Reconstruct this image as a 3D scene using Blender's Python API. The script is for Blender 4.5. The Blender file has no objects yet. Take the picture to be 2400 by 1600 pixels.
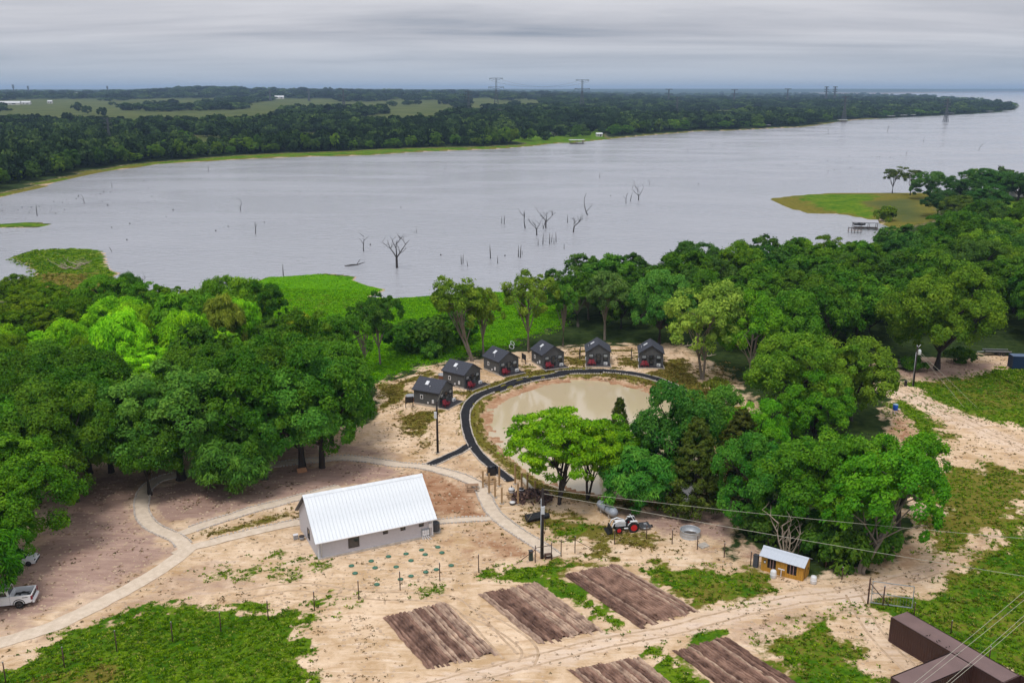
import bpy, math, random
import numpy as np
from mathutils import Vector, Matrix
SC = bpy.context.scene
COL = SC.collection
R = math.radians
rnd = random.Random(7)

# ------------------------------------------------------------------ camera
CAM_H, FPX, CYP, HZ = 54.0, 2200.0, 800.0, 210.0      # metres; pixels of a 2400x1600 frame
PITCH = math.atan((CYP - HZ) / FPX)
cam = bpy.data.objects.new('camera', bpy.data.cameras.new('camera'))
COL.objects.link(cam)
cam.location = (0, 0, CAM_H)
cam.rotation_euler = (math.pi / 2 - PITCH, 0, 0)
cam.data.sensor_width = 36.0
cam.data.lens = 36.0 * FPX / 2400.0
cam.data.clip_start = 1.0
cam.data.clip_end = 80000.0
SC.camera = cam

# ------------------------------------------------------------------ light
SUN_EL, SUN_AZ = R(66), R(-150)       # soft sun above thin cloud, behind the left shoulder
sun = bpy.data.objects.new('sun', bpy.data.lights.new('sun', 'SUN'))
COL.objects.link(sun)
sun.data.energy = 1.5
sun.data.angle = R(18)
sun.data.color = (1.0, 0.965, 0.92)
sd = Vector((math.sin(SUN_AZ) * math.cos(SUN_EL), math.cos(SUN_AZ) * math.cos(SUN_EL), math.sin(SUN_EL)))
sun.rotation_euler = sd.to_track_quat('Z', 'Y').to_euler()

W = bpy.data.worlds.new('World'); SC.world = W; W.use_nodes = True
wn, wl = W.node_tree.nodes, W.node_tree.links
wn.clear()
def N(nodes, typ, **kw):
    n = nodes.new(typ)
    for k, v in kw.items():
        if k == 'inp':
            for a, b in v.items(): n.inputs[a].default_value = b
        else: setattr(n, k, v)
    return n
def ramp(nodes, stops, interp='LINEAR'):
    n = nodes.new('ShaderNodeValToRGB'); e = n.color_ramp.elements; n.color_ramp.interpolation = interp
    while len(e) > 1: e.remove(e[-1])
    for i, (p, c) in enumerate(stops):
        el = e[0] if i == 0 else e.new(p)
        el.position = p; el.color = (*c, 1) if len(c) == 3 else c
    return n
wo = N(wn, 'ShaderNodeOutputWorld')
bg = N(wn, 'ShaderNodeBackground', inp={'Strength': 0.84})
sky = N(wn, 'ShaderNodeTexSky', sky_type='NISHITA', sun_disc=False)
sky.sun_elevation = SUN_EL; sky.sun_rotation = -SUN_AZ
sky.air_density = 1.5; sky.dust_density = 3.0
skm = N(wn, 'ShaderNodeVectorMath', operation='SCALE', inp={'Scale': 0.06})
wl.new(sky.outputs[0], skm.inputs[0])
tc = N(wn, 'ShaderNodeTexCoord')
sep = N(wn, 'ShaderNodeSeparateXYZ'); wl.new(tc.outputs['Generated'], sep.inputs[0])
zc = N(wn, 'ShaderNodeMath', operation='MAXIMUM', inp={1: 0.0}); wl.new(sep.outputs[2], zc.inputs[0])
za = N(wn, 'ShaderNodeMath', operation='ADD', inp={1: 0.06}); wl.new(zc.outputs[0], za.inputs[0])
px_ = N(wn, 'ShaderNodeMath', operation='DIVIDE'); wl.new(sep.outputs[0], px_.inputs[0]); wl.new(za.outputs[0], px_.inputs[1])
py_ = N(wn, 'ShaderNodeMath', operation='DIVIDE'); wl.new(sep.outputs[1], py_.inputs[0]); wl.new(za.outputs[0], py_.inputs[1])
cmb = N(wn, 'ShaderNodeCombineXYZ'); wl.new(px_.outputs[0], cmb.inputs[0]); wl.new(py_.outputs[0], cmb.inputs[1])
mp = N(wn, 'ShaderNodeMapping', inp={'Scale': (0.22, 0.42, 1.0), 'Location': (3.1, 1.9, 0)}); wl.new(cmb.outputs[0], mp.inputs[0])
n1 = N(wn, 'ShaderNodeTexNoise', inp={'Scale': 1.0, 'Detail': 6.0, 'Roughness': 0.55, 'Distortion': 0.4}); wl.new(mp.outputs[0], n1.inputs[0])
cl = ramp(wn, [(0.30, (0.27, 0.31, 0.38)), (0.44, (0.44, 0.455, 0.51)), (0.58, (0.58, 0.585, 0.63)), (0.75, (0.68, 0.685, 0.725))]); wl.new(n1.outputs[0], cl.inputs[0])
# the overcast layer brightens towards the zenith and turns blue-grey with air near the horizon
hz_ = N(wn, 'ShaderNodeMapRange', inp={'From Min': 0.0, 'From Max': 0.055}); wl.new(zc.outputs[0], hz_.inputs[0])
hm = N(wn, 'ShaderNodeMix', data_type='RGBA'); hm.inputs['A'].default_value = (0.45, 0.505, 0.575, 1)
wl.new(hz_.outputs[0], hm.inputs['Factor']); wl.new(cl.outputs[0], hm.inputs['B'])
zn = N(wn, 'ShaderNodeMapRange', inp={'From Min': 0.03, 'From Max': 1.0, 'To Min': 1.0, 'To Max': 1.6}); wl.new(zc.outputs[0], zn.inputs[0])
zs = N(wn, 'ShaderNodeVectorMath', operation='SCALE'); wl.new(hm.outputs['Result'], zs.inputs[0]); wl.new(zn.outputs[0], zs.inputs['Scale'])
mx = N(wn, 'ShaderNodeMix', data_type='RGBA', inp={'Factor': 0.93}); wl.new(skm.outputs[0], mx.inputs['A']); wl.new(zs.outputs[0], mx.inputs['B'])
wl.new(mx.outputs['Result'], bg.inputs[0]); wl.new(bg.outputs[0], wo.inputs[0])

vs = SC.view_settings
vs.view_transform = 'Standard'; vs.look = 'None'; vs.gamma = 1.0; vs.use_curve_mapping = False
vs.exposure = 0.42
SC.cycles.use_denoising = True
SC.cycles.max_bounces = 5; SC.cycles.diffuse_bounces = 2; SC.cycles.glossy_bounces = 2
SC.cycles.transmission_bounces = 3; SC.cycles.volume_bounces = 0; SC.cycles.transparent_max_bounces = 4
SC.cycles.use_adaptive_sampling = True; SC.cycles.adaptive_threshold = 0.02
SC.cycles.sample_clamp_indirect = 4.0

# ------------------------------------------------------------------ pixel -> place
def ray(x, y):
    dx, dy = (x - 1200.0) / FPX, -(y - CYP) / FPX
    return (dx, math.cos(PITCH) + dy * math.sin(PITCH), -math.sin(PITCH) + dy * math.cos(PITCH))
def P(x, y, z=0.0):                    # where the ray through a pixel meets the level z
    r = ray(x, y); t = (CAM_H - z) / -r[2]
    return Vector((r[0] * t, r[1] * t, z))
def PX(p):                             # place -> pixel
    q = (p[0], p[1], p[2] - CAM_H)
    zc_ = q[1] * math.cos(PITCH) - q[2] * math.sin(PITCH); yc = q[1] * math.sin(PITCH) + q[2] * math.cos(PITCH)
    return 1200 + FPX * q[0] / zc_, CYP - FPX * yc / zc_
def WP(poly, z=0.0):
    return [(lambda v: (v.x, v.y))(P(a, b, z)) for a, b in poly]

def hash2(ix, iy, s):
    h = (ix.astype(np.int64) * 374761393 + iy.astype(np.int64) * 668265263 + s * 974634777) & 0xFFFFFFFF
    h = ((h ^ (h >> 13)) * 1274126177) & 0xFFFFFFFF
    return ((h ^ (h >> 16)) & 0xFFFF) / 65535.0
def vnoise(x, y, s=0):
    ix, iy = np.floor(x), np.floor(y); fx, fy = x - ix, y - iy
    fx = fx * fx * (3 - 2 * fx); fy = fy * fy * (3 - 2 * fy)
    a = hash2(ix, iy, s); b = hash2(ix + 1, iy, s); c = hash2(ix, iy + 1, s); d = hash2(ix + 1, iy + 1, s)
    return (a + (b - a) * fx) * (1 - fy) + (c + (d - c) * fx) * fy
def fbm(x, y, s=0, o=4):
    t = 0; a = 0.5
    for i in range(o):
        t = t + a * vnoise(x, y, s + i); x = x * 2.03; y = y * 2.03; a *= 0.5
    return t / (1 - 0.5 ** o)
def sm(a, b, x):
    t = np.clip((x - a) / (b - a), 0, 1); return t * t * (3 - 2 * t)

def sdf(X, Y, poly, pad=1e9):          # signed distance to a polygon, positive inside
    p = np.array(poly, float); out = np.full(X.shape, -pad if pad < 1e8 else -1e5)
    if pad < 1e8:
        m = (X > p[:, 0].min() - pad) & (X < p[:, 0].max() + pad) & (Y > p[:, 1].min() - pad) & (Y < p[:, 1].max() + pad)
    else: m = np.ones(X.shape, bool)
    x = X[m]; y = Y[m]; d = np.full(x.shape, 1e20); ins = np.zeros(x.shape, bool)
    for i in range(len(p)):
        a = p[i]; b = p[(i + 1) % len(p)]; e = b - a; l = e @ e + 1e-12
        t = np.clip(((x - a[0]) * e[0] + (y - a[1]) * e[1]) / l, 0, 1)
        d = np.minimum(d, (x - a[0] - t * e[0]) ** 2 + (y - a[1] - t * e[1]) ** 2)
        if a[1] != b[1]:
            c = ((a[1] > y) != (b[1] > y)) & (x < e[0] * (y - a[1]) / e[1] + a[0]); ins ^= c
    out[m] = np.where(ins, 1, -1) * np.sqrt(d)
    return out
def sline(X, Y, pts, pad):             # distance to a polyline
    out = np.full(X.shape, float(pad)); p = np.array(pts, float)
    m = (X > p[:, 0].min() - pad) & (X < p[:, 0].max() + pad) & (Y > p[:, 1].min() - pad) & (Y < p[:, 1].max() + pad)
    x = X[m]; y = Y[m]; d = np.full(x.shape, float(pad) ** 2)
    for a, b in zip(p[:-1], p[1:]):
        e = b - a; l = e @ e + 1e-12
        t = np.clip(((x - a[0]) * e[0] + (y - a[1]) * e[1]) / l, 0, 1)
        d = np.minimum(d, (x - a[0] - t * e[0]) ** 2 + (y - a[1] - t * e[1]) ** 2)
    out[m] = np.sqrt(d); return out
def smooth_line(pts, n=6):             # Catmull-Rom
    out = []; q = [pts[0]] + list(pts) + [pts[-1]]
    for i in range(1, len(q) - 2):
        p0, p1, p2, p3 = [np.array(q[j], float) for j in (i - 1, i, i + 1, i + 2)]
        for k in range(n):
            t = k / n
            out.append(tuple(0.5 * (2 * p1 + (p2 - p0) * t + (2 * p0 - 5 * p1 + 4 * p2 - p3) * t * t + (3 * p1 - p0 - 3 * p2 + p3) * t ** 3)))
    out.append(tuple(pts[-1])); return out

# ------------------------------------------------------------------ lie of the land
LAKE_Z, POND_Z = -1.5, -1.4
FAR_SHORE = [(-330, 560), (-60, 480), (0, 465), (51, 451), (105, 439), (136, 427), (190, 414), (238, 403), (306, 395), (374, 385), (476, 379), (578, 373), (680, 369), (800, 366),
 (868, 364), (970, 357), (1072, 353), (1174, 349), (1259, 342), (1293, 337), (1344, 335), (1405, 329), (1463, 323), (1528, 317), (1600, 312), (1634, 308), (1702, 307), (1804, 302),
 (1872, 299), (1927, 293), (1961, 287), (2008, 281), (2076, 278), (2144, 274), (2212, 271), (2273, 268), (2340, 264), (2384, 257), (2392, 250), (2330, 243), (2240, 231), (2080, 224), (1860, 223.5),
 (1850, 220.5), (2100, 219.5), (2260, 217.5), (2420, 217), (2800, 217)]
NEAR_SHORE = [(3300, 430), (2700, 432), (2400, 442), (2200, 450), (2120, 452), (2050, 452), (1960, 452), (1890, 456), (1830, 462), (1804, 466), (1838, 485), (1889, 499), (1926, 502), (1967, 502), (2001, 507), (2052, 519),
 (2085, 532), (2070, 556), (2000, 585), (1900, 606), (1750, 632), (1640, 650), (1560, 662), (1480, 668), (1400, 675), (1290, 678), (1201, 686), (1160, 684), (1004, 694), (926, 699), (865, 696), (882, 689), (905, 679),
 (861, 669), (829, 657), (837, 649), (800, 644), (762, 641), (667, 648), (629, 649), (592, 662), (520, 690), (420, 696), (320, 675), (265, 650), (282, 640), (265, 635), (255, 624), (250, 616), (248, 596), (235, 586), (190, 582),
 (95, 585), (41, 596), (22, 604), (58, 621), (83, 633), (73, 650), (34, 658), (0, 662), (-80, 668), (-500, 700)]
ISLE = [(-60, 527), (34, 524), (51, 521), (92, 521), (124, 526), (85, 533), (41, 534), (-20, 534)]
lake_poly = WP(FAR_SHORE, LAKE_Z) + WP(NEAR_SHORE, LAKE_Z)
isle_poly = WP(ISLE, LAKE_Z)
near_land = WP(NEAR_SHORE, LAKE_Z) + [(-400, -60), (400, -60)]
POND = [(1365, 893), (1320, 894), (1276, 900), (1225, 917), (1174, 938), (1150, 958), (1144, 982), (1150, 1009), (1167, 1036), (1205, 1070), (1240, 1100), (1290, 1132), (1331, 1147), (1422, 1168), (1540, 1176), (1620, 1166), (1668, 1130), (1672, 1080), (1650, 1030), (1610, 980), (1560, 938), (1512, 916), (1450, 900)]
pond_poly = smooth_line(WP(POND, POND_Z) + [WP(POND[:1], POND_Z)[0]], 4)[:-1]
def land(X, Y):
    """height of the ground, arrays in, array out"""
    X = np.asarray(X, float); Y = np.asarray(Y, float)
    dl = np.minimum(sdf(X, Y, lake_poly), -sdf(X, Y, isle_poly))      # + in the lake
    inside = np.clip(dl, 0, None); out = np.clip(-dl, 0, None)
    z = np.where(dl > 0, LAKE_Z - 0.15 - np.minimum(inside * 0.08, 2.5), np.minimum(LAKE_Z + 0.12 + out * 0.045, 0.0))
    near = (Y < 235 + 0.22 * np.abs(X)) | (Y < 330)
    # the far country rises away from the lake, more on the left than on the right
    u = X / np.maximum(Y, 1.0)
    A = 34 - 23 * sm(-0.06, 0.22, u)
    f = 0.35 * sm(650, 2000, Y) + 0.65 * sm(2000, 4600, Y)
    rise = A * f * sm(0, 260, out)
    hill = 22 * np.exp(-((u + 0.315) / 0.055) ** 2) * sm(3000, 4600, Y) + 9 * np.exp(-((u + 0.2) / 0.09) ** 2) * sm(3000, 4600, Y)
    ridge = (16 + 30 * sm(-0.1, 0.25, u) + 14 * fbm(X / 2500, Y / 2500, 5, 3)) * sm(8000, 15500, Y) * (dl < 0)
    z = np.where((dl < 0) & (Y > 420), np.minimum(z + rise + hill + ridge, 95), z)
    dp = sdf(X, Y, pond_poly, 12)
    z = np.where(dp > -4.4, np.minimum(z, np.where(dp > 0, POND_Z - 0.1 - dp * 0.25, POND_Z * (1 - np.clip(-dp / 4.4, 0, 1)) ** 1.5)), z)
    return z
def gz(x, y): return float(land(np.array([x]), np.array([y]))[0])
def G(px, py):                         # where the ray through a pixel meets the ground
    r = np.array(ray(px, py)); t = np.geomspace(40, 16000, 700)
    z = CAM_H + r[2] * t; h = land(r[0] * t, r[1] * t); k = np.nonzero(z < h)[0]
    if not len(k): k = [len(t) - 1]
    k = int(k[0]); a, b = t[max(k - 1, 0)], t[k]
    tt = np.linspace(a, b, 40); z = CAM_H + r[2] * tt; h = land(r[0] * tt, r[1] * tt); j = np.nonzero(z < h)[0]
    tt = tt[int(j[0])] if len(j) else b
    x, y = r[0] * tt, r[1] * tt
    return Vector((x, y, gz(x, y)))

# ------------------------------------------------------------------ materials
MATS = {}
def mat(name, col, rough=0.6, var=0.12, scale=3.0, bump=0.0, metal=0.0, coat=0.0, stretch=None, spec=0.4, col2=None):
    if name in MATS: return MATS[name]
    m = bpy.data.materials.new(name); m.use_nodes = True; MATS[name] = m
    n, l = m.node_tree.nodes, m.node_tree.links
    b = n['Principled BSDF']; b.inputs['Roughness'].default_value = rough; b.inputs['Metallic'].default_value = metal
    b.inputs['Specular IOR Level'].default_value = spec; b.inputs['Coat Weight'].default_value = coat
    t = N(n, 'ShaderNodeTexCoord'); mpn = N(n, 'ShaderNodeMapping')
    if stretch: mpn.inputs['Scale'].default_value = stretch
    l.new(t.outputs['Object'], mpn.inputs[0])
    no = N(n, 'ShaderNodeTexNoise', inp={'Scale': scale, 'Detail': 5.0, 'Roughness': 0.6}); l.new(mpn.outputs[0], no.inputs[0])
    c2 = col2 or tuple(min(1, c * (1 + var)) for c in col); c1 = col if col2 else tuple(c * (1 - var) for c in col)
    rp = ramp(n, [(0.3, c1), (0.7, c2)]); l.new(no.outputs[0], rp.inputs[0]); l.new(rp.outputs[0], b.inputs['Base Color'])
    if bump:
        bp = N(n, 'ShaderNodeBump', inp={'Strength': bump, 'Distance': 0.05}); l.new(no.outputs[0], bp.inputs['Height']); l.new(bp.outputs[0], b.inputs['Normal'])
    return m
def leaf_mat(name, trans=0.3, rand=0.35, fixed=None, bark=False):
    m = bpy.data.materials.new(name); m.use_nodes = True; MATS[name] = m
    n, l = m.node_tree.nodes, m.node_tree.links; n.clear()
    o = N(n, 'ShaderNodeOutputMaterial'); oi = N(n, 'ShaderNodeObjectInfo')
    at = N(n, 'ShaderNodeAttribute', attribute_name='tone')
    mr = N(n, 'ShaderNodeMapRange', inp={'To Min': 0.5, 'To Max': 1.5}); l.new(at.outputs['Fac'], mr.inputs[0])
    rr = N(n, 'ShaderNodeMapRange', inp={'To Min': 1 - rand, 'To Max': 1 + rand}); l.new(oi.outputs['Random'], rr.inputs[0])
    mu = N(n, 'ShaderNodeMath', operation='MULTIPLY'); l.new(mr.outputs[0], mu.inputs[0]); l.new(rr.outputs[0], mu.inputs[1])
    hs = N(n, 'ShaderNodeHueSaturation')
    if fixed:
        rp = ramp(n, fixed); l.new(oi.outputs['Random'], rp.inputs[0]); l.new(rp.outputs[0], hs.inputs['Color'])
    else: l.new(oi.outputs['Color'], hs.inputs['Color'])
    hr = N(n, 'ShaderNodeMapRange', inp={'To Min': 0.525, 'To Max': 0.475}); l.new(at.outputs['Fac'], hr.inputs[0]); l.new(hr.outputs[0], hs.inputs['Hue'])
    l.new(mu.outputs[0], hs.inputs['Value'])
    d = N(n, 'ShaderNodeBsdfDiffuse'); t = N(n, 'ShaderNodeBsdfTranslucent'); g = N(n, 'ShaderNodeBsdfGlossy', inp={'Roughness': 0.45, 'Color': (1, 1, 1, 1)})
    l.new(hs.outputs[0], d.inputs[0]); l.new(hs.outputs[0], t.inputs[0])
    x = N(n, 'ShaderNodeMixShader', inp={0: trans}); l.new(d.outputs[0], x.inputs[1]); l.new(t.outputs[0], x.inputs[2])
    x2 = N(n, 'ShaderNodeMixShader', inp={0: 0.003}); l.new(x.outputs[0], x2.inputs[1]); l.new(g.outputs[0], x2.inputs[2])
    l.new(x2.outputs[0], o.inputs[0]); return m

# ------------------------------------------------------------------ mesh building
class MB:
    def __init__(s): s.v = []; s.f = []; s.sm = []
    def add(s, vs, fs, smooth=False):
        o = len(s.v); s.v += [tuple(v) for v in vs]; s.f += [tuple(i + o for i in f) for f in fs]; s.sm += [smooth] * len(fs); return s
    def box(s, c, d, rz=0.0, M=None, taper=1.0):
        x, y, z = d[0] / 2, d[1] / 2, d[2] / 2
        vs = [Vector((a * x * (taper if e > 0 else 1), b * y * (taper if e > 0 else 1), e * z)) for e in (-1, 1) for b in (-1, 1) for a in (-1, 1)]
        Q = Matrix.Translation(c) @ (M.to_4x4() if M else Matrix.Rotation(rz, 4, 'Z'))
        return s.add([Q @ v for v in vs], [(0, 2, 3, 1), (4, 5, 7, 6), (0, 1, 5, 4), (2, 6, 7, 3), (0, 4, 6, 2), (1, 3, 7, 5)])
    def bar(s, a, b, w, h=None):       # rectangular bar between two points
        a = Vector(a); b = Vector(b); d = b - a; q = d.to_track_quat('Z', 'Y').to_matrix()
        return s.box((a + b) / 2, (w, h or w, d.length), M=q)
    def tube(s, pts, rad, n=7, cap=True, smooth=True):
        pts = [Vector(p) for p in pts]; rad = rad if hasattr(rad, '__len__') else [rad] * len(pts); o = len(s.v); k = len(pts)
        for i, p in enumerate(pts):
            d = (pts[min(i + 1, k - 1)] - pts[max(i - 1, 0)]); q = d.to_track_quat('Z', 'Y')
            for j in range(n):
                a = 2 * math.pi * j / n; s.v.append(tuple(p + q @ Vector((math.cos(a) * rad[i], math.sin(a) * rad[i], 0))))
        for i in range(k - 1):
            for j in range(n):
                s.f.append((o + i * n + j, o + i * n + (j + 1) % n, o + (i + 1) * n + (j + 1) % n, o + (i + 1) * n + j)); s.sm.append(smooth)
        if cap:
            s.f.append(tuple(o + j for j in reversed(range(n)))); s.f.append(tuple(o + (k - 1) * n + j for j in range(n))); s.sm += [False, False]
        return s
    def cyl(s, a, b, r0, r1=None, n=12): return s.tube([a, b], [r0, r0 if r1 is None else r1], n)
    def lathe(s, prof, c=(0, 0, 0), n=16, smooth=True):
        o = len(s.v); k = len(prof)
        for r, z in prof:
            for j in range(n):
                a = 2 * math.pi * j / n; s.v.append((c[0] + r * math.cos(a), c[1] + r * math.sin(a), c[2] + z))
        for i in range(k - 1):
            for j in range(n):
                s.f.append((o + i * n + j, o + i * n + (j + 1) % n, o + (i + 1) * n + (j + 1) % n, o + (i + 1) * n + j)); s.sm.append(smooth)
        s.f.append(tuple(o + j for j in reversed(range(n)))); s.f.append(tuple(o + (k - 1) * n + j for j in range(n))); s.sm += [False, False]
        return s
    def prism(s, pts, h, M=None):      # polygon (3-D points, planar) pushed by vector h
        pts = [Vector(p) for p in pts]; h = Vector(h); n = len(pts); q = pts + [p + h for p in pts]
        return s.add(q, [tuple(reversed(range(n))), tuple(range(n, 2 * n))] + [(i, (i + 1) % n, (i + 1) % n + n, i + n) for i in range(n)])
    def quad(s, *p): return s.add(p, [tuple(range(len(p)))])
    def mesh(s, name, m):
        me = bpy.data.meshes.new(name); me.from_pydata(s.v, [], s.f); me.materials.append(m)
        if any(s.sm): me.polygons.foreach_set('use_smooth', s.sm)
        me.update(); return me
    def build(s, name, m, parent=None): return link(bpy.data.objects.new(name, s.mesh(name, m)), parent)
def link(o, parent=None):
    COL.objects.link(o)
    if parent is not None: o.parent = parent
    return o
def npmesh(name, v, f, m, k=4, smooth=False, tone=None):
    v = np.asarray(v, np.float32); f = np.asarray(f, np.int32)
    me = bpy.data.meshes.new(name); me.vertices.add(len(v)); me.vertices.foreach_set('co', v.ravel())
    me.loops.add(f.size); me.loops.foreach_set('vertex_index', f.ravel())
    me.polygons.add(len(f)); me.polygons.foreach_set('loop_start', np.arange(0, f.size, k, dtype=np.int32))
    me.polygons.foreach_set('use_smooth', np.full(len(f), smooth))
    if tone is not None:
        a = me.attributes.new('tone', 'FLOAT', 'POINT'); a.data.foreach_set('value', np.asarray(tone, np.float32))
    me.update(calc_edges=True); me.materials.append(m); return me
def tag(o, label, cat, group=None):
    o['label'] = label; o['category'] = cat
    if group: o['group'] = group
    return o
def thing(name, label, cat, loc=(0, 0, 0), rz=0.0, group=None):
    o = bpy.data.objects.new(name, None); COL.objects.link(o); o.location = loc; o.rotation_euler = (0, 0, rz)
    o.empty_display_size = 0.3
    return tag(o, label, cat, group)
def struct(o): o['kind'] = 'structure'; return o
def copy_tree(o, parent=None):
    c = o.copy(); COL.objects.link(c); c.parent = parent
    for ch in list(o.children): copy_tree(ch, c)
    return c

# ------------------------------------------------------------------ ground
def axis(a, b, step, lo, hi, g):
    c = list(np.arange(a, b + 1e-6, step)); s = step; x = b
    while x < hi: s *= g; x += s; c.append(x)
    s = step; x = a; pre = []
    while x > lo: s *= g; x -= s; pre.append(x)
    return np.array(pre[::-1] + c)
gx = axis(-100, 100, 0.62, -16000, 16000, 1.05)
gy = axis(62, 262, 0.62, -200, 26000, 1.022)
GX, GY = np.meshgrid(gx, gy); X, Y = GX.ravel(), GY.ravel()
Z = land(X, Y)
dpond = sdf(X, Y, pond_poly, 12)
near = (Y < 330) & (np.abs(X) < 140)
dlk = np.minimum(sdf(X, Y, lake_poly), -sdf(X, Y, isle_poly))
Z = Z + np.where(near & (dlk < -1), (fbm(X * 0.45, Y * 0.45, 11, 3) - 0.5) * 0.22 + (fbm(X * 0.06, Y * 0.06, 3, 2) - 0.5) * 0.25, 0) * np.where(dpond > 0, 0.2, 1)

def jag(s=0, amp=1.0, f=0.35): return (fbm(X * f, Y * f, 40 + s, 3) - 0.5) * 2 * amp
J1, J2 = jag(0, 1.6), jag(9, 1.0, 0.8)
def wpoly(poly, soft=1.0, amp=1.0, z=0.0, raw=False):
    d = sdf(X, Y, poly if raw else WP(poly, z), 25) + amp * (J1 + J2)
    return sm(-soft, soft, d)
def wline(pts, w, soft=0.6, amp=0.4):
    d = w - sline(X, Y, smooth_line(WP(pts), 4), w + 8) + amp * (J1 + J2)
    return sm(-soft, soft, d)
KEYS = ['grass', 'olive', 'brown', 'red', 'marsh', 'forest', 'field', 'pale']
Wt = {k: np.zeros(X.shape) for k in KEYS}
def put(k, w, a=1.0):
    w = np.clip(w, 0, 1) * a
    for q in KEYS: Wt[q] *= (1 - w)
    Wt[k] += w
# beyond the lake and outside the clearing: woodland floor; then the clearing and everything laid on it
put('forest', np.ones(X.shape))
put('field', ((Y > 1350) & (Y < 3300) & (X / np.maximum(Y, 1) < -0.11)).astype(float) * sm(0.40, 0.50, fbm(X / 420, Y / 900, 77, 3) + 0.10))
put('field', wpoly([(835, 252), (1040, 246), (1045, 258), (840, 264)], 20, 3, 22))
put('field', wpoly([(1110, 241), (1265, 239), (1270, 250), (1120, 250)], 20, 3, 22))
put('field', wpoly([(826, 246), (1060, 242), (1265, 237), (1275, 256), (1130, 268), (1060, 272), (1000, 286), (840, 290)], 20, 3, 10))
put('forest', wpoly([(1045, 236), (1100, 236), (1105, 275), (1055, 275)], 15, 3, 10))
put('field', ((Y > 700) & (Y < 2600)) * sm(0.60, 0.66, fbm(X / 260, Y / 330, 55, 3)) * sm(0, 60, -dlk - 80))
put('field', wpoly([(315, 322), (545, 325), (545, 334), (400, 338), (315, 334)], 6, 4, 3), 1)
put('grass', wpoly([(1170, 330), (1250, 318), (1330, 300), (1420, 295), (1420, 325), (1300, 340)], 8, 2), 0.9)
fs = sline(X, Y, WP(FAR_SHORE[:36], LAKE_Z), 90)
strip = 30 * np.exp(-((X / np.maximum(Y, 1) + 0.17) / 0.16) ** 2) + 10
put('grass', ((Y > 330) & (dlk < 0)) * sm(1.2, 0.8, (fs + J1 * 2) / strip), 0.9)
put('olive', ((Y > 330) & (dlk < 0)) * sm(1.2, 0.8, (fs + J1 * 2) / strip), 0.3)
put('olive', ((Y > 330) & (dlk < 0)) * sm(4.5, 1.5, fs + J1), 1.0)
put('marsh', wpoly([(560, 640), (700, 630), (930, 660), (1320, 640), (1330, 770), (1180, 826), (1010, 862), (900, 905), (850, 905), (700, 790), (600, 740)], 2, 1.5, -1), 0.85)
put('grass', wpoly([(700, 690), (880, 690), (900, 720), (720, 735)], 3, 3, -1), 0.35)
put('olive', wpoly([(640, 700), (800, 705), (780, 740), (640, 730)], 3, 3, -1), 0.3)
put('grass', wpoly([(-60, 560), (240, 570), (300, 640), (280, 700), (-60, 720)], 3, 1, -1), 0.8)
put('olive', wpoly([(90, 640), (230, 640), (300, 700), (60, 720)], 3, 2, -1), 0.6)
put('grass', wpoly(ISLE, 2, 1, LAKE_Z), 0.9)
put('olive', wpoly([(1780, 440), (2200, 440), (2200, 520), (2100, 540), (1990, 525), (1790, 492)], 3, 1, -1), 1.0)
put('grass', wpoly([(1850, 452), (2060, 455), (2090, 520), (2010, 508), (1900, 490)], 8, 4, -1), 0.7)
put('field', wpoly([(2030, 478), (2140, 470), (2170, 520), (2110, 520)], 5, 2, -1), 1.0)
put('pale', wpoly([(2050, 505), (2075, 508), (2085, 524), (2060, 520)], 2, 1, -1), 0.9)
put('grass', wpoly([(2330, 470), (2460, 462), (2460, 500), (2330, 500)], 3, 1, -1), 0.8)
SANDP = [(-500, 1620), (-500, 1290), (0, 1150), (130, 1085), (290, 1060), (560, 1035), (860, 985), (885, 930), (900, 893), (1000, 862), (1180, 824), (1260, 818), (1400, 808), (1560, 806), (1610, 800), (1690, 880), (1760, 930), (1780, 960), (1740, 1000), (1700, 1140), (1720, 1240), (1740, 1300), (1900, 1345), (2000, 1345), (2080, 1310), (2120, 1250), (2110, 1150), (2080, 1010), (2060, 905), (2140, 895), (2060, 850), (2330, 830), (2900, 850), (3000, 1300), (2900, 1660), (1200, 1700)]
sand = wpoly(SANDP, 1.5, 1.0)
for q in KEYS: Wt[q] *= (1 - sand)
# left lot and the ground under the big trees
put('brown', wpoly([(60, 1290), (150, 1120), (300, 1105), (430, 1095), (335, 1140), (318, 1210), (400, 1275), (405, 1305), (300, 1365), (100, 1455), (-120, 1500), (-120, 1330)], 2.5, 1.0), 0.85)
put('brown', wpoly([(350, 1145), (480, 1110), (600, 1100), (850, 1078), (980, 1100), (860, 1135), (700, 1162), (500, 1212), (385, 1232), (350, 1200)], 1.2, 0.6), 0.9)
put('brown', wpoly([(560, 1060), (760, 1030), (900, 1050), (930, 1078), (760, 1065), (590, 1088)], 1.5, 1), 0.7)
put('brown', wpoly([(390, 1345), (500, 1320), (640, 1345), (640, 1380), (400, 1415), (200, 1470), (60, 1530), (-60, 1550), (60, 1500), (280, 1410)], 2.5, 1.5), 0.45)
put('olive', wpoly([(458, 1262), (478, 1242), (560, 1222), (700, 1182), (700, 1212), (600, 1240), (500, 1264)], 1.0, 0.5), 0.55)
put('red', wpoly([(975, 1098), (1050, 1115), (1110, 1155), (1135, 1195), (1140, 1208), (1030, 1212), (960, 1190), (930, 1130)], 0.8, 0.4), 0.8)
put('red', wpoly([(1022, 1228), (1160, 1226), (1240, 1278), (1280, 1310), (1200, 1325), (1120, 1300), (1060, 1262)], 1.6, 1.5), 0.62)
put('olive', wpoly([(1035, 1232), (1155, 1228), (1190, 1250), (1120, 1258), (1040, 1255)], 1.5, 1.5), 0.42)
put('grass', wpoly([(520, 1345), (560, 1325), (690, 1300), (745, 1338), (640, 1362)], 1.2, 2.2), 0.5)
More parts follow.
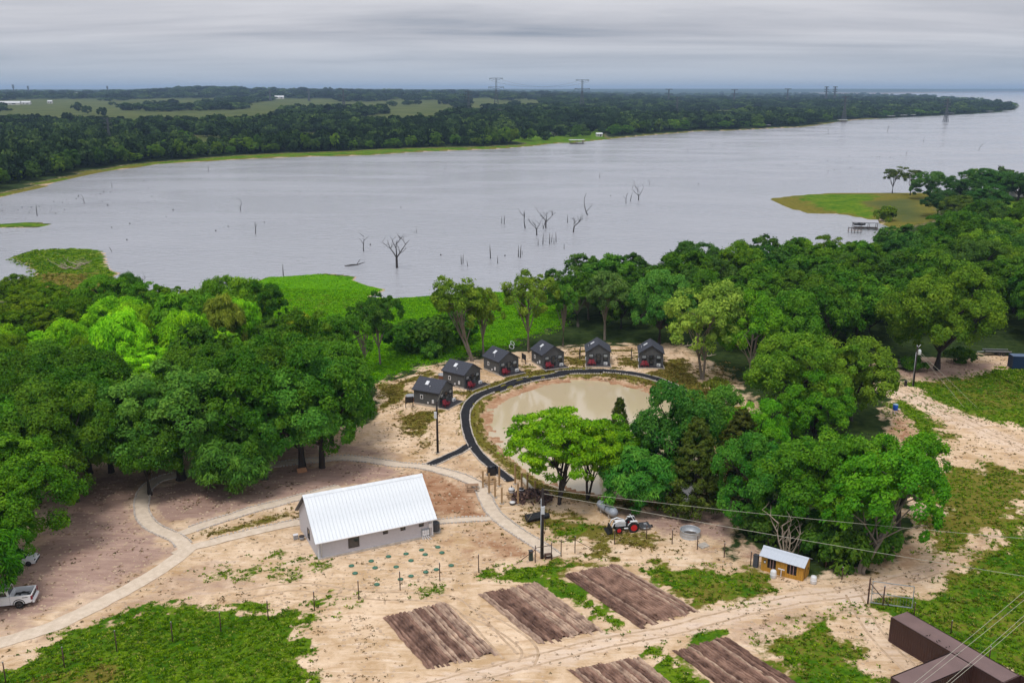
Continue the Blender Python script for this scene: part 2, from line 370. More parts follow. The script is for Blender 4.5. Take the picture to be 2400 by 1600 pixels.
put('red', wpoly([(1020, 1075), (1100, 1062), (1160, 1100), (1120, 1128), (1020, 1098)], 1.0, 0.8), 0.3)
# lawn bottom left and other green
put('grass', wpoly([(-400, 1660), (-400, 1600), (40, 1548), (150, 1508), (260, 1458), (330, 1432), (500, 1424), (650, 1428), (735, 1415), (700, 1465), (705, 1520), (745, 1565), (730, 1640)], 1.2, 0.9), 0.97)
put('olive', wpoly([(90, 1600), (180, 1560), (250, 1570), (210, 1610)], 1.5, 1.5), 0.55)
put('grass', wpoly([(590, 1425), (720, 1410), (760, 1440), (700, 1480)], 2, 2.5), 0.45)
put('grass', wpoly([(140, 1480), (300, 1440), (420, 1420), (300, 1440), (150, 1505)], 2, 2), 0.5)
put('grass', wpoly([(790, 1385), (860, 1370), (880, 1395), (800, 1412)], 1, 1.5), 0.5)
put('grass', wpoly([(985, 1370), (1030, 1365), (1030, 1385), (1000, 1390)], 1, 1), 0.5)
put('grass', wpoly([(1140, 1346), (1190, 1322), (1280, 1318), (1400, 1308), (1420, 1318), (1320, 1345), (1400, 1400), (1495, 1470), (1440, 1482), (1330, 1398), (1262, 1356)], 0.9, 0.7), 0.95)
put('olive', wpoly([(1285, 1318), (1400, 1306), (1460, 1322), (1310, 1342)], 1.4, 1), 0.4)
put('grass', wpoly([(1450, 1318), (1560, 1322), (1760, 1330), (1815, 1365), (1790, 1402), (1640, 1428), (1560, 1380)], 1.2, 1.2), 0.68)
put('olive', wpoly([(1560, 1340), (1760, 1335), (1800, 1385), (1640, 1425)], 1.5, 2), 0.25)
put('olive', wpoly([(1245, 1212), (1420, 1225), (1560, 1235), (1700, 1230), (1705, 1262), (1600, 1272), (1480, 1285), (1400, 1278), (1330, 1258), (1240, 1225)], 1.5, 1), 0.6)
put('grass', wpoly([(1285, 1240), (1370, 1222), (1400, 1240), (1370, 1262), (1300, 1262)], 1.5, 1), 0.75)
put('brown', wpoly([(1460, 1200), (1700, 1195), (1760, 1300), (1640, 1262), (1560, 1248), (1470, 1240)], 1.5, 1), 0.8)
put('olive', wpoly([(1310, 1285), (1420, 1280), (1600, 1282), (1560, 1300), (1400, 1305)], 1.2, 1.8), 0.42)
put('red', wpoly([(1600, 1255), (1700, 1270), (1790, 1315), (1720, 1310), (1630, 1280)], 1.5, 1), 0.4)
put('red', wpoly([(1255, 1120), (1300, 1140), (1420, 1172), (1480, 1182), (1400, 1188), (1290, 1170), (1250, 1150)], 1.0, 0.6), 0.65)
put('olive', wpoly([(1180, 1190), (1240, 1175), (1330, 1190), (1340, 1215), (1230, 1215)], 1.5, 1), 0.42)
# bottom right
put('grass', wpoly([(1780, 1500), (1900, 1435), (1975, 1425), (1990, 1480), (2060, 1560), (2150, 1640), (1900, 1680)], 1.5, 1.6), 0.72)
put('olive', wpoly([(1780, 1500), (1960, 1430), (2060, 1560), (1900, 1640)], 2, 2), 0.25)
put('brown', wpoly([(1660, 1480), (1780, 1445), (1930, 1410), (1980, 1430), (1880, 1450), (1760, 1500)], 1.5, 1.5), 0.45)
put('grass', wpoly([(1545, 1520), (1685, 1482), (1660, 1502), (1578, 1528), (1700, 1650), (1600, 1650), (1500, 1560)], 0.8, 0.6), 0.95)
put('grass', wpoly([(2035, 1425), (2100, 1392), (2180, 1372), (2300, 1300), (2420, 1210), (2900, 1200), (2900, 1690), (2380, 1600), (2120, 1470)], 1.8, 1.2), 0.8)
put('olive', wpoly([(2100, 1400), (2420, 1250), (2520, 1500), (2420, 1590), (2250, 1500)], 3, 4), 0.25)
put('olive', wpoly([(2000, 1270), (2090, 1265), (2105, 1320), (2030, 1335)], 2, 1), 0.4)
put('grass', wpoly([(2150, 1110), (2320, 1085), (2420, 1095), (2420, 1210), (2300, 1300), (2170, 1340), (2150, 1250), (2190, 1180)], 2.5, 2.2), 0.62)
put('olive', wpoly([(2150, 1100), (2420, 1080), (2420, 1230), (2250, 1330), (2160, 1330)], 2.5, 3.5), 0.30)
put('grass', wpoly([(2075, 935), (2130, 930), (2200, 985), (2230, 1030), (2180, 1060), (2120, 1010), (2090, 970)], 1.5, 1.2), 0.72)
put('grass', wpoly([(2135, 900), (2190, 880), (2330, 862), (2900, 880), (2900, 990), (2400, 1005), (2250, 965), (2170, 940)], 1.6, 1.2), 0.8)
put('olive', wpoly([(2180, 890), (2900, 890), (2900, 985), (2300, 965)], 2, 2.5), 0.35)
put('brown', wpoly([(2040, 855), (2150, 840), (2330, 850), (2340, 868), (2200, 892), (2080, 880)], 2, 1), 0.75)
put('red', wpoly([(2105, 965), (2125, 985), (2160, 1040), (2150, 1075), (2110, 1070), (2095, 1020)], 1.2, 0.6), 0.8)
put('red', wpoly([(2085, 1230), (2150, 1240), (2175, 1330), (2130, 1350), (2080, 1320)], 1.6, 1), 0.5)
put('olive', wpoly([(2180, 985), (2280, 1010), (2420, 1060), (2400, 1100), (2240, 1070), (2170, 1030)], 2, 3), 0.18)
# tracks
put('pale', wline([(960, 1625), (1200, 1562), (1400, 1508), (1560, 1478), (1700, 1442), (1850, 1408), (2000, 1388), (2140, 1350)], 1.7, 0.8, 0.35), 0.55)
put('brown', wline([(2060, 1378), (2160, 1340), (2250, 1308), (2330, 1250)], 1.3, 1.2, 0.5), 0.4)
put('pale', wline([(2000, 1400), (2030, 1460), (2070, 1510), (2150, 1580)], 1.3, 1.0, 0.5), 0.4)
put('pale', wline([(2080, 912), (2150, 935), (2250, 985), (2420, 1060), (2520, 1100)], 3.0, 1.4, 0.9), 0.5)
# around the cabins and the pond
put('olive', wpoly([(895, 905), (960, 880), (1035, 866), (1020, 885), (960, 900), (955, 940), (900, 962)], 1.2, 0.7), 0.82)
put('olive', wpoly([(925, 985), (960, 955), (1030, 962), (1035, 985), (1000, 1010), (960, 1012)], 1.2, 1.0), 0.72)
put('olive', wpoly([(960, 1015), (1010, 1012), (1000, 1075), (985, 1072)], 1, 2.0), 0.42)
put('olive', wpoly([(1060, 925), (1100, 915), (1120, 912), (1075, 935)], 1, 1.0), 0.7)
put('olive', wpoly([(1125, 893), (1165, 895), (1170, 905), (1130, 905)], 1, 1.0), 0.7)
put('olive', wpoly([(1215, 858), (1250, 862), (1260, 870), (1220, 876)], 1, 1.0), 0.72)
put('olive', wpoly([(1325, 838), (1372, 836), (1372, 856), (1330, 858)], 1, 1.0), 0.82)
put('olive', wpoly([(1436, 836), (1496, 836), (1496, 858), (1440, 860)], 1, 1.0), 0.82)
put('olive', wpoly([(1320, 820), (1500, 816), (1500, 826), (1320, 828)], 0.8, 0.5), 0.72)
put('forest', wpoly([(1480, 790), (1580, 780), (1680, 830), (1640, 845), (1560, 806)], 2, 1), 0.5)
put('olive', wpoly([(1556, 838), (1600, 842), (1640, 885), (1690, 930), (1640, 945), (1590, 920), (1520, 880)], 1.2, 1.0), 0.86)
put('red', wline([(1570, 812), (1620, 845), (1680, 890), (1730, 930), (1745, 945)], 3.4, 1.0, 0.6), 0.22)
put('olive', wpoly([(1640, 860), (1700, 850), (1740, 880), (1690, 905)], 1.5, 1), 0.5)
bank = sm(-0.5, 1.5, 5.2 + dpond + J1 * 0.5) * (dpond < 0.3) * (dpond > -11) * (Y > 112)
put('olive', bank, 0.8)
put('red', bank * sm(1.6, 0.4, -dpond + J2 * 0.8), 0.7)
put('red', wpoly([(1340, 880), (1420, 876), (1500, 888), (1560, 910), (1500, 915), (1430, 900)], 0.8, 0.4), 0.25)
put('red', wpoly([(1100, 1050), (1150, 1045), (1200, 1085), (1240, 1112), (1200, 1120), (1150, 1085)], 1.2, 0.6), 0.35)
mud = sm(1.2, 0.2, -dlk + J2 * 0.4) * (dlk < 0) * (Y < 330)
put('brown', mud, 0.6)
put('brown', (dlk >= 0).astype(float), 0.8)

nx, ny = len(gx), len(gy)
idx = np.arange(nx * ny).reshape(ny, nx)
F = np.stack([idx[:-1, :-1], idx[:-1, 1:], idx[1:, 1:], idx[1:, :-1]], -1).reshape(-1, 4)

gm = bpy.data.materials.new('ground_soil_and_grass'); gm.use_nodes = True
n, l = gm.node_tree.nodes, gm.node_tree.links
gb = n['Principled BSDF']; gb.inputs['Roughness'].default_value = 0.95; gb.inputs['Specular IOR Level'].default_value = 0.02
geo = N(n, 'ShaderNodeNewGeometry')
def noise(scale, det=5, rough=0.6, dist=0.0, st=None):
    t = N(n, 'ShaderNodeTexNoise', inp={'Scale': scale, 'Detail': det, 'Roughness': rough, 'Distortion': dist})
    if st:
        m_ = N(n, 'ShaderNodeMapping', inp={'Scale': st[:3], 'Rotation': (0, 0, st[3])}); l.new(geo.outputs['Position'], m_.inputs[0]); l.new(m_.outputs[0], t.inputs[0])
    else: l.new(geo.outputs['Position'], t.inputs[0])
    return t.outputs[0]
nf, nm, nc, nxl = noise(2.6, 6, 0.7), noise(0.55, 6, 0.62, 0.6), noise(0.11, 5, 0.6), noise(0.02, 4)
nst = noise(1.0, 6, 0.65, 0.5, (0.28, 1.5, 1, R(20)))
wa = N(n, 'ShaderNodeVertexColor', layer_name='wa'); wb = N(n, 'ShaderNodeVertexColor', layer_name='wb')
sa = N(n, 'ShaderNodeSeparateColor'); l.new(wa.outputs[0], sa.inputs[0]); sb = N(n, 'ShaderNodeSeparateColor'); l.new(wb.outputs[0], sb.inputs[0])
wts = dict(zip(KEYS, [sa.outputs[0], sa.outputs[1], sa.outputs[2], wa.outputs[1], sb.outputs[0], sb.outputs[1], sb.outputs[2], wb.outputs[1]]))
def blend(a, b, fac):
    m_ = N(n, 'ShaderNodeMix', data_type='RGBA')
    for s_, v in (('A', a), ('B', b)):
        if isinstance(v, tuple): m_.inputs[s_].default_value = (*v, 1)
        else: l.new(v, m_.inputs[s_])
    l.new(fac, m_.inputs['Factor']); return m_.outputs['Result']
def rng(v, a, b, c=0.0, d=1.0):
    m_ = N(n, 'ShaderNodeMapRange', inp={'From Min': a, 'From Max': b, 'To Min': c, 'To Max': d}); l.new(v, m_.inputs[0]); return m_.outputs[0]
def thr(w, nz, k=1.0, soft=0.16):      # ragged threshold: weight against noise
    a_ = N(n, 'ShaderNodeMath', operation='SUBTRACT'); l.new(w, a_.inputs[0])
    q = rng(nz, 0.25, 0.75, 0.0, k); l.new(q, a_.inputs[1]); return rng(a_.outputs[0], -soft, soft)
def mixn(a, b, k=0.5):
    m_ = N(n, 'ShaderNodeMix', data_type='FLOAT', inp={'Factor': k}); l.new(a, m_.inputs['A']); l.new(b, m_.inputs['B']); return m_.outputs['Result']
c = blend((0.54, 0.365, 0.205), (0.80, 0.605, 0.420), rng(mixn(nc, nm, 0.45), 0.40, 0.60))
c = blend(c, (0.43, 0.255, 0.125), rng(nst, 0.53, 0.66, 0, 0.60))
c = blend(c, (0.84, 0.685, 0.53), rng(nst, 0.44, 0.34, 0, 0.6))
c = blend(c, (0.20, 0.125, 0.075), rng(nf, 0.60, 0.70, 0, 0.65))
n2 = mixn(nf, nm, 0.45)
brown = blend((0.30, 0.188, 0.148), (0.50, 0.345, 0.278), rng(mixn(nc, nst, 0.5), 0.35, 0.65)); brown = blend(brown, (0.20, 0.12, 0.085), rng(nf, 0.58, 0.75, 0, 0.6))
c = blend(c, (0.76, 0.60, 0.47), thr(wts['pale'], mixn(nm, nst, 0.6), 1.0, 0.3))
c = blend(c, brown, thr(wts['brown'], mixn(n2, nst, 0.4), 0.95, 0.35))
red = blend((0.30, 0.145, 0.075), (0.46, 0.27, 0.16), rng(nm, 0.35, 0.65))
c = blend(c, red, thr(wts['red'], mixn(n2, nst, 0.6), 0.95, 0.3))
ol = blend((0.115, 0.108, 0.014), (0.215, 0.185, 0.036), rng(nm, 0.3, 0.7)); ol = blend(ol, (0.075, 0.08, 0.012), rng(nf, 0.5, 0.75, 0, 0.7))
def addw(*ks):
    o_ = wts[ks[0]]
    for k in ks[1:]:
        m_ = N(n, 'ShaderNodeMath', operation='ADD'); l.new(o_, m_.inputs[0]); l.new(wts[k], m_.inputs[1]); o_ = m_.outputs[0]
    return o_
c = blend(c, ol, thr(addw('olive', 'grass', 'marsh', 'field'), mixn(n2, nst, 0.35), 1.0, 0.10))
fd = blend((0.060, 0.082, 0.022), (0.115, 0.13, 0.04), rng(nxl, 0.35, 0.65))
c = blend(c, fd, wts['field'])
gr = blend((0.050, 0.140, 0.006), (0.155, 0.240, 0.012), rng(mixn(nc, nm, 0.45), 0.42, 0.58)); gr = blend(gr, (0.028, 0.070, 0.005), rng(nf, 0.48, 0.64, 0, 0.8))
c = blend(c, gr, thr(addw('grass', 'marsh'), mixn(n2, nc, 0.3), 1.05, 0.09))
ms = blend((0.055, 0.20, 0.002), (0.13, 0.33, 0.003), rng(mixn(nc, nst, 0.5), 0.36, 0.64)); ms = blend(ms, (0.03, 0.11, 0.008), rng(nf, 0.5, 0.72, 0, 0.7))
c = blend(c, ms, thr(wts['marsh'], n2, 0.8, 0.15))
c = blend(c, blend((0.018, 0.035, 0.010), (0.05, 0.075, 0.02), rng(nm, 0.35, 0.65)), thr(wts['forest'], n2, 0.8, 0.2))
l.new(c, gb.inputs['Base Color'])
bp = N(n, 'ShaderNodeBump', inp={'Strength': 0.9, 'Distance': 0.28}); l.new(mixn(nf, nst, 0.5), bp.inputs['Height']); l.new(bp.outputs[0], gb.inputs['Normal'])
gme = npmesh('ground', np.stack([X, Y, Z], -1), F, gm, 4, True)
for nm_, ks in (('wa', KEYS[:4]), ('wb', KEYS[4:])):
    a = gme.color_attributes.new(nm_, 'FLOAT_COLOR', 'POINT')
    a.data.foreach_set('color', np.stack([Wt[k] for k in ks], -1).astype(np.float32).ravel())
ground = struct(link(bpy.data.objects.new('ground', gme)))

# ------------------------------------------------------------------ water
def water(name, col, rough, scale, bump, dist, st, coat=0.0):
    m = bpy.data.materials.new(name); m.use_nodes = True; n, l = m.node_tree.nodes, m.node_tree.links
    b = n['Principled BSDF']; b.inputs['Base Color'].default_value = (*col, 1); b.inputs['Roughness'].default_value = rough; b.inputs['IOR'].default_value = 1.33
    g = N(n, 'ShaderNodeNewGeometry'); mp_ = N(n, 'ShaderNodeMapping', inp={'Scale': st, 'Rotation': (0, 0, R(-18))}); l.new(g.outputs['Position'], mp_.inputs[0])
    a = N(n, 'ShaderNodeTexNoise', inp={'Scale': scale, 'Detail': 4.0, 'Roughness': 0.6, 'Distortion': 0.3}); l.new(mp_.outputs[0], a.inputs[0])
    k = N(n, 'ShaderNodeTexNoise', inp={'Scale': 0.012, 'Detail': 4.0, 'Distortion': 1.0}); l.new(mp_.outputs[0], k.inputs[0])
    kr = N(n, 'ShaderNodeMapRange', inp={'From Min': 0.35, 'From Max': 0.65, 'To Min': bump * 0.35, 'To Max': bump}); l.new(k.outputs[0], kr.inputs[0])
    if not coat:
        rr_ = N(n, 'ShaderNodeMapRange', inp={'From Min': 0.38, 'From Max': 0.66, 'To Min': rough * 0.8, 'To Max': rough * 1.7}); l.new(k.outputs[0], rr_.inputs[0]); l.new(rr_.outputs[0], b.inputs['Roughness'])
    bp = N(n, 'ShaderNodeBump', inp={'Distance': dist}); l.new(kr.outputs[0], bp.inputs['Strength']); l.new(a.outputs[0], bp.inputs['Height']); l.new(bp.outputs[0], b.inputs['Normal'])
    if coat: b.inputs['Coat Weight'].default_value = coat; b.inputs['Coat Roughness'].default_value = 0.09
    return m
wm = water('lake_water', (0.36, 0.367, 0.392), 0.14, 0.42, 0.9, 0.9, (0.6, 1.35, 1))
lk = MB().quad((-17000, 205, LAKE_Z), (17000, 205, LAKE_Z), (17000, 25000, LAKE_Z), (-17000, 25000, LAKE_Z)).build('lake_water', wm); struct(lk)
pm = water('pond_water', (0.56, 0.455, 0.29), 0.10, 0.9, 0.05, 0.1, (1, 1, 1), 0.6)
pq = [(x, y, POND_Z) for x, y in pond_poly]; cx_ = sum(p[0] for p in pq) / len(pq); cy_ = sum(p[1] for p in pq) / len(pq)
pw = MB().quad(*[(cx_ + (x - cx_) * 1.08, cy_ + (y - cy_) * 1.08, POND_Z) for x, y, z in pq]).build('pond_water', pm); struct(pw)

# ------------------------------------------------------------------ trees
leafm = leaf_mat('foliage', 0.28, 0.16)
farm = leaf_mat('far_foliage', 0.15, 0.30, fixed=[(0.0, (0.016, 0.038, 0.014)), (0.45, (0.026, 0.056, 0.018)), (0.80, (0.040, 0.078, 0.020)), (1.0, (0.075, 0.125, 0.028))])
barkd = mat('dark_bark', (0.045, 0.035, 0.028), 0.95, 0.4, 6, 0.5, stretch=(1, 1, 0.2))
barkp = mat('pale_bark', (0.22, 0.18, 0.14), 0.9, 0.3, 5, 0.4, stretch=(1, 1, 0.2))
deadw = mat('weathered_dead_wood', (0.045, 0.038, 0.034), 0.95, 0.35, 5, 0.4, stretch=(1, 1, 0.25))

def leaves(rg, C, Rb, nper, leaf, out, flat=1.0, hang=0.0, aspect=0.55, low=-0.08):
    """leaf-clump faces around blob centres C (radius Rb): verts, faces, tone"""
    nb = len(C); k = nb * nper
    d = rg.normal(size=(k, 3)); d /= np.linalg.norm(d, axis=1, keepdims=True)
    o = np.repeat(out, nper, 0)
    dt = (d * o).sum(1); flip = dt < low; d[flip] -= 2 * (dt[flip])[:, None] * o[flip]
    rr = np.repeat(Rb, nper) * (0.62 + 0.45 * rg.random(k) ** 0.7)
    rr = np.where(rg.random(k) < 0.13, rr * rg.uniform(1.05, 1.55, k), rr)      # loose sprays beyond the clump
    p = d * rr[:, None]; p[:, 2] *= flat
    c = np.repeat(C, nper, 0) + p
    nrm = d * 0.75 + rg.normal(size=(k, 3)) * 0.42 + np.array([0, 0, 0.35]); nrm /= np.linalg.norm(nrm, axis=1, keepdims=True)
    t = rg.normal(size=(k, 3)); t[:, 2] -= hang * 3; t += d * 0.5
    t -= (t * nrm).sum(1)[:, None] * nrm; t /= np.linalg.norm(t, axis=1, keepdims=True) + 1e-9
    b = np.cross(nrm, t); s = leaf * (0.6 + 0.8 * rg.random(k))[:, None]
    L = s * (1 + hang); B = s * aspect
    V = np.stack([c + t * L, c + b * B, c - t * L * 0.9, c - b * B], 1).reshape(-1, 3)
    tone = np.clip(np.repeat(rg.random(nb), nper) * 0.55 + rg.random(k) * 0.45, 0, 1)
    return V, np.arange(k * 4).reshape(-1, 4), np.repeat(tone, 4)

def crown(kind, seed, H, Rr, zb, nb, nper, leaf, blob=0.30):
    rg = np.random.default_rng(seed)
    cz, hz = (zb + H) / 2, (H - zb) / 2
    if kind == 'cedar':
        t = rg.random(nb) ** 0.85; z = zb + (H - zb) * t; rad = Rr * (1 - t) ** 0.75 * (0.55 + 0.5 * rg.random(nb)) + 0.1
        a = rg.random(nb) * 2 * np.pi; C = np.stack([rad * np.cos(a), rad * np.sin(a), z], 1)
        out = np.stack([np.cos(a), np.sin(a), np.full(nb, 0.9)], 1); Rb = Rr * blob * (0.6 + 0.5 * rg.random(nb)) * (1.15 - 0.75 * t)
    else:
        d = rg.normal(size=(nb, 3)); d[:, 2] = np.abs(d[:, 2]) * np.where(rg.random(nb) < 0.34, -0.55, 1); d /= np.linalg.norm(d, axis=1, keepdims=True)
        lump = 0.66 + 0.66 * fbm(d[:, 0] * 2.3 + 5 + seed, d[:, 1] * 2.3 + d[:, 2] * 1.9 + 9, seed, 2)
        q = np.where(rg.random(nb) < 0.75, 0.72 + 0.16 * rg.random(nb), 0.25 + 0.4 * rg.random(nb))
        C = d * q[:, None] * lump[:, None] * np.array([Rr, Rr, hz]) + np.array([0, 0, cz])
        if kind == 'round' and nb > 40:  # boughs: the crown is a handful of lobes with gaps between them
            nl = 8 + seed % 4; ga = np.arange(nl) * 2.39996 + seed; gz_ = -0.62 + 1.52 * (np.arange(nl) + 0.5) / nl; gr_ = np.sqrt(np.clip(1 - gz_ ** 2, 0.05, 1))
            LD = np.stack([np.cos(ga) * gr_, np.sin(ga) * gr_, gz_], 1) * (0.50 + 0.16 * rg.random(nl))[:, None]; LR = 0.33 + 0.13 * rg.random(nl)
            li = rg.integers(0, nl, nb); dd_ = d * np.where(rg.random(nb) < 0.2, 0.5, 1.0)[:, None] + LD[li] * 0.5; dd_ /= np.maximum(np.linalg.norm(dd_, axis=1, keepdims=True), 0.6)
            C = (LD[li] + dd_ * LR[li][:, None] * (0.85 + 0.2 * rg.random(nb))[:, None]) * np.array([Rr, Rr, hz]) * 1.08 + np.array([0, 0, cz]); d = dd_
        if kind == 'layer':            # flat leafy sprays with gaps between
            C[:, 2] = zb + (H - zb) * (0.10 + 0.86 * np.round(((C[:, 2] - zb) / (H - zb)) * 6 + rg.random(nb) * 0.7) / 6.7)
        out = d * 0.8 + np.array([0, 0, 0.5]); out /= np.linalg.norm(out, axis=1, keepdims=True)
        Rb = Rr * blob * (0.55 + 0.6 * rg.random(nb))
    par = dict(round=(0.85, 0.0, 0.6), willow=(1.25, 0.9, 0.34), layer=(0.55, 0.15, 0.5), open=(0.8, 0.2, 0.5), cedar=(0.8, 0.25, 0.4))[kind]
    V, Fc, T = leaves(rg, C, Rb, nper, leaf, out, flat=par[0], hang=par[1], aspect=par[2])
    return V, Fc, T, C
def trunk(seed, H, Rr, zb, C, stems=1, r0=0.32, limbs=9, lean=(0, 0), n=7):
    rg = random.Random(seed); b = MB()
    for s in range(stems):
        a = rg.random() * 6.28 + s * 6.28 / stems; sp = 0 if stems == 1 else Rr * 0.28
        top = Vector((math.cos(a) * sp + lean[0], math.sin(a) * sp + lean[1], zb + (H - zb) * 0.55)); base = Vector((math.cos(a) * r0 * 0.6 * (stems > 1), math.sin(a) * r0 * 0.6 * (stems > 1), -0.4))
        mid = base.lerp(top, 0.5) + Vector((rg.uniform(-.3, .3), rg.uniform(-.3, .3), 0))
        rr = r0 / (1 if stems == 1 else 1.6)
        b.tube([base, Vector((base.x, base.y, 0.35)), mid, top], [rr * 1.5, rr * 1.05, rr * 0.72, rr * 0.3], n, False)
        for k in range(limbs // stems + 1):
            e = Vector(C[rg.randrange(len(C))]); st = base.lerp(mid, 0.7) if k % 2 else mid.lerp(top, rg.random())
            b.tube([st, st.lerp(e, 0.5) + Vector((0, 0, 0.08 * (e - st).length)), e], [rr * 0.48, rr * 0.3, rr * 0.1], 5, False)
    return b
PROTO = {}
def proto(key, kind, H, Rr, zb, nb, nper, leaf, blob=0.3, stems=1, r0=0.32, bark=None, seeds=1, limbs=9, m=None, lean=(0, 0)):
    PROTO[key] = []
    for s in range(seeds):
        sd_ = sum(map(ord, key)) * 7 + s * 13
        V, Fc, T, C = crown(kind, sd_, H, Rr, zb, nb, nper, leaf, blob)
        V = V + np.array([lean[0], lean[1], 0]) * np.clip(V[:, 2:3] / H, 0, 1)
        C = C + np.array([lean[0], lean[1], 0]) * np.clip(C[:, 2:3] / H, 0, 1)
        cm = npmesh('crown', V, Fc, m or leafm, 4, False, T)
        tm = trunk(sd_, H, Rr, zb, C, stems, r0, limbs, lean).mesh('trunk', bark or barkd)
        PROTO[key].append((cm, tm, H, Rr))
proto('oak', 'round', 14, 6.5, 1.5, 130, 250, 0.185, 0.185, r0=0.42, seeds=4, limbs=12)
proto('big', 'round', 17, 9, 1.3, 215, 260, 0.195, 0.15, r0=0.6, seeds=3, limbs=16)
proto('wood', 'round', 13, 6, 1.8, 90, 170, 0.26, 0.205, r0=0.3, seeds=5)
proto('willow', 'willow', 12, 5, 1.6, 90, 170, 0.24, 0.23, r0=0.3, seeds=3)
proto('lime', 'layer', 13, 6, 2.2, 130, 170, 0.19, 0.18, stems=3, r0=0.34, seeds=2, limbs=18)
proto('open', 'open', 15, 5.5, 6.0, 70, 130, 0.23, 0.19, stems=1, r0=0.3, bark=barkp, seeds=3, limbs=16)
proto('lean', 'open', 16, 6, 6.5, 80, 140, 0.23, 0.19, stems=2, r0=0.4, bark=barkp, seeds=1, limbs=16, lean=(-3.5, 0.5))
proto('leanr', 'round', 14, 6, 4.0, 110, 240, 0.185, 0.185, stems=3, r0=0.4, bark=barkp, seeds=1, limbs=14, lean=(3.6, 0.5))
proto('cotton', 'round', 18, 7.4, 4.6, 130, 190, 0.225, 0.185, stems=2, r0=0.42, bark=barkp, seeds=1, limbs=14)
proto('cedar', 'cedar', 12, 3.4, 0.5, 300, 62, 0.17, 0.165, r0=0.2, seeds=2)
proto('bush', 'round', 3, 2.4, 0.0, 36, 100, 0.22, 0.32, r0=0.08, seeds=2, limbs=5)
proto('pine', 'layer', 15, 5, 4.5, 26, 150, 0.30, 0.30, r0=0.3, seeds=1)
proto('far', 'round', 11, 5.6, 0.8, 26, 26, 1.05, 0.36, r0=0.3, seeds=4, limbs=4, m=farm)

DK, MD, LM, OL, BD, GW, YL, NE, CE = (0.026, 0.076, 0.012), (0.046, 0.125, 0.014), (0.085, 0.215, 0.012), (0.042, 0.092, 0.007), (0.020, 0.062, 0.026), (0.105, 0.165, 0.048), (0.088, 0.130, 0.03), (0.115, 0.28, 0.012), (0.030, 0.046, 0.014)
trees = []                             # placed trees (x, y, r) for spacing
tcount = 0
def plant(kind, x, y, h, r, col, label, group=None, name='broadleaf_tree', cat='tree', z=None, rz=None, tr=True):
    global tcount; tcount += 1
    rg = random.Random(tcount * 31 + 5)
    vs_ = PROTO[kind]; cm, tm, H0, R0 = vs_[tcount % len(vs_)]
    t = thing(name, label, cat, (x, y, gz(x, y) if z is None else z), rg.uniform(0, 6.28) if rz is None else rz, group)
    k = (r / R0, r / R0, h / H0); t.scale = k
    c_ = link(bpy.data.objects.new('crown', cm), t); j = rg.uniform(0.88, 1.12); c_.color = (min(1, col[0] * 2.95 * j * rg.uniform(0.85, 1.15)), min(1, col[1] * 2.55 * j), col[2] * 1.1 * j, 1)
    if tr: link(bpy.data.objects.new('trunk', tm), t)
    trees.append((x, y, r)); return t
def top(kind, px, py, h, r, col, label, group=None, **k):   # tree whose crown top stands at a pixel, of a given height
    p = P(px, py, h - 0.6)
    return plant(kind, p.x, p.y, h, r, col, label, group, **k)
def base(kind, px, py, h, r, col, label, group=None, **k):
    p = G(px, py); return plant(kind, p.x, p.y, h, r, col, label, group, **k)

# -- specimens that stand out
base('big', 709, 1098, 17, 8.6, (0.026, 0.098, 0.024), 'great oak with dark trunk behind the white-roofed hall, boards leaning on its foot', name='oak_tree')
base('big', 646, 1059, 17, 7.5, DK, 'oak with flared dark trunk standing behind the great oak', name='oak_tree')
base('big', 425, 1122, 17.5, 9.6, (0.040, 0.105, 0.030), 'huge spreading grey-green tree whose branches hang over the gravel path', name='spreading_tree')
base('willow', 545, 1150, 8.5, 5.6, (0.040, 0.105, 0.028), 'low drooping grey-green tree beside the bench under the big oaks', name='drooping_tree')
base('oak', 210, 1109, 16, 7, DK, 'dark two-stemmed tree at the edge of the brown dirt lot', name='broadleaf_tree')
base('big', 30, 1290, 14.5, 7.6, (0.034, 0.110, 0.012), 'bright green leafy tree at the left edge above the parked white car')
base('oak', 15, 1175, 15, 6.8, DK, 'dark tree at the left edge behind the bright leafy one')
base('oak', 112, 1128, 14, 6.0, DK, 'dark tree left of the two-stemmed tree by the brown lot')
base('oak', -6, 1354, 8.6, 4.4, (0.034, 0.110, 0.010), 'low leafy tree at the left edge between the two white vehicles')
base('willow', -50, 1426, 8.4, 5.0, (0.034, 0.115, 0.010), 'leafy tree at the left edge overhanging the white pickup')
base('lean', 1106, 846, 17.5, 6.2, (0.062, 0.125, 0.022), 'tall leaning tree with bare forked trunk behind the second cabin', name='leaning_tree', rz=0.0)
base('open', 1133, 832, 14.5, 4.2, (0.062, 0.125, 0.022), 'slender leaning tree between the second and third cabins', name='slender_tree')
base('open', 1239, 825, 17.5, 5.8, (0.050, 0.105, 0.022), 'tall forked pale-trunked tree behind the gap between third and fourth cabins', name='slender_tree')
base('open', 1319, 812, 14, 3.6, (0.035, 0.095, 0.020), 'thin straight-trunked tree just right of the fourth cabin', name='slender_tree')
base('open', 1417, 798, 15.5, 5.2, (0.052, 0.100, 0.045), 'grey-green tree with thin pale trunk rising behind the fifth cabin', name='slender_tree')
base('oak', 1545, 805, 17, 6.4, (0.032, 0.095, 0.030), 'dark tree with thick trunk right behind the rightmost cabin')
base('cotton', 1647, 889, 18.5, 7.4, GW, 'pale silvery green tree with two trunks by the sandy track right of the cabins', name='cottonwood_tree')
base('cotton', 1757, 895, 16.5, 6.0, MD, 'mid green tree with thin dark trunk right of the pale silvery tree')
base('oak', 1835, 880, 17, 6.6, (0.036, 0.105, 0.016), 'rounded green tree at the wood edge behind the broad light green tree')
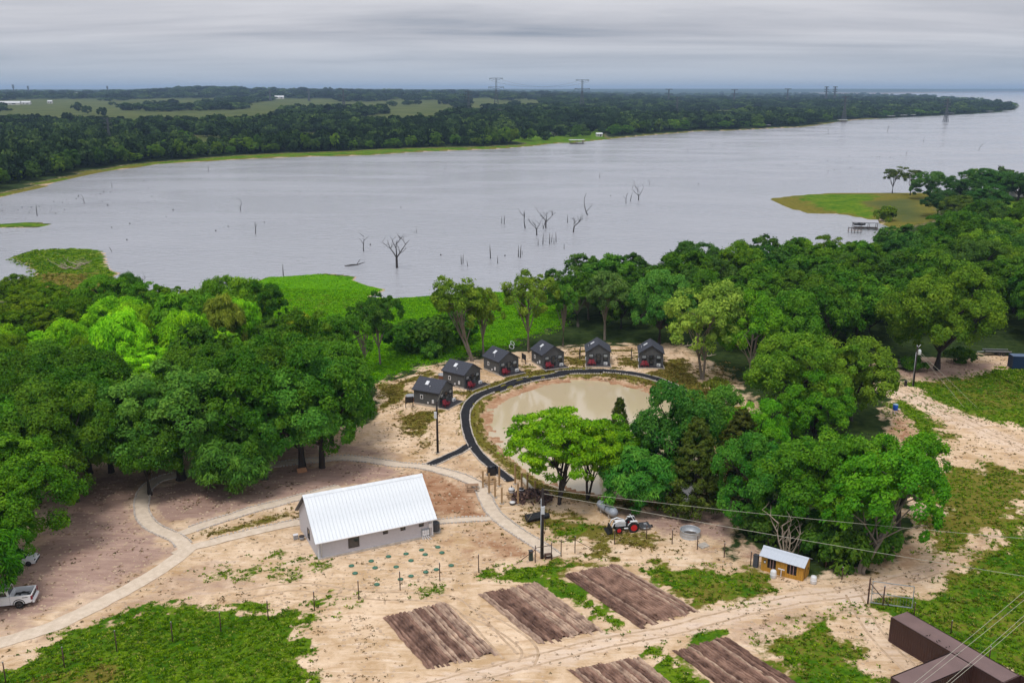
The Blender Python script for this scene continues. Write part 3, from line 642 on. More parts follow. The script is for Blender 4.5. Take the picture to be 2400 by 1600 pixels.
base('big', 1868, 1003, 16.5, 8.8, (0.052, 0.125, 0.020), 'broad light green tree right of the pond with a domed top', name='domed_tree')
base('oak', 1992, 985, 14.5, 6.8, (0.058, 0.118, 0.022), 'rounded green tree left of the blue barrel')
base('oak', 1905, 1052, 11.5, 5.2, (0.034, 0.115, 0.012), 'dense green tree in front of the broad domed tree')
base('big', 2195, 868, 20.5, 10.8, (0.046, 0.108, 0.018), 'enormous round tree on the right with brown shade beneath, next to the power pole', name='giant_tree')
base('lime', 1308, 1182, 14.4, 6.6, (0.072, 0.175, 0.010), 'lime green many-stemmed tree on the near bank of the muddy pond', name='lime_green_tree')
base('lime', 1376, 1172, 12.4, 4.8, (0.078, 0.190, 0.010), 'smaller lime green tree right of the many-stemmed one on the pond bank', name='lime_green_tree')
base('lime', 1428, 1165, 12.8, 4.6, (0.046, 0.130, 0.012), 'green tree with dark straight trunk behind the grey gas tank', name='lime_green_tree')
base('cedar', 1447, 1140, 13.8, 2.7, (0.020, 0.036, 0.012), 'pointed dark cedar whose tip stands against the pond', name='cedar_tree')
base('cedar', 1528, 1150, 11.0, 4.4, (0.040, 0.062, 0.032), 'grey-green shaggy cedar on the near bank of the pond', name='cedar_tree')
base('willow', 1492, 1196, 7.8, 4.8, (0.032, 0.115, 0.028), 'low drooping green tree behind the white tractor', name='drooping_tree')
base('oak', 1574, 1173, 16.5, 5.5, (0.024, 0.085, 0.026), 'dark blue-green tree with straight trunk on the near pond bank')
base('oak', 1655, 1120, 14.5, 4.8, (0.030, 0.090, 0.022), 'dark green tree at the right end of the pond')
base('cedar', 1626, 1202, 13.2, 4.0, CE, 'brownish olive cedar standing right of the tractor', name='cedar_tree')
base('cedar', 1726, 1165, 12.5, 4.4, (0.028, 0.042, 0.015), 'brownish dark cedar among the trees right of the pond', name='cedar_tree')
base('oak', 1768, 1130, 12, 4.2, (0.045, 0.145, 0.014), 'bright green tree between the brownish cedar and the broad domed tree')
base('oak', 1760, 1240, 12.4, 4.5, (0.026, 0.108, 0.024), 'green tree left of the bare twisted tree above the yellow coop')
base('oak', 1868, 1262, 13.2, 5.6, (0.030, 0.105, 0.014), 'green tree right behind the yellow coop')
base('oak', 1958, 1270, 14, 5.8, (0.040, 0.122, 0.016), 'green tree in the clump right of the yellow coop')
base('leanr', 2018, 1342, 15, 5.8, (0.042, 0.125, 0.012), 'tree with three pale leaning trunks right of the yellow coop', name='leaning_tree', rz=0.0)
base('oak', 2105, 1235, 13, 4.8, (0.046, 0.135, 0.012), 'bright green tree at the right end of the coop clump by the grass field')
for px, py, h in ((1835, 1262, 5), (1925, 1305, 4), (1990, 1330, 4.5), (2060, 1310, 4), (1810, 1245, 4)):
    base('bush', px, py, h, 2.6, (0.030, 0.080, 0.018), 'leafy undergrowth shrub in the clump behind the yellow coop', 'undergrowth behind the coop', name='shrub', cat='shrub')
top('pine', 2098, 386, 15, 5.0, (0.026, 0.048, 0.020), 'tall open pine at the water beyond the grassy point', name='pine_tree')
top('pine', 2140, 392, 15, 5.2, (0.024, 0.046, 0.020), 'open pine with several trunks right of the tallest pine on the point', name='pine_tree')
top('oak', 2185, 405, 14, 8.5, BD, 'dark round tree on the shore right of the pines')
top('oak', 2205, 446, 12, 7.2, (0.018, 0.052, 0.026), 'dark tree standing alone on the mown part of the grassy point')
top('oak', 2250, 462, 11, 8.0, (0.040, 0.082, 0.024), 'rounded olive green tree right of the lone tree on the grassy point')
for px, py, r in ((2262, 410, 9), (2310, 398, 10), (2350, 402, 9), (2395, 408, 9), (2320, 440, 9), (2440, 405, 9)):
    top('oak', px, py, 14, r, BD, 'dark tall tree on the lake shore at the right edge', 'dark trees on the right shore')
top('bush', 2078, 482, 6, 4.2, (0.042, 0.085, 0.012), 'bushy young tree by the sandy patch above the boat dock', name='small_tree')
base('bush', 960, 820, 6, 5.0, DK, 'dark thicket in the bright green marsh behind the first cabin', name='thicket', cat='shrub')
base('bush', 1015, 822, 6.5, 5.0, (0.024, 0.070, 0.016), 'dark thicket beside the leaning tree at the marsh edge', name='thicket', cat='shrub')
base('bush', 1060, 800, 6, 5.2, DK, 'dark thicket behind the forked leaning trunk', name='thicket', cat='shrub')
base('bush', 1010, 838, 3.2, 2.3, (0.03, 0.10, 0.02), 'small round bush in front of the marsh thicket', name='shrub', cat='shrub')
base('bush', 1778, 1258, 3.2, 2.6, (0.035, 0.085, 0.025), 'shrub at the sandy bank left of the yellow coop', name='shrub', cat='shrub')
base('bush', 1715, 1010, 4, 3.4, (0.07, 0.09, 0.03), 'shaggy olive shrub between the sandy washout and the domed tree', name='shrub', cat='shrub')
base('bush', 1680, 925, 3, 2.2, (0.06, 0.085, 0.02), 'shrub beside the sandy washout right of the cabins', name='shrub', cat='shrub')
base('bush', 705, 790, 5.5, 3.6, (0.085, 0.13, 0.012), 'yellow-green bush between the dark oaks and the marsh', name='shrub', cat='shrub')
base('bush', 2250, 850, 3, 2.6, DK, 'low shrub under the enormous round tree', name='shrub', cat='shrub')
base('bush', 2140, 868, 2.6, 2.4, DK, 'low shrub by the parked jeep', name='shrub', cat='shrub')

# -- the wood on the left
GL = 'trees of the left wood'
def L(c): return {id(OL): 'olive green round-topped tree in the left wood near the cove', id(LM): 'bright yellow-green tree in the left wood', id(MD): 'mid green tree in the left wood beside the lake', id(DK): 'dark green tree in the depth of the left wood', id(NE): 'vivid light green small tree in the left wood', id(YL): 'straw-coloured weeping tree in the left wood'}[id(c)]
for k, px, py, h, r, c in [('wood', 20, 655, 8, 5, OL), ('wood', 65, 668, 9, 5, OL), ('wood', 105, 672, 9, 5.2, OL), ('wood', 150, 688, 9.5, 5, OL), ('wood', 25, 700, 9, 5, OL), ('wood', 165, 706, 10, 4.6, OL), ('wood', 85, 712, 10, 5.2, OL), ('wood', 40, 740, 9, 5, OL), ('wood', 130, 735, 9, 4.6, OL),
    ('oak', 235, 648, 12.5, 6.6, MD), ('oak', 293, 645, 12, 4.6, DK), ('oak', 345, 674, 11, 5.4, MD), ('wood', 390, 678, 10, 5, OL), ('wood', 430, 690, 10, 4.6, OL),
    ('oak', 265, 703, 12, 6.2, LM), ('willow', 172, 704, 11, 4.6, OL), ('willow', 270, 744, 13, 5.2, LM), ('willow', 148, 760, 10, 4.4, LM), ('willow', 312, 716, 11, 3.8, LM), ('willow', 410, 698, 13, 5.2, MD), ('willow', 428, 742, 12, 5.4, LM), ('willow', 12, 770, 9, 3.6, LM),
    ('lime', 325, 834, 8, 5.2, NE), ('lime', 270, 850, 7, 4, NE),
    ('oak', 65, 812, 15, 6.4, DK), ('oak', 195, 815, 15, 6.4, DK), ('oak', 105, 852, 15.5, 6.4, DK), ('oak', 20, 850, 15, 6.2, DK), ('oak', 110, 895, 16, 6.4, DK), ('oak', 170, 885, 15, 6, DK), ('oak', 235, 885, 15, 6.2, DK), ('oak', 30, 905, 15, 6, DK), ('oak', 60, 960, 14, 6, DK), ('oak', 150, 940, 15, 6, DK), ('oak', -30, 880, 15, 6, DK), ('oak', 5, 960, 13, 5.5, MD),
    ('willow', 515, 656, 12.5, 5.4, MD), ('willow', 580, 662, 13, 5.6, MD), ('oak', 622, 668, 12.5, 4.4, DK), ('willow', 462, 690, 13, 5.2, MD), ('willow', 520, 703, 13, 4.2, YL), ('willow', 562, 712, 11, 4.4, LM), ('wood', 470, 770, 12, 5.2, DK), ('wood', 650, 752, 8, 4.2, DK),
    ('big', 540, 808, 18, 8, DK), ('oak', 450, 815, 16, 6.5, DK), ('oak', 640, 790, 18, 7, DK), ('oak', 715, 752, 17.5, 6.6, DK), ('oak', 770, 742, 17, 6.2, DK), ('oak', 765, 806, 17, 6.4, DK), ('oak', 600, 850, 18, 7, DK), ('oak', 740, 830, 18, 7, DK), ('oak', 345, 900, 13, 5.5, DK), ('oak', 330, 960, 13, 5, DK)]:
    top(k, px, py, h, r, c, L(c) + (', lake side, ' if py < 700 else (', middle, ' if py < 800 else ', near side, ')) + ('left end' if px < 130 else ('left of centre' if px < 300 else ('right of centre' if px < 520 else 'right end'))), GL)
top('open', 885, 692, 15, 4.6, (0.022, 0.066, 0.016), 'dark upright tree beside the marsh at the right end of the left wood', name='slender_tree')
top('open', 850, 720, 14, 4.2, (0.022, 0.066, 0.016), 'dark slim tree next to the upright marsh-side tree', name='slender_tree')

def fill(poly, step, kinds, hs, cols, label, group, seed, rmin=0.6, z=0.0, n_max=400, zones=None):
    rg = random.Random(seed); pl = WP(poly, z); xs = [p[0] for p in pl]; ys = [p[1] for p in pl]; k = 0; y = min(ys)
    while y < max(ys):
        x = min(xs)
        while x < max(xs):
            qx, qy = x + rg.uniform(-.4, .4) * step, y + rg.uniform(-.4, .4) * step
            h = rg.uniform(*hs); r = h * rg.uniform(0.40, 0.52)
            if sdf(np.array([qx]), np.array([qy]), pl)[0] > 0 and all((qx - a) ** 2 + (qy - b) ** 2 > (rmin * (r + c)) ** 2 for a, b, c in trees) and k < n_max:
                u = rg.random(); c = cols[int(u * len(cols))]; ll = label[int(u * len(cols))] if isinstance(label, (list, tuple)) else label
                if zones: ppx = PX((qx, qy, h))[0]; ll += ', ' + ('lake-front' if qy > 262 else ('second row' if qy > 238 else ('third row' if qy > 215 else 'near row'))) + ', ' + zones[min(len(zones) - 1, max(0, int((ppx - 1480) / 160)))]
                plant(rg.choice(kinds), qx, qy, h, r, c, ll, group); k += 1
            x += step
        y += step
    return k
k1 = fill([(-90, 1010), (210, 1010), (540, 920), (640, 850), (590, 770), (470, 770), (330, 770), (0, 770), (-120, 800)], 7.5, ['wood', 'willow'], (6.5, 9), [MD, LM, OL], ['mid green understorey tree inside the left wood', 'yellow-green understorey tree inside the left wood', 'olive understorey tree inside the left wood'], 'understorey of the left wood', 3)
# -- the wood behind the cabins and on the right
k2 = fill([(1290, 735), (1400, 705), (1500, 695), (1530, 780), (1440, 782), (1340, 785)], 7.0, ['open', 'wood', 'wood'], (10, 14), [(0.035, 0.088, 0.022), (0.028, 0.072, 0.026), DK], ['green tree in the strip of wood behind the cabins', 'blue-green tree in the strip of wood behind the cabins', 'dark tree in the strip of wood behind the cabins'], 'trees behind the cabins', 4, 0.5)
k3 = fill([(1500, 700), (1560, 690), (1650, 678), (1760, 666), (1900, 654), (2010, 668), (2090, 650), (2200, 612), (2300, 560), (2480, 540), (2560, 900), (2420, 800), (2330, 790), (2230, 770), (2060, 790), (1960, 840), (1830, 850), (1700, 800), (1560, 785)], 8.2, ['wood', 'wood', 'oak'], (12.5, 16.5), [(0.030, 0.082, 0.014), DK, (0.024, 0.066, 0.022), (0.046, 0.105, 0.014)], ['green tree in the right wood', 'dark green tree in the right wood', 'blue-green tree in the right wood', 'light green tree in the right wood'], 'trees of the right wood', 5, 0.52, zones=['above the last cabin', 'above the silvery tree', 'left of the domed tree', 'above the domed tree', 'left of the giant tree', 'above the giant tree'])
k4 = 0 and fill([(1930, 1120), (2030, 1120), (2060, 1180), (1990, 1230), (1860, 1200)], 6, ['wood'], (9, 12), [(0.034, 0.10, 0.016)], 'green tree between the domed tree and the coop clump', 'trees between dome and coop', 6, 0.5)
NEAR_TREES = tcount

# ------------------------------------------------------------------ the far bank
def wt_at(k, x, y):
    i = np.clip(np.searchsorted(gx, x), 0, nx - 1); j = np.clip(np.searchsorted(gy, y), 0, ny - 1); return Wt[k][j * nx + i]
rg = np.random.default_rng(12)
pts = []; d = 430.0
while d < 9500:
    s = max(8.5, 0.0105 * d) if d < 2600 else max(8.5, 0.0105 * 2600 + 0.03 * (d - 2600))
    w_ = d * (0.66 + 60 / d); xs = np.arange(-w_, w_, s); xs = xs + rg.uniform(-.45, .45, len(xs)) * s; ys = d + rg.uniform(-.45, .45, len(xs)) * s
    pts.append(np.stack([xs, ys, np.full(len(xs), s)], 1)); d += s * (0.95 if d < 1500 else 1.25)
pts = np.concatenate(pts)
X_, Y_, S_ = pts.T
dl_ = np.minimum(sdf(X_, Y_, lake_poly), -sdf(X_, Y_, isle_poly))
forest = wt_at('forest', X_, Y_); field = wt_at('field', X_, Y_); grassy = wt_at('grass', X_, Y_)
hedge = (fbm(X_ / 160, Y_ / 420, 31, 3) > 0.60) & (rg.random(len(X_)) < 0.75)
gap = 10 + 10 * fbm(X_ / 40, Y_ / 40, 8, 2) + 26 * np.exp(-((X_ / Y_ + 0.17) / 0.16) ** 2)
homes = sdf(X_, Y_, WP([(1150, 330), (1250, 315), (1330, 298), (1440, 294), (1440, 325), (1300, 342)], 0), 100) > 0
keep = (dl_ < -gap) & (Y_ > 380) & ((field < 0.3) | hedge) & ~(homes & (rg.random(len(X_)) < 0.82)) & ~((dl_ > -90) & (Y_ < 430 + 0.0 * X_) & (X_ > 100))
keep &= ~((X_ > 60) & (Y_ < 520))
# the dark treed headland on the right is dense; thin the woods a little elsewhere
keep &= (rg.random(len(X_)) < 0.93)
X_, Y_, S_ = X_[keep], Y_[keep], S_[keep]
Zg = land(X_, Y_)
sc = np.clip(S_ / 9.2, 0.85, 3.2) * rg.uniform(0.75, 1.3, len(X_)); hs_ = rg.uniform(0.6, 1.5, len(X_)) * (0.75 + 0.5 * fbm(X_ / 90, Y_ / 90, 19, 2)) * np.where(Y_ > 2600, 1.15, 1.0)
inview = np.abs(X_ / Y_) < 0.55
# nearest far-bank trees stand as things of their own
bins = np.floor((X_ / Y_ + 0.55) / 0.055).astype(int); order = []
for bi in range(20):
    k_ = np.nonzero(inview & (bins == bi))[0]; order += list(k_[np.argsort(-dl_[keep][k_])][:4])
FB = 'trees along the far bank'
for i in order:
    u = X_[i] / Y_[i]; lb = 'waterside tree on the far bank, ' + ['at the left edge', 'below the left lattice pylon', 'below the hay clearing', 'right of the hay clearing', 'below the pale green far fields', 'left of the white shore houses', 'around the white shore houses', 'right of the white shore houses', 'below the distant right woods', 'towards the headland'][min(9, int((u + 0.55) / 0.11))]
    c = [(0.030, 0.075, 0.016), (0.045, 0.095, 0.018), (0.024, 0.058, 0.018)][i % 3]
    plant('wood', X_[i], Y_[i], 10.5 * hs_[i], 5.4 * sc[i], c, lb, FB, z=Zg[i], tr=False)
for px, py, h, r, lb in [(404, 249, 16, 17, 'big round lone tree in the far pasture, left of two'), (549, 251, 17, 16, 'big round lone tree in the far pasture, right of two'), (263, 247, 9, 9, 'small lone tree left of the big round pasture trees'),
    (955, 249, 15, 14, 'round tree at the edge of the pale green far field'), (918, 250, 13, 13, 'low round tree on the left of the pale green far field'), (979, 246, 12, 10, 'smaller round tree right of the pale green far field'), (1036, 245, 14, 12, 'dark round tree between the two pale green far fields'), (1210, 245, 12, 12, 'lone tree in the right pale green far field'),
    (180, 262, 17, 10, 'tall loose tree at the front of the far pasture'), (205, 268, 15, 9, 'tree in front of the tall loose pasture tree'), (240, 272, 14, 8, 'tree beside the left lattice tower'),
    (430, 325, 13, 9, 'bright tree in the hay clearing of the far wood'), (570, 345, 14, 11, 'broad tree at the right end of the hay clearing'), (395, 340, 11, 8, 'light green tree on the far bank below the hay clearing')]:
    p = G(px, py + (0 if py < 300 else 15)); plant('far' if py < 300 else 'oak', p.x, p.y, h, r, (0.020, 0.042, 0.018) if py < 300 else (0.045, 0.10, 0.018), lb, 'lone far trees', z=p.z, tr=False)
m_ = np.ones(len(X_), bool); m_[np.array(order)] = False
fm = bpy.data.meshes.new('far_woodland'); fm.from_pydata([tuple(v) for v in np.stack([X_, Y_, Zg - 0.3], -1)[m_]], [], [])
for nm_, v in (('sxy', sc[m_]), ('sz', hs_[m_])):
    a = fm.attributes.new(nm_, 'FLOAT', 'POINT'); a.data.foreach_set('value', v.astype(np.float32))
fw = link(bpy.data.objects.new('far_woodland', fm)); fw['kind'] = 'stuff'; tag(fw, 'dark green woodland massed across the far side of the lake', 'woodland')
ng = bpy.data.node_groups.new('scatter_far_trees', 'GeometryNodeTree')
ng.interface.new_socket('Geometry', in_out='INPUT', socket_type='NodeSocketGeometry'); ng.interface.new_socket('Geometry', in_out='OUTPUT', socket_type='NodeSocketGeometry')
q = ng.nodes; ll = ng.links
gi, go = q.new('NodeGroupInput'), q.new('NodeGroupOutput'); iop = q.new('GeometryNodeInstanceOnPoints'); mtp = q.new('GeometryNodeMeshToPoints')
ll.new(gi.outputs[0], mtp.inputs[0]); ll.new(mtp.outputs[0], iop.inputs['Points']); ll.new(iop.outputs[0], go.inputs[0])
jn = q.new('GeometryNodeGeometryToInstance')
srcs = []
for k in range(4):
    so = bpy.data.objects.new('far_tree_shape', PROTO['far'][k][0]); oi = q.new('GeometryNodeObjectInfo'); oi.inputs['Object'].default_value = so; ll.new(oi.outputs['Geometry'], jn.inputs[0])
ll.new(jn.outputs[0], iop.inputs['Instance']); iop.inputs['Pick Instance'].default_value = True
rv = q.new('FunctionNodeRandomValue'); rv.data_type = 'INT'
for s_ in rv.inputs:
    if s_.name == 'Max' and s_.type == 'INT': s_.default_value = 3
    if s_.name == 'Min' and s_.type == 'INT': s_.default_value = 0
ll.new([o for o in rv.outputs if o.type == 'INT'][0], iop.inputs['Instance Index'])
rr = q.new('FunctionNodeRandomValue'); rr.data_type = 'FLOAT_VECTOR'; rr.inputs[0].default_value = (0, 0, 0); rr.inputs[1].default_value = (0, 0, 6.28); ll.new(rr.outputs[0], iop.inputs['Rotation'])
a1 = q.new('GeometryNodeInputNamedAttribute'); a1.data_type = 'FLOAT'; a1.inputs[0].default_value = 'sxy'
a2 = q.new('GeometryNodeInputNamedAttribute'); a2.data_type = 'FLOAT'; a2.inputs[0].default_value = 'sz'
cb = q.new('ShaderNodeCombineXYZ'); ll.new(a1.outputs[0], cb.inputs[0]); ll.new(a1.outputs[0], cb.inputs[1]); ll.new(a2.outputs[0], cb.inputs[2]); ll.new(cb.outputs[0], iop.inputs['Scale'])
fw.modifiers.new('scatter', 'NODES').node_group = ng
far_ng = ng

# ------------------------------------------------------------------ air
hzm = bpy.data.materials.new('haze'); hzm.use_nodes = True; hn = hzm.node_tree.nodes; hn.clear()
ho = N(hn, 'ShaderNodeOutputMaterial'); hv = N(hn, 'ShaderNodeVolumePrincipled', inp={'Color': (0.50, 0.71, 1.0, 1), 'Density': 7.5e-5, 'Anisotropy': 0.0})
hzm.node_tree.links.new(hv.outputs[0], ho.inputs['Volume'])
hb = MB().box((0, 12500, 65), (34500, 27000, 144)).build('haze', hzm); hb['kind'] = 'stuff'
tag(hb, 'pale blue haze in the air over the lake and far hills', 'haze')

# ------------------------------------------------------------------ paths
gravel = mat('pale_crushed_gravel', (0.56, 0.45, 0.335), 0.95, 0.0, 1.2, 0.4, col2=(0.72, 0.60, 0.475), spec=0.1)
black = mat('black_path_surface', (0.018, 0.018, 0.021), 0.85, 0.4, 2.0, 0.3, spec=0.2)
stone = mat('limestone_edging', (0.52, 0.46, 0.40), 0.9, 0.25, 2.0, 0.3)
def hgt(x, y): return gz(x, y) + float((fbm(np.array([x * 0.45]), np.array([y * 0.45]), 11, 3)[0] - 0.5) * 0.22 + (fbm(np.array([x * 0.06]), np.array([y * 0.06]), 3, 2)[0] - 0.5) * 0.25)
def hgtv(x, y): return land(x, y) + (fbm(x * 0.45, y * 0.45, 11, 3) - 0.5) * 0.22 + (fbm(x * 0.06, y * 0.06, 3, 2) - 0.5) * 0.25
stones_v = {}
rs = random.Random(5)
def ribbon(name, pix, w, m, lift, stones=(1, -1), step=0.5, start=0, end=0, off=0.0):
    c = smooth_line(WP(pix), 8); d = np.array(c); seg = np.hypot(*np.diff(d, axis=0).T); s = np.concatenate([[0], np.cumsum(seg)])
    t = np.arange(0, s[-1], step); x = np.interp(t, s, d[:, 0]); y = np.interp(t, s, d[:, 1])
    tx, ty = np.gradient(x), np.gradient(y); L_ = np.hypot(tx, ty); nx_, ny_ = -ty / L_, tx / L_; x = x + nx_ * off; y = y + ny_ * off
    wob = w / 2 * (1 + 0.10 * (fbm(t * 0.8, t * 0 + 3.3, len(pix), 2) - 0.5) * 2)
    cols = np.linspace(-1, 1, 5); V = []
    for o in cols:
        xx, yy = x + nx_ * wob * o, y + ny_ * wob * o; V.append(np.stack([xx, yy, hgtv(xx, yy) + lift - 0.05 * (abs(o) > .9)], 1))
    V = np.stack(V, 1); kk = len(t); i = np.arange(kk * 5).reshape(kk, 5)
    Fq = np.stack([i[:-1, :-1], i[:-1, 1:], i[1:, 1:], i[1:, :-1]], -1).reshape(-1, 4)
    o = struct(link(bpy.data.objects.new(name, npmesh(name, V.reshape(-1, 3), Fq, m, 4, True))))
    if not stones: return o
    b = MB()
    for sgn in stones:
        q = start
        while q < s[-1] - end:
            ln = rs.uniform(0.28, 0.55); k = min(int(q / step), kk - 1)
            px, py = x[k] + nx_[k] * (wob[k] + 0.10) * sgn, y[k] + ny_[k] * (wob[k] + 0.10) * sgn
            b.box((px, py, float(hgtv(np.array([px]), np.array([py]))[0]) + 0.07), (ln * 0.92, rs.uniform(0.16, 0.30), rs.uniform(0.16, 0.26)), math.atan2(ty[k], tx[k]) + rs.uniform(-.25, .25), taper=0.8)
            q += ln
    e = b.build('edging_stones', stone, o); e['kind'] = 'stuff'
    return o
ribbon('gravel_path', [(-60, 1524), (0, 1504), (102, 1475), (170, 1445), (272, 1394), (357, 1346), (418, 1305), (445, 1280)], 2.1, gravel, 0.095, (), 0.5)
ribbon('gravel_path', [(440, 1290), (420, 1266), (385, 1248), (357, 1234), (334, 1205), (334, 1166), (350, 1138), (390, 1118), (470, 1106), (601, 1095), (656, 1087), (733, 1078), (779, 1073), (825, 1073), (886, 1081), (940, 1089), (990, 1093), (1038, 1104), (1089, 1121), (1123, 1140), (1137, 1166), (1150, 1193), (1171, 1217), (1208, 1244), (1252, 1271), (1304, 1306)], 1.7, gravel, 0.107, (1, -1), 0.5, 2)
ribbon('gravel_path', [(395, 1262), (440, 1245), (476, 1231), (544, 1210), (612, 1189), (701, 1166), (800, 1140)], 1.6, gravel, 0.101, (1, -1), 0.5, 3.5)
ribbon('gravel_path', [(410, 1300), (445, 1284), (510, 1268), (578, 1251), (640, 1237), (705, 1223)], 1.7, gravel, 0.113, (1,), 0.5, 5)
ribbon('gravel_path', [(1022, 1223), (1060, 1220), (1110, 1217), (1160, 1216)], 1.2, gravel, 0.119, (1, -1), 0.5, 0, 1.0)
ribbon('black_path', [(1600, 916), (1565, 898), (1514, 880), (1463, 871), (1412, 867), (1344, 867), (1293, 873), (1225, 886), (1174, 904), (1130, 920), (1103, 940), (1091, 965), (1092, 995), (1099, 1023), (1112, 1050), (1130, 1072), (1160, 1098), (1198, 1128)], 1.35, black, 0.17, (1, -1), 0.5)
ribbon('black_path', [(1104, 1040), (1082, 1056), (1055, 1068), (1004, 1090)], 1.35, black, 0.18, (1, -1), 0.5, 1.6)

trk = mat('packed_wheel_track', (0.36, 0.245, 0.15), 0.95, 0.0, 1.4, 0.5, col2=(0.62, 0.46, 0.32), spec=0.05)
for pix in ([(980, 1618), (1200, 1560), (1400, 1508), (1560, 1478), (1700, 1442), (1850, 1408), (2000, 1386), (2140, 1350), (2230, 1315)], [(560, 1395), (700, 1375), (860, 1395), (1000, 1400), (1080, 1420), (1200, 1540)], [(2060, 900), (2150, 930), (2260, 985), (2430, 1060)], [(1090, 1430), (1180, 1470), (1240, 1520), (1230, 1560)], [(2000, 1392), (2035, 1460), (2075, 1510), (2150, 1585)]):
    for s_ in (-0.8, 0.8): ribbon('wheel_track', pix, 0.34, trk, 0.035, (), 0.5, off=s_)

# ------------------------------------------------------------------ garden plots
soil_d = mat('dark_soil_and_furrow_shade', (0.060, 0.033, 0.026), 0.95, 0.0, 0.9, 0.6, col2=(0.26, 0.155, 0.115), spec=0.1)
soil_l = mat('dry_sandy_soil', (0.16, 0.10, 0.08), 0.95, 0.0, 0.8, 0.6, col2=(0.60, 0.43, 0.31), spec=0.1)
soil_m = mat('brown_tilled_soil', (0.105, 0.058, 0.044), 0.95, 0.0, 0.7, 0.6, col2=(0.39, 0.24, 0.175), spec=0.1)
def plot(pix, rows, pattern, label):
    rows = rows * 2; pattern = [p_ for q_ in pattern for p_ in ((q_, q_) if rs.random() < .5 else (q_, min(2, q_ + 1)))]
    c = [P(*p) for p in pix]; o = thing('garden_plot', label, 'garden plot', (c[0] + c[2]) / 2, 0, 'tilled garden plots'); off = o.location
    def at(u, v):
        u = 0.5 + (u - 0.5) * (1 + 0.0 * v); return (c[0] * (1 - u) + c[1] * u) * (1 - v) + (c[3] * (1 - u) + c[2] * u) * v
    nU, nV = rows * 2, 24; V = np.array([[tuple(at(0.02 + .96 * i / nU, 0.035 + .93 * j / nV)) for i in range(nU + 1)] for j in range(nV + 1)])
    V[..., 2] = hgtv(V[..., 0], V[..., 1]) + 0.045; V -= np.array(off)
    i = np.arange((nV + 1) * (nU + 1)).reshape(nV + 1, nU + 1); Fq = np.stack([i[:-1, :-1], i[:-1, 1:], i[1:, 1:], i[1:, :-1]], -1).reshape(-1, 4)
    link(bpy.data.objects.new('soil_bed', npmesh('soil_bed', V.reshape(-1, 3), Fq, soil_d, 4, True)), o)  # bed coloured dark so the gaps between ridges read as furrow shade
    for r in range(rows):
        m = [soil_d, soil_m, soil_l][pattern[r % len(pattern)]]; v = np.linspace(rs.uniform(-.03, .045), 1 - rs.uniform(-.03, .045), 42); sec = []
        for k, (du, dz) in enumerate(((0.12, 0.0), (0.30, 0.20), (0.5, 0.27), (0.70, 0.20), (0.88, 0.0))):
            u = (r + du + 0.5 * (fbm(v * 14, v * 0 + r, 3 + k, 2) - 0.5)) / rows; p = np.array([tuple(at(a, b_)) for a, b_ in zip(u, v)])
            p[:, 2] = hgtv(p[:, 0], p[:, 1]) + 0.05 + dz * (0.3 + 1.1 * fbm(v * 30, v * 0 + r * 3.1 + k, 7, 2)) * np.minimum(1, np.minimum(v, 1 - v) * 25); sec.append(p - np.array(off))
        S = np.stack(sec, 1); i = np.arange(S.shape[0] * 5).reshape(-1, 5); Fq = np.stack([i[:-1, :-1], i[:-1, 1:], i[1:, 1:], i[1:, :-1]], -1).reshape(-1, 4)
        link(bpy.data.objects.new('furrow_ridge', npmesh('furrow_ridge', S.reshape(-1, 3), Fq, m, 4, True)), o)
    return o
plot([(893.5, 1446), (1041.5, 1410.5), (1167, 1533), (1000.7, 1568.7)], 8, [1, 0, 0, 2, 0, 2, 1, 2], 'small tilled garden plot with dark furrows, nearest the green lawn')
plot([(1118, 1392), (1256, 1365), (1416, 1479), (1262, 1509)], 9, [2, 0, 0, 0, 1, 2, 1, 2, 2], 'tilled garden plot with dark and sandy furrows in the middle of the upper row')
plot([(1317, 1346), (1443, 1322), (1637, 1431), (1500, 1471)], 11, [0, 0, 1, 0, 1, 1, 1, 1, 1, 1, 1], 'large brown garden plot at the right end of the upper row')
plot([(1574, 1523), (1698, 1491), (1900, 1625), (1760, 1660)], 9, [0, 0, 1, 0, 1, 0, 1, 0, 0], 'dark tilled garden plot at the bottom edge below the dirt track, right one')
plot([(1330, 1570), (1494, 1537), (1640, 1655), (1480, 1690)], 9, [1, 0, 1, 0, 1, 2, 1, 0, 2], 'brown tilled garden plot at the bottom edge below the dirt track, left one')

# ------------------------------------------------------------------ the white-roofed hall
roofw = mat('white_metal_roof', (0.70, 0.735, 0.76), 0.38, 0.0, 0.9, 0.0, spec=0.5, col2=(0.86, 0.885, 0.90), stretch=(1.6, 0.35, 0.35))
wallg = mat('pale_grey_stucco', (0.55, 0.53, 0.56), 0.85, 0.05, 4.0, 0.15)
trimw = mat('white_trim', (0.78, 0.78, 0.80), 0.5, 0.04)
dkfr = mat('dark_window_frame', (0.045, 0.035, 0.035), 0.5, 0.1)
glass = mat('dark_window_glass', (0.035, 0.038, 0.042), 0.06, 0.5, 0.9, spec=0.8)
greym = mat('grey_painted_metal', (0.33, 0.34, 0.36), 0.45, 0.08)
dgrey = mat('dark_grey_metal', (0.06, 0.062, 0.068), 0.5, 0.15)
conc = mat('concrete', (0.42, 0.38, 0.33), 0.9, 0.12, 2.0, 0.2)
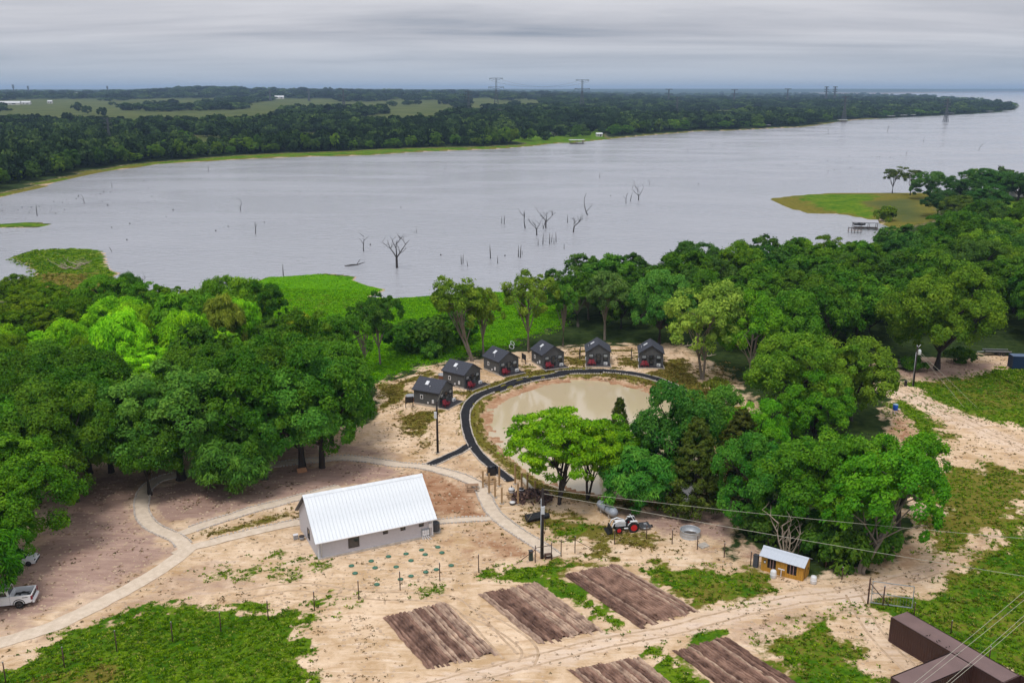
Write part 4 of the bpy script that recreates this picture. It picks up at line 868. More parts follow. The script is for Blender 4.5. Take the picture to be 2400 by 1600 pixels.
def window(parent, c, w, h, axis='x', name='window', frame=dkfr, out=-1, bars=False, fw=0.07):
    """frame (proud), panes behind; c = centre on wall face, facing out along -y/+y or -x/+x"""
    f = MB(); t = 0.09
    def B(du, dz, su, sz, dep, sh):
        if axis == 'x': return (c[0] + du, c[1] + out * sh, c[2] + dz), (su, dep, sz)
        return (c[0] + out * sh, c[1] + du, c[2] + dz), (dep, su, sz)
    for du, dz, su, sz in ((0, h / 2 - fw / 2, w, fw), (0, -h / 2 + fw / 2, w, fw), (-w / 2 + fw / 2, 0, fw, h - 2 * fw), (w / 2 - fw / 2, 0, fw, h - 2 * fw)): f.box(*B(du, dz, su, sz, t, 0.03))
    if bars: f.box(*B(0, 0, w - 2 * fw, 0.05, t * 0.8, 0.03))
    wo_ = f.build(name, frame, parent)
    MB().box(*B(0, 0, w - 2 * fw, h - 2 * fw, 0.03, 0.018)).build('pane', glass, wo_)
    return wo_
A_, B_, C_ = P(747, 1312), P(1014.6, 1255), P(703.8, 1238.4)
HL, HD, HW, HR = 14.5, 9.3, 2.75, 6.45
hyaw = math.atan2(B_.y - A_.y, B_.x - A_.x)
hall = thing('hall_building', 'pale grey hall with a big white standing-seam metal roof', 'building', (A_.x, A_.y, 0), hyaw)
MB().prism([(0, 0, -0.3), (HL, 0, -0.3), (HL, HD, -0.3), (0, HD, -0.3)], (0, 0, HW + 0.3)).build('wall', wallg, hall)
for xx in (0.0, HL - 0.12): MB().prism([(xx, 0, HW), (xx, HD, HW), (xx, HD / 2, HR - 0.12)], (0.12, 0, 0)).build('gable_wall', wallg, hall)
b = MB(); ov, e = 0.45, 0.42; sl = (HR - HW) / (HD / 2); z0 = HW - sl * e + 0.02
rf = b.prism([(-ov, -e, z0), (-ov, HD / 2, HR), (-ov, HD + e, z0), (-ov, HD + e, z0 - 0.12), (-ov, HD / 2, HR - 0.13), (-ov, -e, z0 - 0.12)], (HL + 2 * ov, 0, 0)).build('roof', dgrey, hall)
npan = 34; pw_ = (HL + 2 * ov) / npan
pan = MB(); nv = Vector((0, -sl, 1)).normalized()
p0, p1 = Vector((0, -e - 0.03, z0)), Vector((0, HD / 2, HR))
pan.prism([p0 + nv * 0.015, p0 + nv * 0.015 + Vector((pw_ - 0.01, 0, 0)), p1 + nv * 0.015 + Vector((pw_ - 0.01, 0, 0)), p1 + nv * 0.015], nv * 0.022)
pan.prism([p0 + nv * 0.037, p0 + nv * 0.037 + Vector((0.045, 0, 0)), p1 + nv * 0.037 + Vector((0.045, 0, 0)), p1 + nv * 0.037], nv * 0.05)
pme = pan.mesh('roof_panel', roofw)
for k in range(npan):
    o = link(bpy.data.objects.new('roof_panel', pme), rf); o.location.x = -ov + k * pw_
    o = link(bpy.data.objects.new('roof_panel', pme), rf); o.location = (-ov + (k + 1) * pw_, HD, 0); o.rotation_euler.z = math.pi
rc = MB().prism([(-ov - .02, HD / 2 - .32, HR - .32 * sl + .10), (-ov - .02, HD / 2, HR + .13), (-ov - .02, HD / 2 + .32, HR - .32 * sl + .10), (-ov - .02, HD / 2, HR + 0.05)], (HL + 2 * ov + .04, 0, 0)).build('ridge_cap', roofw, rf)
MB().box((HL / 2, -e - 0.06, z0 - 0.05), (HL + 2 * ov, 0.07, 0.17)).build('fascia', trimw, hall)
for xx in (0.03, HL - 0.03): MB().box((xx, 0.02, HW / 2), (0.14, 0.12, HW - 0.02)).build('corner_trim', trimw, hall)
MB().box((HL / 2, -0.08, 0.06), (HL + 0.2, 0.16, 0.34)).build('foundation', stone, hall)
for xx in (0.35, HL - 0.35): MB().tube([(xx, -e - 0.08, z0 - 0.1), (xx, -0.07, z0 - 0.5), (xx, -0.07, 0.1)], 0.05, 6).build('downspout', trimw, hall)
MB().tube([(-ov, -e - 0.13, z0 - 0.02), (HL + ov, -e - 0.13, z0 - 0.02)], 0.07, 8).build('gutter', trimw, hall)
window(hall, (4.35, 0, 1.45), 1.35, 1.45, bars=False)
for xx in (8.35, 10.6, 13.0): window(hall, (xx, 0, 1.98), 0.62, 0.72)
window(hall, (0, 4.4, 1.45), 1.0, 1.35, axis='y', out=-1)
vt = MB().box((-0.04, HD / 2, 5.0), (0.08, 0.7, 0.5)).build('gable_vent', dkfr, hall)
mbx = MB()
for i in range(3):
    for j in range(2): mbx.box((13.2 + i * 0.3, -0.12, 0.55 + j * 0.36), (0.25, 0.2, 0.31))
mbx.build('meter_boxes', trimw, hall)
MB().box((13.52, -0.06, 0.75), (1.1, 0.09, 0.95)).build('meter_board', greym, hall)
MB().box((14.15, -0.09, 1.55), (0.42, 0.16, 0.55)).build('breaker_box', trimw, hall)
pp = MB()
for i in range(4): pp.tube([(13.15 + i * .2, -0.14, 0.5), (13.1 + i * .25, -0.2, 0.15), (13.0 + i * .35, -0.55 - .1 * i, 0.02)], 0.05, 6)
pp.build('conduit', trimw, hall)
def hall_pt(x, y, z=0): v = Matrix.Rotation(hyaw, 4, 'Z') @ Vector((x, y, z)); return (A_.x + v.x, A_.y + v.y, z)
def ac_unit(loc, rz, s, label):
    t = thing('air_conditioner', label, 'air conditioner', loc, rz)
    MB().box((0, 0, 0.05), (1.1 * s, 1.1 * s, 0.14)).build('pad', conc, t)
    MB().lathe([(0.44 * s, 0.12), (0.46 * s, 0.2), (0.46 * s, 1.05 * s), (0.40 * s, 1.12 * s), (0.30 * s, 1.12 * s), (0.28 * s, 1.0 * s)], n=14).build('casing', dgrey, t)
    f = MB()
    for k in range(18):
        a = k * math.pi / 9; f.box((0.475 * s * math.cos(a), 0.475 * s * math.sin(a), 0.62 * s), (0.03, 0.10, 0.8 * s), a)
    f.build('grille', mat('grille_grey', (0.12, 0.12, 0.13), 0.5), t)
    MB().cyl((0, 0, 1.0 * s), (0, 0, 1.06 * s), 0.1 * s, n=8).build('fan_hub', dkfr, t)
ac_unit(hall_pt(15.25, 1.0, 0.05), 0, 1.12, 'dark grey round air conditioner at the right corner of the hall')
t = thing('metal_can', 'small pale metal cooler by the left door of the hall', 'cooler', hall_pt(-1.2, 6.5, 0.05), hyaw)
MB().box((0, 0, 0.3), (0.55, 0.4, 0.5)).build('body', greym, t); MB().box((0, 0, 0.6), (0.6, 0.45, 0.08)).build('lid', trimw, t)
t = thing('fire_bucket', 'round black-rimmed bucket next to the cooler by the hall', 'bucket', hall_pt(-0.55, 6.0, 0.05), 0)
MB().lathe([(0.26, 0), (0.33, 0.45), (0.29, 0.45), (0.22, 0.1)], n=14).build('body', greym, t); MB().lathe([(0.33, 0.45), (0.36, 0.47), (0.36, 0.51), (0.31, 0.51)], n=14).build('rim', dkfr, t)

# ------------------------------------------------------------------ septic risers
lidg = mat('green_plastic_lid', (0.055, 0.165, 0.105), 0.6, 0.12)
lid_me = MB().lathe([(0.25, -0.1), (0.26, 0.07), (0.30, 0.08), (0.30, 0.11), (0.20, 0.15), (0.05, 0.17)], n=16).mesh('tank_lid', lidg)
rim_me = MB().lathe([(0.33, 0.04), (0.33, 0.08), (0.305, 0.085)], n=16).mesh('rim', mat('green_plastic_rim', (0.06, 0.15, 0.10), 0.6))
for k, (cx, cy) in enumerate([(665, 633), (553, 652), (693, 670), (578, 685), (446, 678), (325, 697), (480, 726), (206, 730), (233, 778), (378, 772), (757, 761), (655, 786), (582, 805), (480, 832), (95, 817), (70, 766), (408, 855), (245, 894)]):
    p = P(800 + cx / 2.94, 1067 + cy / 2.94); o = thing('tank_lid', 'green plastic tank lid in the sand below the hall', 'tank lid', (p.x, p.y, hgt(p.x, p.y)), k * 1.3, 'green lids in the sand')
    link(bpy.data.objects.new('lid', lid_me), o); link(bpy.data.objects.new('rim', rim_me), o)

# ------------------------------------------------------------------ cabins
shing = mat('charcoal_shingles', (0.050, 0.054, 0.070), 0.75, 0.35, 6.0, 0.3)
sidng = mat('charcoal_siding', (0.098, 0.099, 0.100), 0.75, 0.12, 3.0)
deckm = mat('dark_deck_boards', (0.028, 0.025, 0.030), 0.8, 0.3, 3.0)
winf = mat('black_window_frame', (0.016, 0.016, 0.018), 0.5)
skyl = mat('white_skylight', (0.80, 0.82, 0.84), 0.15, 0.02)
blind = mat('pale_window_blind', (0.30, 0.33, 0.35), 0.15, 0.2, spec=0.7)
CW, CL, CHT, CR = 4.8, 5.2, 2.75, 1.55
def make_cabin(loc, yaw, label, deck=1.6):
    t = thing('cabin', label, 'cabin', loc, yaw, 'charcoal cabins round the pond')
    F0 = 0.30
    MB().box((0, CL / 2, F0 / 2 - 0.1), (CW, CL, F0 + 0.2)).build('base', conc, t)
    MB().prism([(-CW / 2, 0, F0), (CW / 2, 0, F0), (CW / 2, 0, CHT), (0, 0, CHT + CR), (-CW / 2, 0, CHT)], (0, CL, 0)).build('wall', sidng, t)
    for k in range(9):                 # lap boards of the siding
        z = F0 + 0.28 * k + 0.12; MB().box((-CW / 2 - 0.012, CL / 2, z), (0.02, CL, 0.022)).build('lap_board', sidng, t)
    ov = 0.28; sl = CR / (CW / 2); e = 0.25; zb = CHT - sl * e + 0.02
    MB().prism([(-CW / 2 - e, -ov, zb), (0, -ov, CHT + CR + 0.02), (CW / 2 + e, -ov, zb), (CW / 2 + e, -ov, zb + 0.14), (0, -ov, CHT + CR + 0.17), (-CW / 2 - e, -ov, zb + 0.14)], (0, CL + 2 * ov, 0)).build('roof', shing, t)
    rf = t.children[-1]
    nv = Vector((-sl, 0, 1)).normalized(); a = Vector((-1.05, CL * 0.60, CHT + CR + 0.155 - 1.05 * sl)); ux = Vector((1, 0, sl)).normalized()
    M = Matrix((ux, Vector((0, 1, 0)), nv)).transposed()
    MB().box(a + nv * 0.05, (0.85, 0.62, 0.10), M=M).build('skylight', skyl, rf)
    MB().bar(a + nv * 0.11 - ux * .42, a + nv * 0.11 + ux * .42, 0.05, 0.03).build('skylight_bar', trimw, rf)
    v = Vector((-1.95, CL * 0.40, CHT + CR + 0.12 - 1.95 * sl)); MB().tube([v, v + Vector((0, 0, 0.42)), v + Vector((0.0, -0.12, 0.5))], 0.06, 7).build('vent_pipe', trimw, rf)
    d = MB().box((0, -0.03, F0 + 1.02), (0.95, 0.07, 2.04)).build('door', winf, t); MB().box((0, -0.075, F0 + 1.1), (0.6, 0.03, 1.6)).build('pane', glass, d); MB().box((0.36, -0.1, F0 + 1.0), (0.05, 0.08, 0.16)).build('handle', greym, d)
    for xx in (-1.45, 1.45):
        w = window(t, (xx, 0, F0 + 1.35), 0.95, 1.45, frame=winf, bars=True, fw=0.09); MB().box((xx, -0.052, F0 + 1.70), (0.74, 0.02, 0.52)).build('blind', blind, w)
    for xx in (-0.68, 0.68): MB().box((xx, -0.08, F0 + 1.55), (0.12, 0.14, 0.28)).build('wall_lamp', winf, t)
    w = window(t, (-CW / 2, CL * 0.68, F0 + 1.25), 0.55, 0.75, axis='y', frame=trimw, fw=0.08)
    MB().box((-CW / 2 - 0.09, CL * 0.22, F0 + 0.75), (0.16, 0.35, 0.6)).build('meter_box', trimw, t)
    MB().box((-CW / 2 - 0.09, CL * 0.42, F0 + 0.35), (0.16, 0.22, 0.3)).build('outlet_box', trimw, t)
    dk = MB().box((0, -deck / 2, F0 - 0.16), (CW + 0.1, deck, 0.2)).build('deck', deckm, t)
    nb_ = 11
    for k in range(nb_): MB().box((0, -deck * (k + 0.5) / nb_, F0 - 0.045), (CW + 0.1, deck / nb_ - 0.02, 0.035)).build('deck_board', deckm, dk)
    MB().box((0, -deck - 0.06, F0 - 0.2), (CW + 0.3, 0.10, 0.16)).build('deck_edging', stone, t)
    for xx in (-CW / 2 - 0.14, CW / 2 + 0.14): MB().box((xx, -deck / 2 + 0.3, F0 - 0.24), (0.12, deck + 1.2, 0.12)).build('deck_edging', stone, t)
    return t
ORD = ['first cabin, nearest the power pole', 'second cabin from the power pole', 'third cabin, just left of the black sign board', 'fourth cabin, where the row turns along the pond', 'fifth cabin, facing straight across the pond', 'rightmost cabin at the end of the row']
SHORT = ['first cabin by the pole', 'second cabin', 'third cabin', 'fourth cabin', 'fifth cabin', 'rightmost cabin']
redp = mat('red_painted_wood', (0.235, 0.020, 0.032), 0.55, 0.15)
wht = mat('white_plastic', (0.72, 0.72, 0.72), 0.4, 0.05)
CAB = [((1028.5, 956), 62, 2.0), ((1088, 911.5), 53, 2.0), ((1169, 879), 36, 1.9), ((1271.5, 863), 24, 1.7), ((1374, 855), -2, 1.5), ((1497.7, 858), -5, 1.5)]
cabs = []
for k, ((px, py), yw, dk) in enumerate(CAB):
    p = P(px, py); yw = R(yw); c_ = (p.x + math.cos(yw) * CW / 2, p.y + math.sin(yw) * CW / 2, 0.0)
    lab = 'charcoal gabled cabin with skylight, ' + ORD[k]
    t = make_cabin(c_, yw, lab, dk); cabs.append(t)
    M = Matrix.Translation(c_) @ Matrix.Rotation(yw, 4, 'Z')
    for s_, xx in enumerate((-1.75, -0.95)):
        l_ = M @ Vector((xx, -0.95, 0.275)); ch = thing('deck_chair', '%s red deck chair on the deck of the %s' % (('left', 'right')[s_], SHORT[k]), 'chair', l_, yw + (-0.25, 0.3)[s_], 'red deck chairs')
        Mx = Matrix.Rotation(R(-12), 3, 'X')
        MB().box((0, -0.05, 0.36), (0.55, 0.55, 0.06), M=Mx).build('seat', redp, ch)
        bk = MB()
        for q_ in range(4): bk.box((-0.21 + q_ * 0.14, 0.36, 0.68), (0.12, 0.04, 0.85 if q_ in (1, 2) else 0.75), M=Matrix.Rotation(R(-22), 3, 'X'))
        bk.build('backrest', redp, ch)
        for sx in (-1, 1):
            MB().box((sx * 0.34, -0.02, 0.55), (0.12, 0.72, 0.04)).build('armrest', redp, ch)
            MB().box((sx * 0.32, -0.30, 0.28), (0.07, 0.09, 0.56)).build('leg', redp, ch); MB().bar((sx * 0.32, 0.2, 0.5), (sx * 0.32, 0.42, 0.02), 0.07).build('leg', redp, ch)
    l_ = M @ Vector((1.45, -0.75, 0.275)); tb = thing('heater_box', 'small white heat pump box on the deck of the ' + SHORT[k], 'heat pump', l_, yw, 'white boxes on the cabin decks')
    MB().box((0, 0, 0.28), (0.72, 0.34, 0.5)).build('casing', wht, tb); MB().cyl((-0.12, -0.175, 0.28), (-0.12, -0.19, 0.28), 0.18, n=14).build('fan_grille', greym, tb)
    for xx in (-.25, .25): MB().box((xx, 0, 0.02), (0.06, 0.34, 0.06)).build('foot', dkfr, tb)
# dark screens between cabins
screenm = mat('black_slatted_screen', (0.014, 0.013, 0.014), 0.7, 0.3)
def screen(pa, pb, h0, h1, label):
    a, b_ = P(*pa), P(*pb); c_ = (a + b_) / 2; yw = math.atan2(b_.y - a.y, b_.x - a.x); w = (b_ - a).length
    t = thing('privacy_screen', label, 'screen', (c_.x, c_.y, hgt(c_.x, c_.y)), yw, 'black screens between the cabins')
    for xx in (-w / 2, w / 2): MB().box((xx, 0, h1 / 2 - 0.1), (0.12, 0.12, h1 + 0.2)).build('post', screenm, t)
    k = 5
    for i in range(k): MB().box((0, -0.01, h0 + (h1 - h0) * (i + 0.5) / k), (w - 0.12, 0.05, (h1 - h0) / k - 0.03)).build('slat', screenm, t)
screen((951, 955), (968, 954), 0.9, 2.0, 'black screen on posts at the left side of the first cabin')
screen((1106, 889), (1119, 897), 0.9, 2.2, 'black screen between the second and third cabins')
screen((1223.5, 848), (1232, 853), 0.8, 2.0, 'black screen on two posts between the third and fourth cabins')
screen((1358, 841), (1360, 834), 0.3, 2.1, 'black screen seen edge-on between the fourth and fifth cabins')
screen((1479, 844), (1480, 838), 0.3, 2.1, 'black screen seen edge-on between the last two cabins')
tubm = mat('cedar_tub_wood', (0.23, 0.085, 0.035), 0.7, 0.25, 4, stretch=(3, 3, 0.3))
for px, py, lab in ((962, 944, 'wooden hot tub with grey cover behind the first cabin'), (1038, 893, 'hot tub with pale cover showing between first and second cabins')):
    p = P(px, py); t = thing('hot_tub', lab, 'hot tub', (p.x, p.y + 1.5, 0), 0)
    MB().lathe([(0.95, -0.1), (0.98, 0.85), (0.9, 0.86)], n=20).build('staves', tubm, t)
    for z in (0.2, 0.65): MB().lathe([(0.985, z), (1.0, z + .02), (1.0, z + .05), (0.985, z + .07)], n=20).build('hoop', dgrey, t)
    MB().lathe([(1.02, 0.86), (1.04, 0.90), (1.0, 0.96), (0.2, 1.0)], n=20).build('cover', greym, t)
# two white rings under the trees behind the third cabin
for k, (px, py, lab) in enumerate(((1199, 817, 'lower white hoop leaning under the trees behind the third cabin'), (1203, 810, 'upper white hoop leaning under the trees behind the third cabin'))):
    p = P(px, py); b = MB(); b.tube([(0.55 * math.cos(a), 0, 0.6 + 0.55 * math.sin(a)) for a in np.linspace(0, 2 * math.pi, 21)], 0.09, 6, False)
    o = b.build('white_hoop', wht); o.location = (p.x, p.y, hgt(p.x, p.y)); o.rotation_euler = (R(-40), R(20), R(20 + 25 * k)); tag(o, lab, 'hoop')

# ------------------------------------------------------------------ poles and wires
polem = mat('creosoted_pole', (0.030, 0.022, 0.020), 0.9, 0.35, 4, stretch=(1, 1, 0.2))
steel = mat('galvanised_steel', (0.46, 0.48, 0.50), 0.4, 0.12, 3.0, metal=0.35)
rust = mat('rusty_fence_steel', (0.085, 0.045, 0.032), 0.85, 0.35, 6)
cedarw = mat('raw_lumber', (0.42, 0.27, 0.14), 0.8, 0.15, 4, stretch=(2, 2, 0.2))
wirem = mat('pale_wire', (0.50, 0.48, 0.38), 0.5, 0.1)
def height_to(p, ty):
    a, b_ = 0.0, 90.0
    for _ in range(40):
        m = (a + b_) / 2
        if PX((p[0], p[1], p[2] + m))[1] > ty: a = m
        else: b_ = m
    return a
def gp(px, py): p = P(px, py); return Vector((p.x, p.y, hgt(p.x, p.y)))
def pole(px, py, ty, label, boxes, conduit=True, cross=False):
    p = gp(px, py); h = height_to(p, ty); t = thing('power_pole', label, 'power pole', p, 0, 'wooden power poles')
    MB().tube([(0, 0, -0.5), (0, 0, h * 0.5), (0, 0, h)], [0.19, 0.165, 0.13], 10).build('pole', polem, t)
    if conduit: MB().tube([(-0.2, -0.06, 0), (-0.18, -0.06, h * 0.86)], 0.055, 7).build('conduit', greym, t)
    for z, sz, off in boxes: MB().box((off, -0.12, z * h), sz).build('meter_box', mat('pale_grey_box', (0.62, 0.64, 0.66), 0.45), t)
    return t, p, h
t1, p1_, h1_ = pole(1270.7, 1307, 1144, 'dark power pole with grey box by the gate at the end of the gravel path', [(0.70, (0.42, 0.3, 0.95), 0.02)])
MB().tube([(0.1, -0.1, h1_ * 0.62), (0.42, -0.1, h1_ * 0.5), (0.25, -0.1, h1_ * 0.36), (0.1, -0.1, h1_ * 0.4)], 0.04, 6).build('cable_loop', polem, t1)
t2, p2_, h2_ = pole(1026, 1061, 940, 'thin dark power pole standing in the sand left of the black path', [(0.74, (0.4, 0.35, 1.0), -0.22)], False)
MB().box((0, 0, 0.05), (0.5, 0.5, 0.12)).build('footing', conc, t2)
t3, p3_, h3_ = pole(2140, 905, 812, 'power pole with transformer beside the enormous round tree', [], True)
MB().lathe([(0.28, 0), (0.30, 0.1), (0.30, 0.8), (0.2, 0.92), (0.08, 1.05)], (0.42, -0.1, h3_ * 0.80), 12).build('transformer', mat('pale_grey_box', (0.6,) * 3), t3)
MB().box((0.18, -0.02, h3_ * 0.84), (0.3, 0.1, 0.1)).build('bracket', steel, t3)
for dz in (0.0, 0.7): MB().tube([(0.1, 0, h3_ - 0.15 - dz * .2), (0.55 - dz, 0, h3_ + 0.35 - dz * .1)], 0.05, 6).build('insulator', trimw, t3)
def wire(a, b_, sag, label, r=0.022, name='power_line', cat='wire', group=None, m=wirem):
    a = Vector(a); b_ = Vector(b_); n_ = 16
    o = MB().tube([a.lerp(b_, i / n_) - Vector((0, 0, sag * 4 * (i / n_) * (1 - i / n_))) for i in range(n_ + 1)], r, 5, False).build(name, m); tag(o, label, cat, group); return o
wire(p1_ + Vector((0, 0, h1_ * 0.93)), P(2480, 1362, 6.0), 0.25, 'lower pale wire from the pole by the gate to the right edge', 0.02)
wire(p1_ + Vector((0, 0, h1_ - 0.1)), P(2480, 1268, 7.6), 0.3, 'upper pale wire from the pole by the gate across the pond trees', 0.018)
wire(p1_ + Vector((0, 0, h1_ * 0.9)), gp(1236, 1222), 0, 'guy wire anchoring the pole by the gate', 0.022, 'guy_wire')
wire(p3_ + Vector((0, 0, h3_ * .9)), gp(2262, 958), 0, 'left guy wire of the pole by the enormous tree', 0.018, 'guy_wire')
wire(p3_ + Vector((0, 0, h3_ * .93)), gp(2290, 955), 0, 'right guy wire of the pole by the enormous tree', 0.018, 'guy_wire')
wire(p2_ + Vector((0, 0, h2_ * .98)), cabs[0].location + Vector((-0.6, 1.2, 2.6)), 0.15, 'service wire from the thin pole to the first cabin', 0.015)
for k, (a, b_) in enumerate((((2105, 1630), (2430, 1360)), ((2120, 1630), (2430, 1380)), ((2182, 1630), (2430, 1415)), ((2192, 1630), (2430, 1427)))):
    wire(P(*a, 9.0), P(*b_, 9.0), 0.1, ('uppermost', 'second', 'third', 'lowest')[k] + ' of four pale wires crossing over the brown containers', 0.016, group='wires over the containers')
t = thing('meter_pedestal', 'short green pedestal box left of the power pole by the gate', 'utility box', gp(1244, 1312), 0.3)
MB().box((0, 0, 0.55), (0.42, 0.4, 1.3)).build('cabinet', mat('dark_green_box', (0.03, 0.05, 0.04), 0.5), t); MB().box((0, 0, 1.23), (0.5, 0.46, 0.1)).build('lid', dgrey, t)
t = thing('lumber_crate', 'small brown wooden crate at the foot of the pole by the gate', 'crate', gp(1285, 1307), 0.2)
for xx in (-.4, .4):
    MB().box((xx, 0, 0.3), (0.08, 0.5, 0.6)).build('side', rust, t)
MB().box((0, 0, 0.55), (0.88, 0.5, 0.07)).build('top', rust, t); MB().box((0, 0, 0.15), (0.72, 0.42, 0.07)).build('shelf', rust, t)
t = thing('post_stub', 'short dark post next to the power pole by the enormous tree', 'post', gp(2122, 905))
MB().box((0, 0, 0.45), (0.4, 0.4, 1.1)).build('post', polem, t); MB().box((0, 0, 1.02), (0.46, 0.46, 0.08)).build('cap', dgrey, t)

# ------------------------------------------------------------------ deer fence
FP = [(14, 1600), (151, 1562), (274, 1525), (405, 1504), (518, 1478.6), (629, 1453), (737.5, 1431), (841, 1405.5), (938, 1383), (1031, 1361), (1122, 1341)]
def fence(pix, h, label, wires=6, tops=0, name='wire_fence'):
    ps = [gp(*q) for q in pix]; t = thing(name, label, 'fence', ps[0])
    for p in ps:
        q = p - ps[0]; MB().tube([q + Vector((0, 0, -0.3)), q + Vector((0, 0, h))], 0.06, 5).build('post', rust, t)
        MB().box(q + Vector((0, 0, h + 0.02)), (0.09, 0.09, 0.07)).build('post_cap', steel, t)
    for k in range(wires):
        z = h * (k + 0.6) / wires; MB().tube([p - ps[0] + Vector((0, 0, z)) for p in ps], 0.006, 3, False).build('wire', rust, t)
    return t, ps
fence(FP, 2.3, 'tall wire deer fence with thin steel posts along the green lawn')
t, ps = fence([(1254.5, 1317), (1292.5, 1310)], 2.2, 'rusty pipe gate frame left of the gravel path end', 0, name='pipe_gateway')
MB().bar(Vector((0, 0, 1.9)), ps[1] - ps[0] + Vector((0, 0, 1.9)), 0.06).build('rail', rust, t); MB().bar(Vector((0, 0, 1.7)), gp(1208, 1322) - ps[0], 0.06).build('brace', rust, t)
t, ps = fence([(1315, 1303), (1347.5, 1295)], 2.2, 'rusty pipe gate frame right of the gravel path end', 0, name='pipe_gateway')
MB().bar(Vector((0, 0, 1.9)), ps[1] - ps[0] + Vector((0, 0, 1.95)), 0.06).build('rail', rust, t); MB().bar(ps[1] - ps[0] + Vector((0, 0, 1.8)), gp(1385, 1285) - ps[0], 0.06).build('brace', rust, t)
fence([(1440, 1275), (1515, 1263), (1575, 1275), (1634, 1288), (1697, 1305), (1759, 1325)], 1.9, 'thin wire fence with dark posts in front of the tractor', 5)
fence([(1800, 1275), (1870, 1305), (1935, 1330), (1973, 1358), (2035, 1395)], 1.6, 'woven wire fence behind the yellow coop', 8)
fence([(2142, 1440), (2228, 1484), (2318, 1545), (2400, 1600)], 1.5, 'row of short green steel posts behind the brown containers', 3)
# swung-open field gate on the right
a, b_ = gp(2039, 1414), gp(2137, 1425); t = thing('field_gate', 'tall pale tube gate with wire mesh above the brown containers', 'gate', a); d_ = b_ - a
for z in (0.15, 1.3, 2.7): MB().bar(Vector((0, 0, z)), d_ + Vector((0, 0, z)), 0.075).build('rail', steel, t)
for q in (d_ * 0.02, d_): MB().bar(q + Vector((0, 0, 0.15)), q + Vector((0, 0, 2.7)), 0.07).build('stile', steel, t)
for k in range(1, 14): MB().bar(d_ * k / 14 + Vector((0, 0, 0.15)), d_ * k / 14 + Vector((0, 0, 1.3)), 0.012).build('mesh_wire', steel, t)
t = thing('gate_post', 'dark braced corner post holding the tall pale gate', 'post', a + Vector((-0.25, 0, 0)))
MB().tube([(0, 0, -.3), (0, 0, 3.0)], 0.09, 7).build('post', rust, t)
MB().bar((0.1, 0, 2.4), tuple(gp(2091, 1420) - a), 0.08).build('brace', rust, t)
t = thing('gate_post', 'second dark post standing just right of the gate corner', 'post', gp(2069, 1418)); MB().tube([(0, 0, -.3), (0, 0, 2.3)], 0.075, 7).build('post', rust, t); MB().box((0, 0, 2.32), (0.16, 0.16, 0.06)).build('cap', steel, t)

# ------------------------------------------------------------------ outdoor kitchen in the making
for k, (bx_, by_, ty) in enumerate([(375, 755, 265), (545, 910, 340), (710, 1035, 470), (825, 695, 155), (895, 1200, 730), (1265, 635, 75), (1340, 1215, 620), (1440, 820, 330), (1600, 935, 360), (1810, 990, 545), (500, 380, 190)]):
    p = gp(1100 + bx_ / 11.76, 1080 + by_ / 11.76); h = height_to(p, 1080 + ty / 11.76)
    t = thing('timber_post', ['raw timber post beside the picnic table near the black path', 'raw timber post in front of the picnic table', 'pale timber post nearest the gravel path', 'timber post rising in front of the black path', 'palest timber post at the front of the unfinished pavilion', 'timber post at the end of the black path', 'timber post left of the wood pile', 'timber post behind the white kettle grill', 'timber post by the white log', 'timber post standing behind the wood pile', 'timber post next to the black covered grill'][k], 'post', p, 0.4, 'timber posts of the unfinished pavilion')
    MB().box((0, 0, h / 2 - 0.1), (0.2, 0.2, h + 0.2)).build('post', cedarw, t); MB().box((0, 0, 0.05), (0.5, 0.5, 0.12)).build('footing', conc, t)
def table(loc, rz, label, m=cedarw):
    t = thing('picnic_table', label, 'picnic table', loc, rz, 'wooden picnic tables')
    for k in range(5): MB().box((0, -0.32 + k * 0.16, 0.76), (1.9, 0.145, 0.05)).build('top_board', m, t)
    for s_ in (-1, 1):
        MB().box((0, s_ * 0.72, 0.45), (1.9, 0.28, 0.05)).build('bench', m, t)
        MB().box((s_ * 0.62, 0, 0.42), (0.08, 1.6, 0.09)).build('cross_beam', m, t)
        for q_ in (-1, 1): MB().bar((s_ * 0.62, q_ * 0.62, 0), (s_ * 0.62, q_ * 0.2, 0.74), 0.09).build('leg', m, t)
table(gp(1146, 1131), R(18), 'wooden picnic table among the timber posts')
table(gp(1106, 1148), R(5), 'wooden picnic table at the edge of the gravel path', mat('weathered_lumber', (0.33, 0.20, 0.12), 0.85, 0.2, 4))
t = thing('kettle_grill', 'white ceramic kettle grill on a pale wooden stand', 'grill', gp(1199, 1168), 0.2); z = 0.75
for sx in (-1, 1):
    for sy in (-1, 1): MB().bar((sx * 0.55, sy * 0.4, 0), (sx * 0.42, sy * 0.32, z), 0.09).build('leg', cedarw, t)
MB().box((0, 0, z), (1.3, 0.9, 0.08)).build('stand_top', cedarw, t)
MB().lathe([(0.22, z), (0.42, z + 0.2), (0.47, z + 0.42), (0.47, z + 0.45)], n=18).build('bowl', wht, t)
MB().lathe([(0.485, z + 0.45), (0.485, z + 0.51)], n=18).build('band', dkfr, t)
MB().lathe([(0.47, z + 0.51), (0.42, z + 0.68), (0.28, z + 0.80), (0.08, z + 0.84)], n=18).build('lid', wht, t)
MB().cyl((0, 0, z + 0.82), (0, 0, z + 1.12), 0.07, 0.06, 10).build('chimney', dkfr, t)
t = thing('round_pot', 'white-topped round pot on the ground in front of the kettle grill', 'pot', gp(1201, 1183)); MB().lathe([(0.3, 0), (0.4, 0.1), (0.4, 0.3)], n=16).build('pot', dgrey, t); MB().lathe([(0.41, 0.3), (0.38, 0.38), (0.1, 0.42)], n=16).build('lid', wht, t)
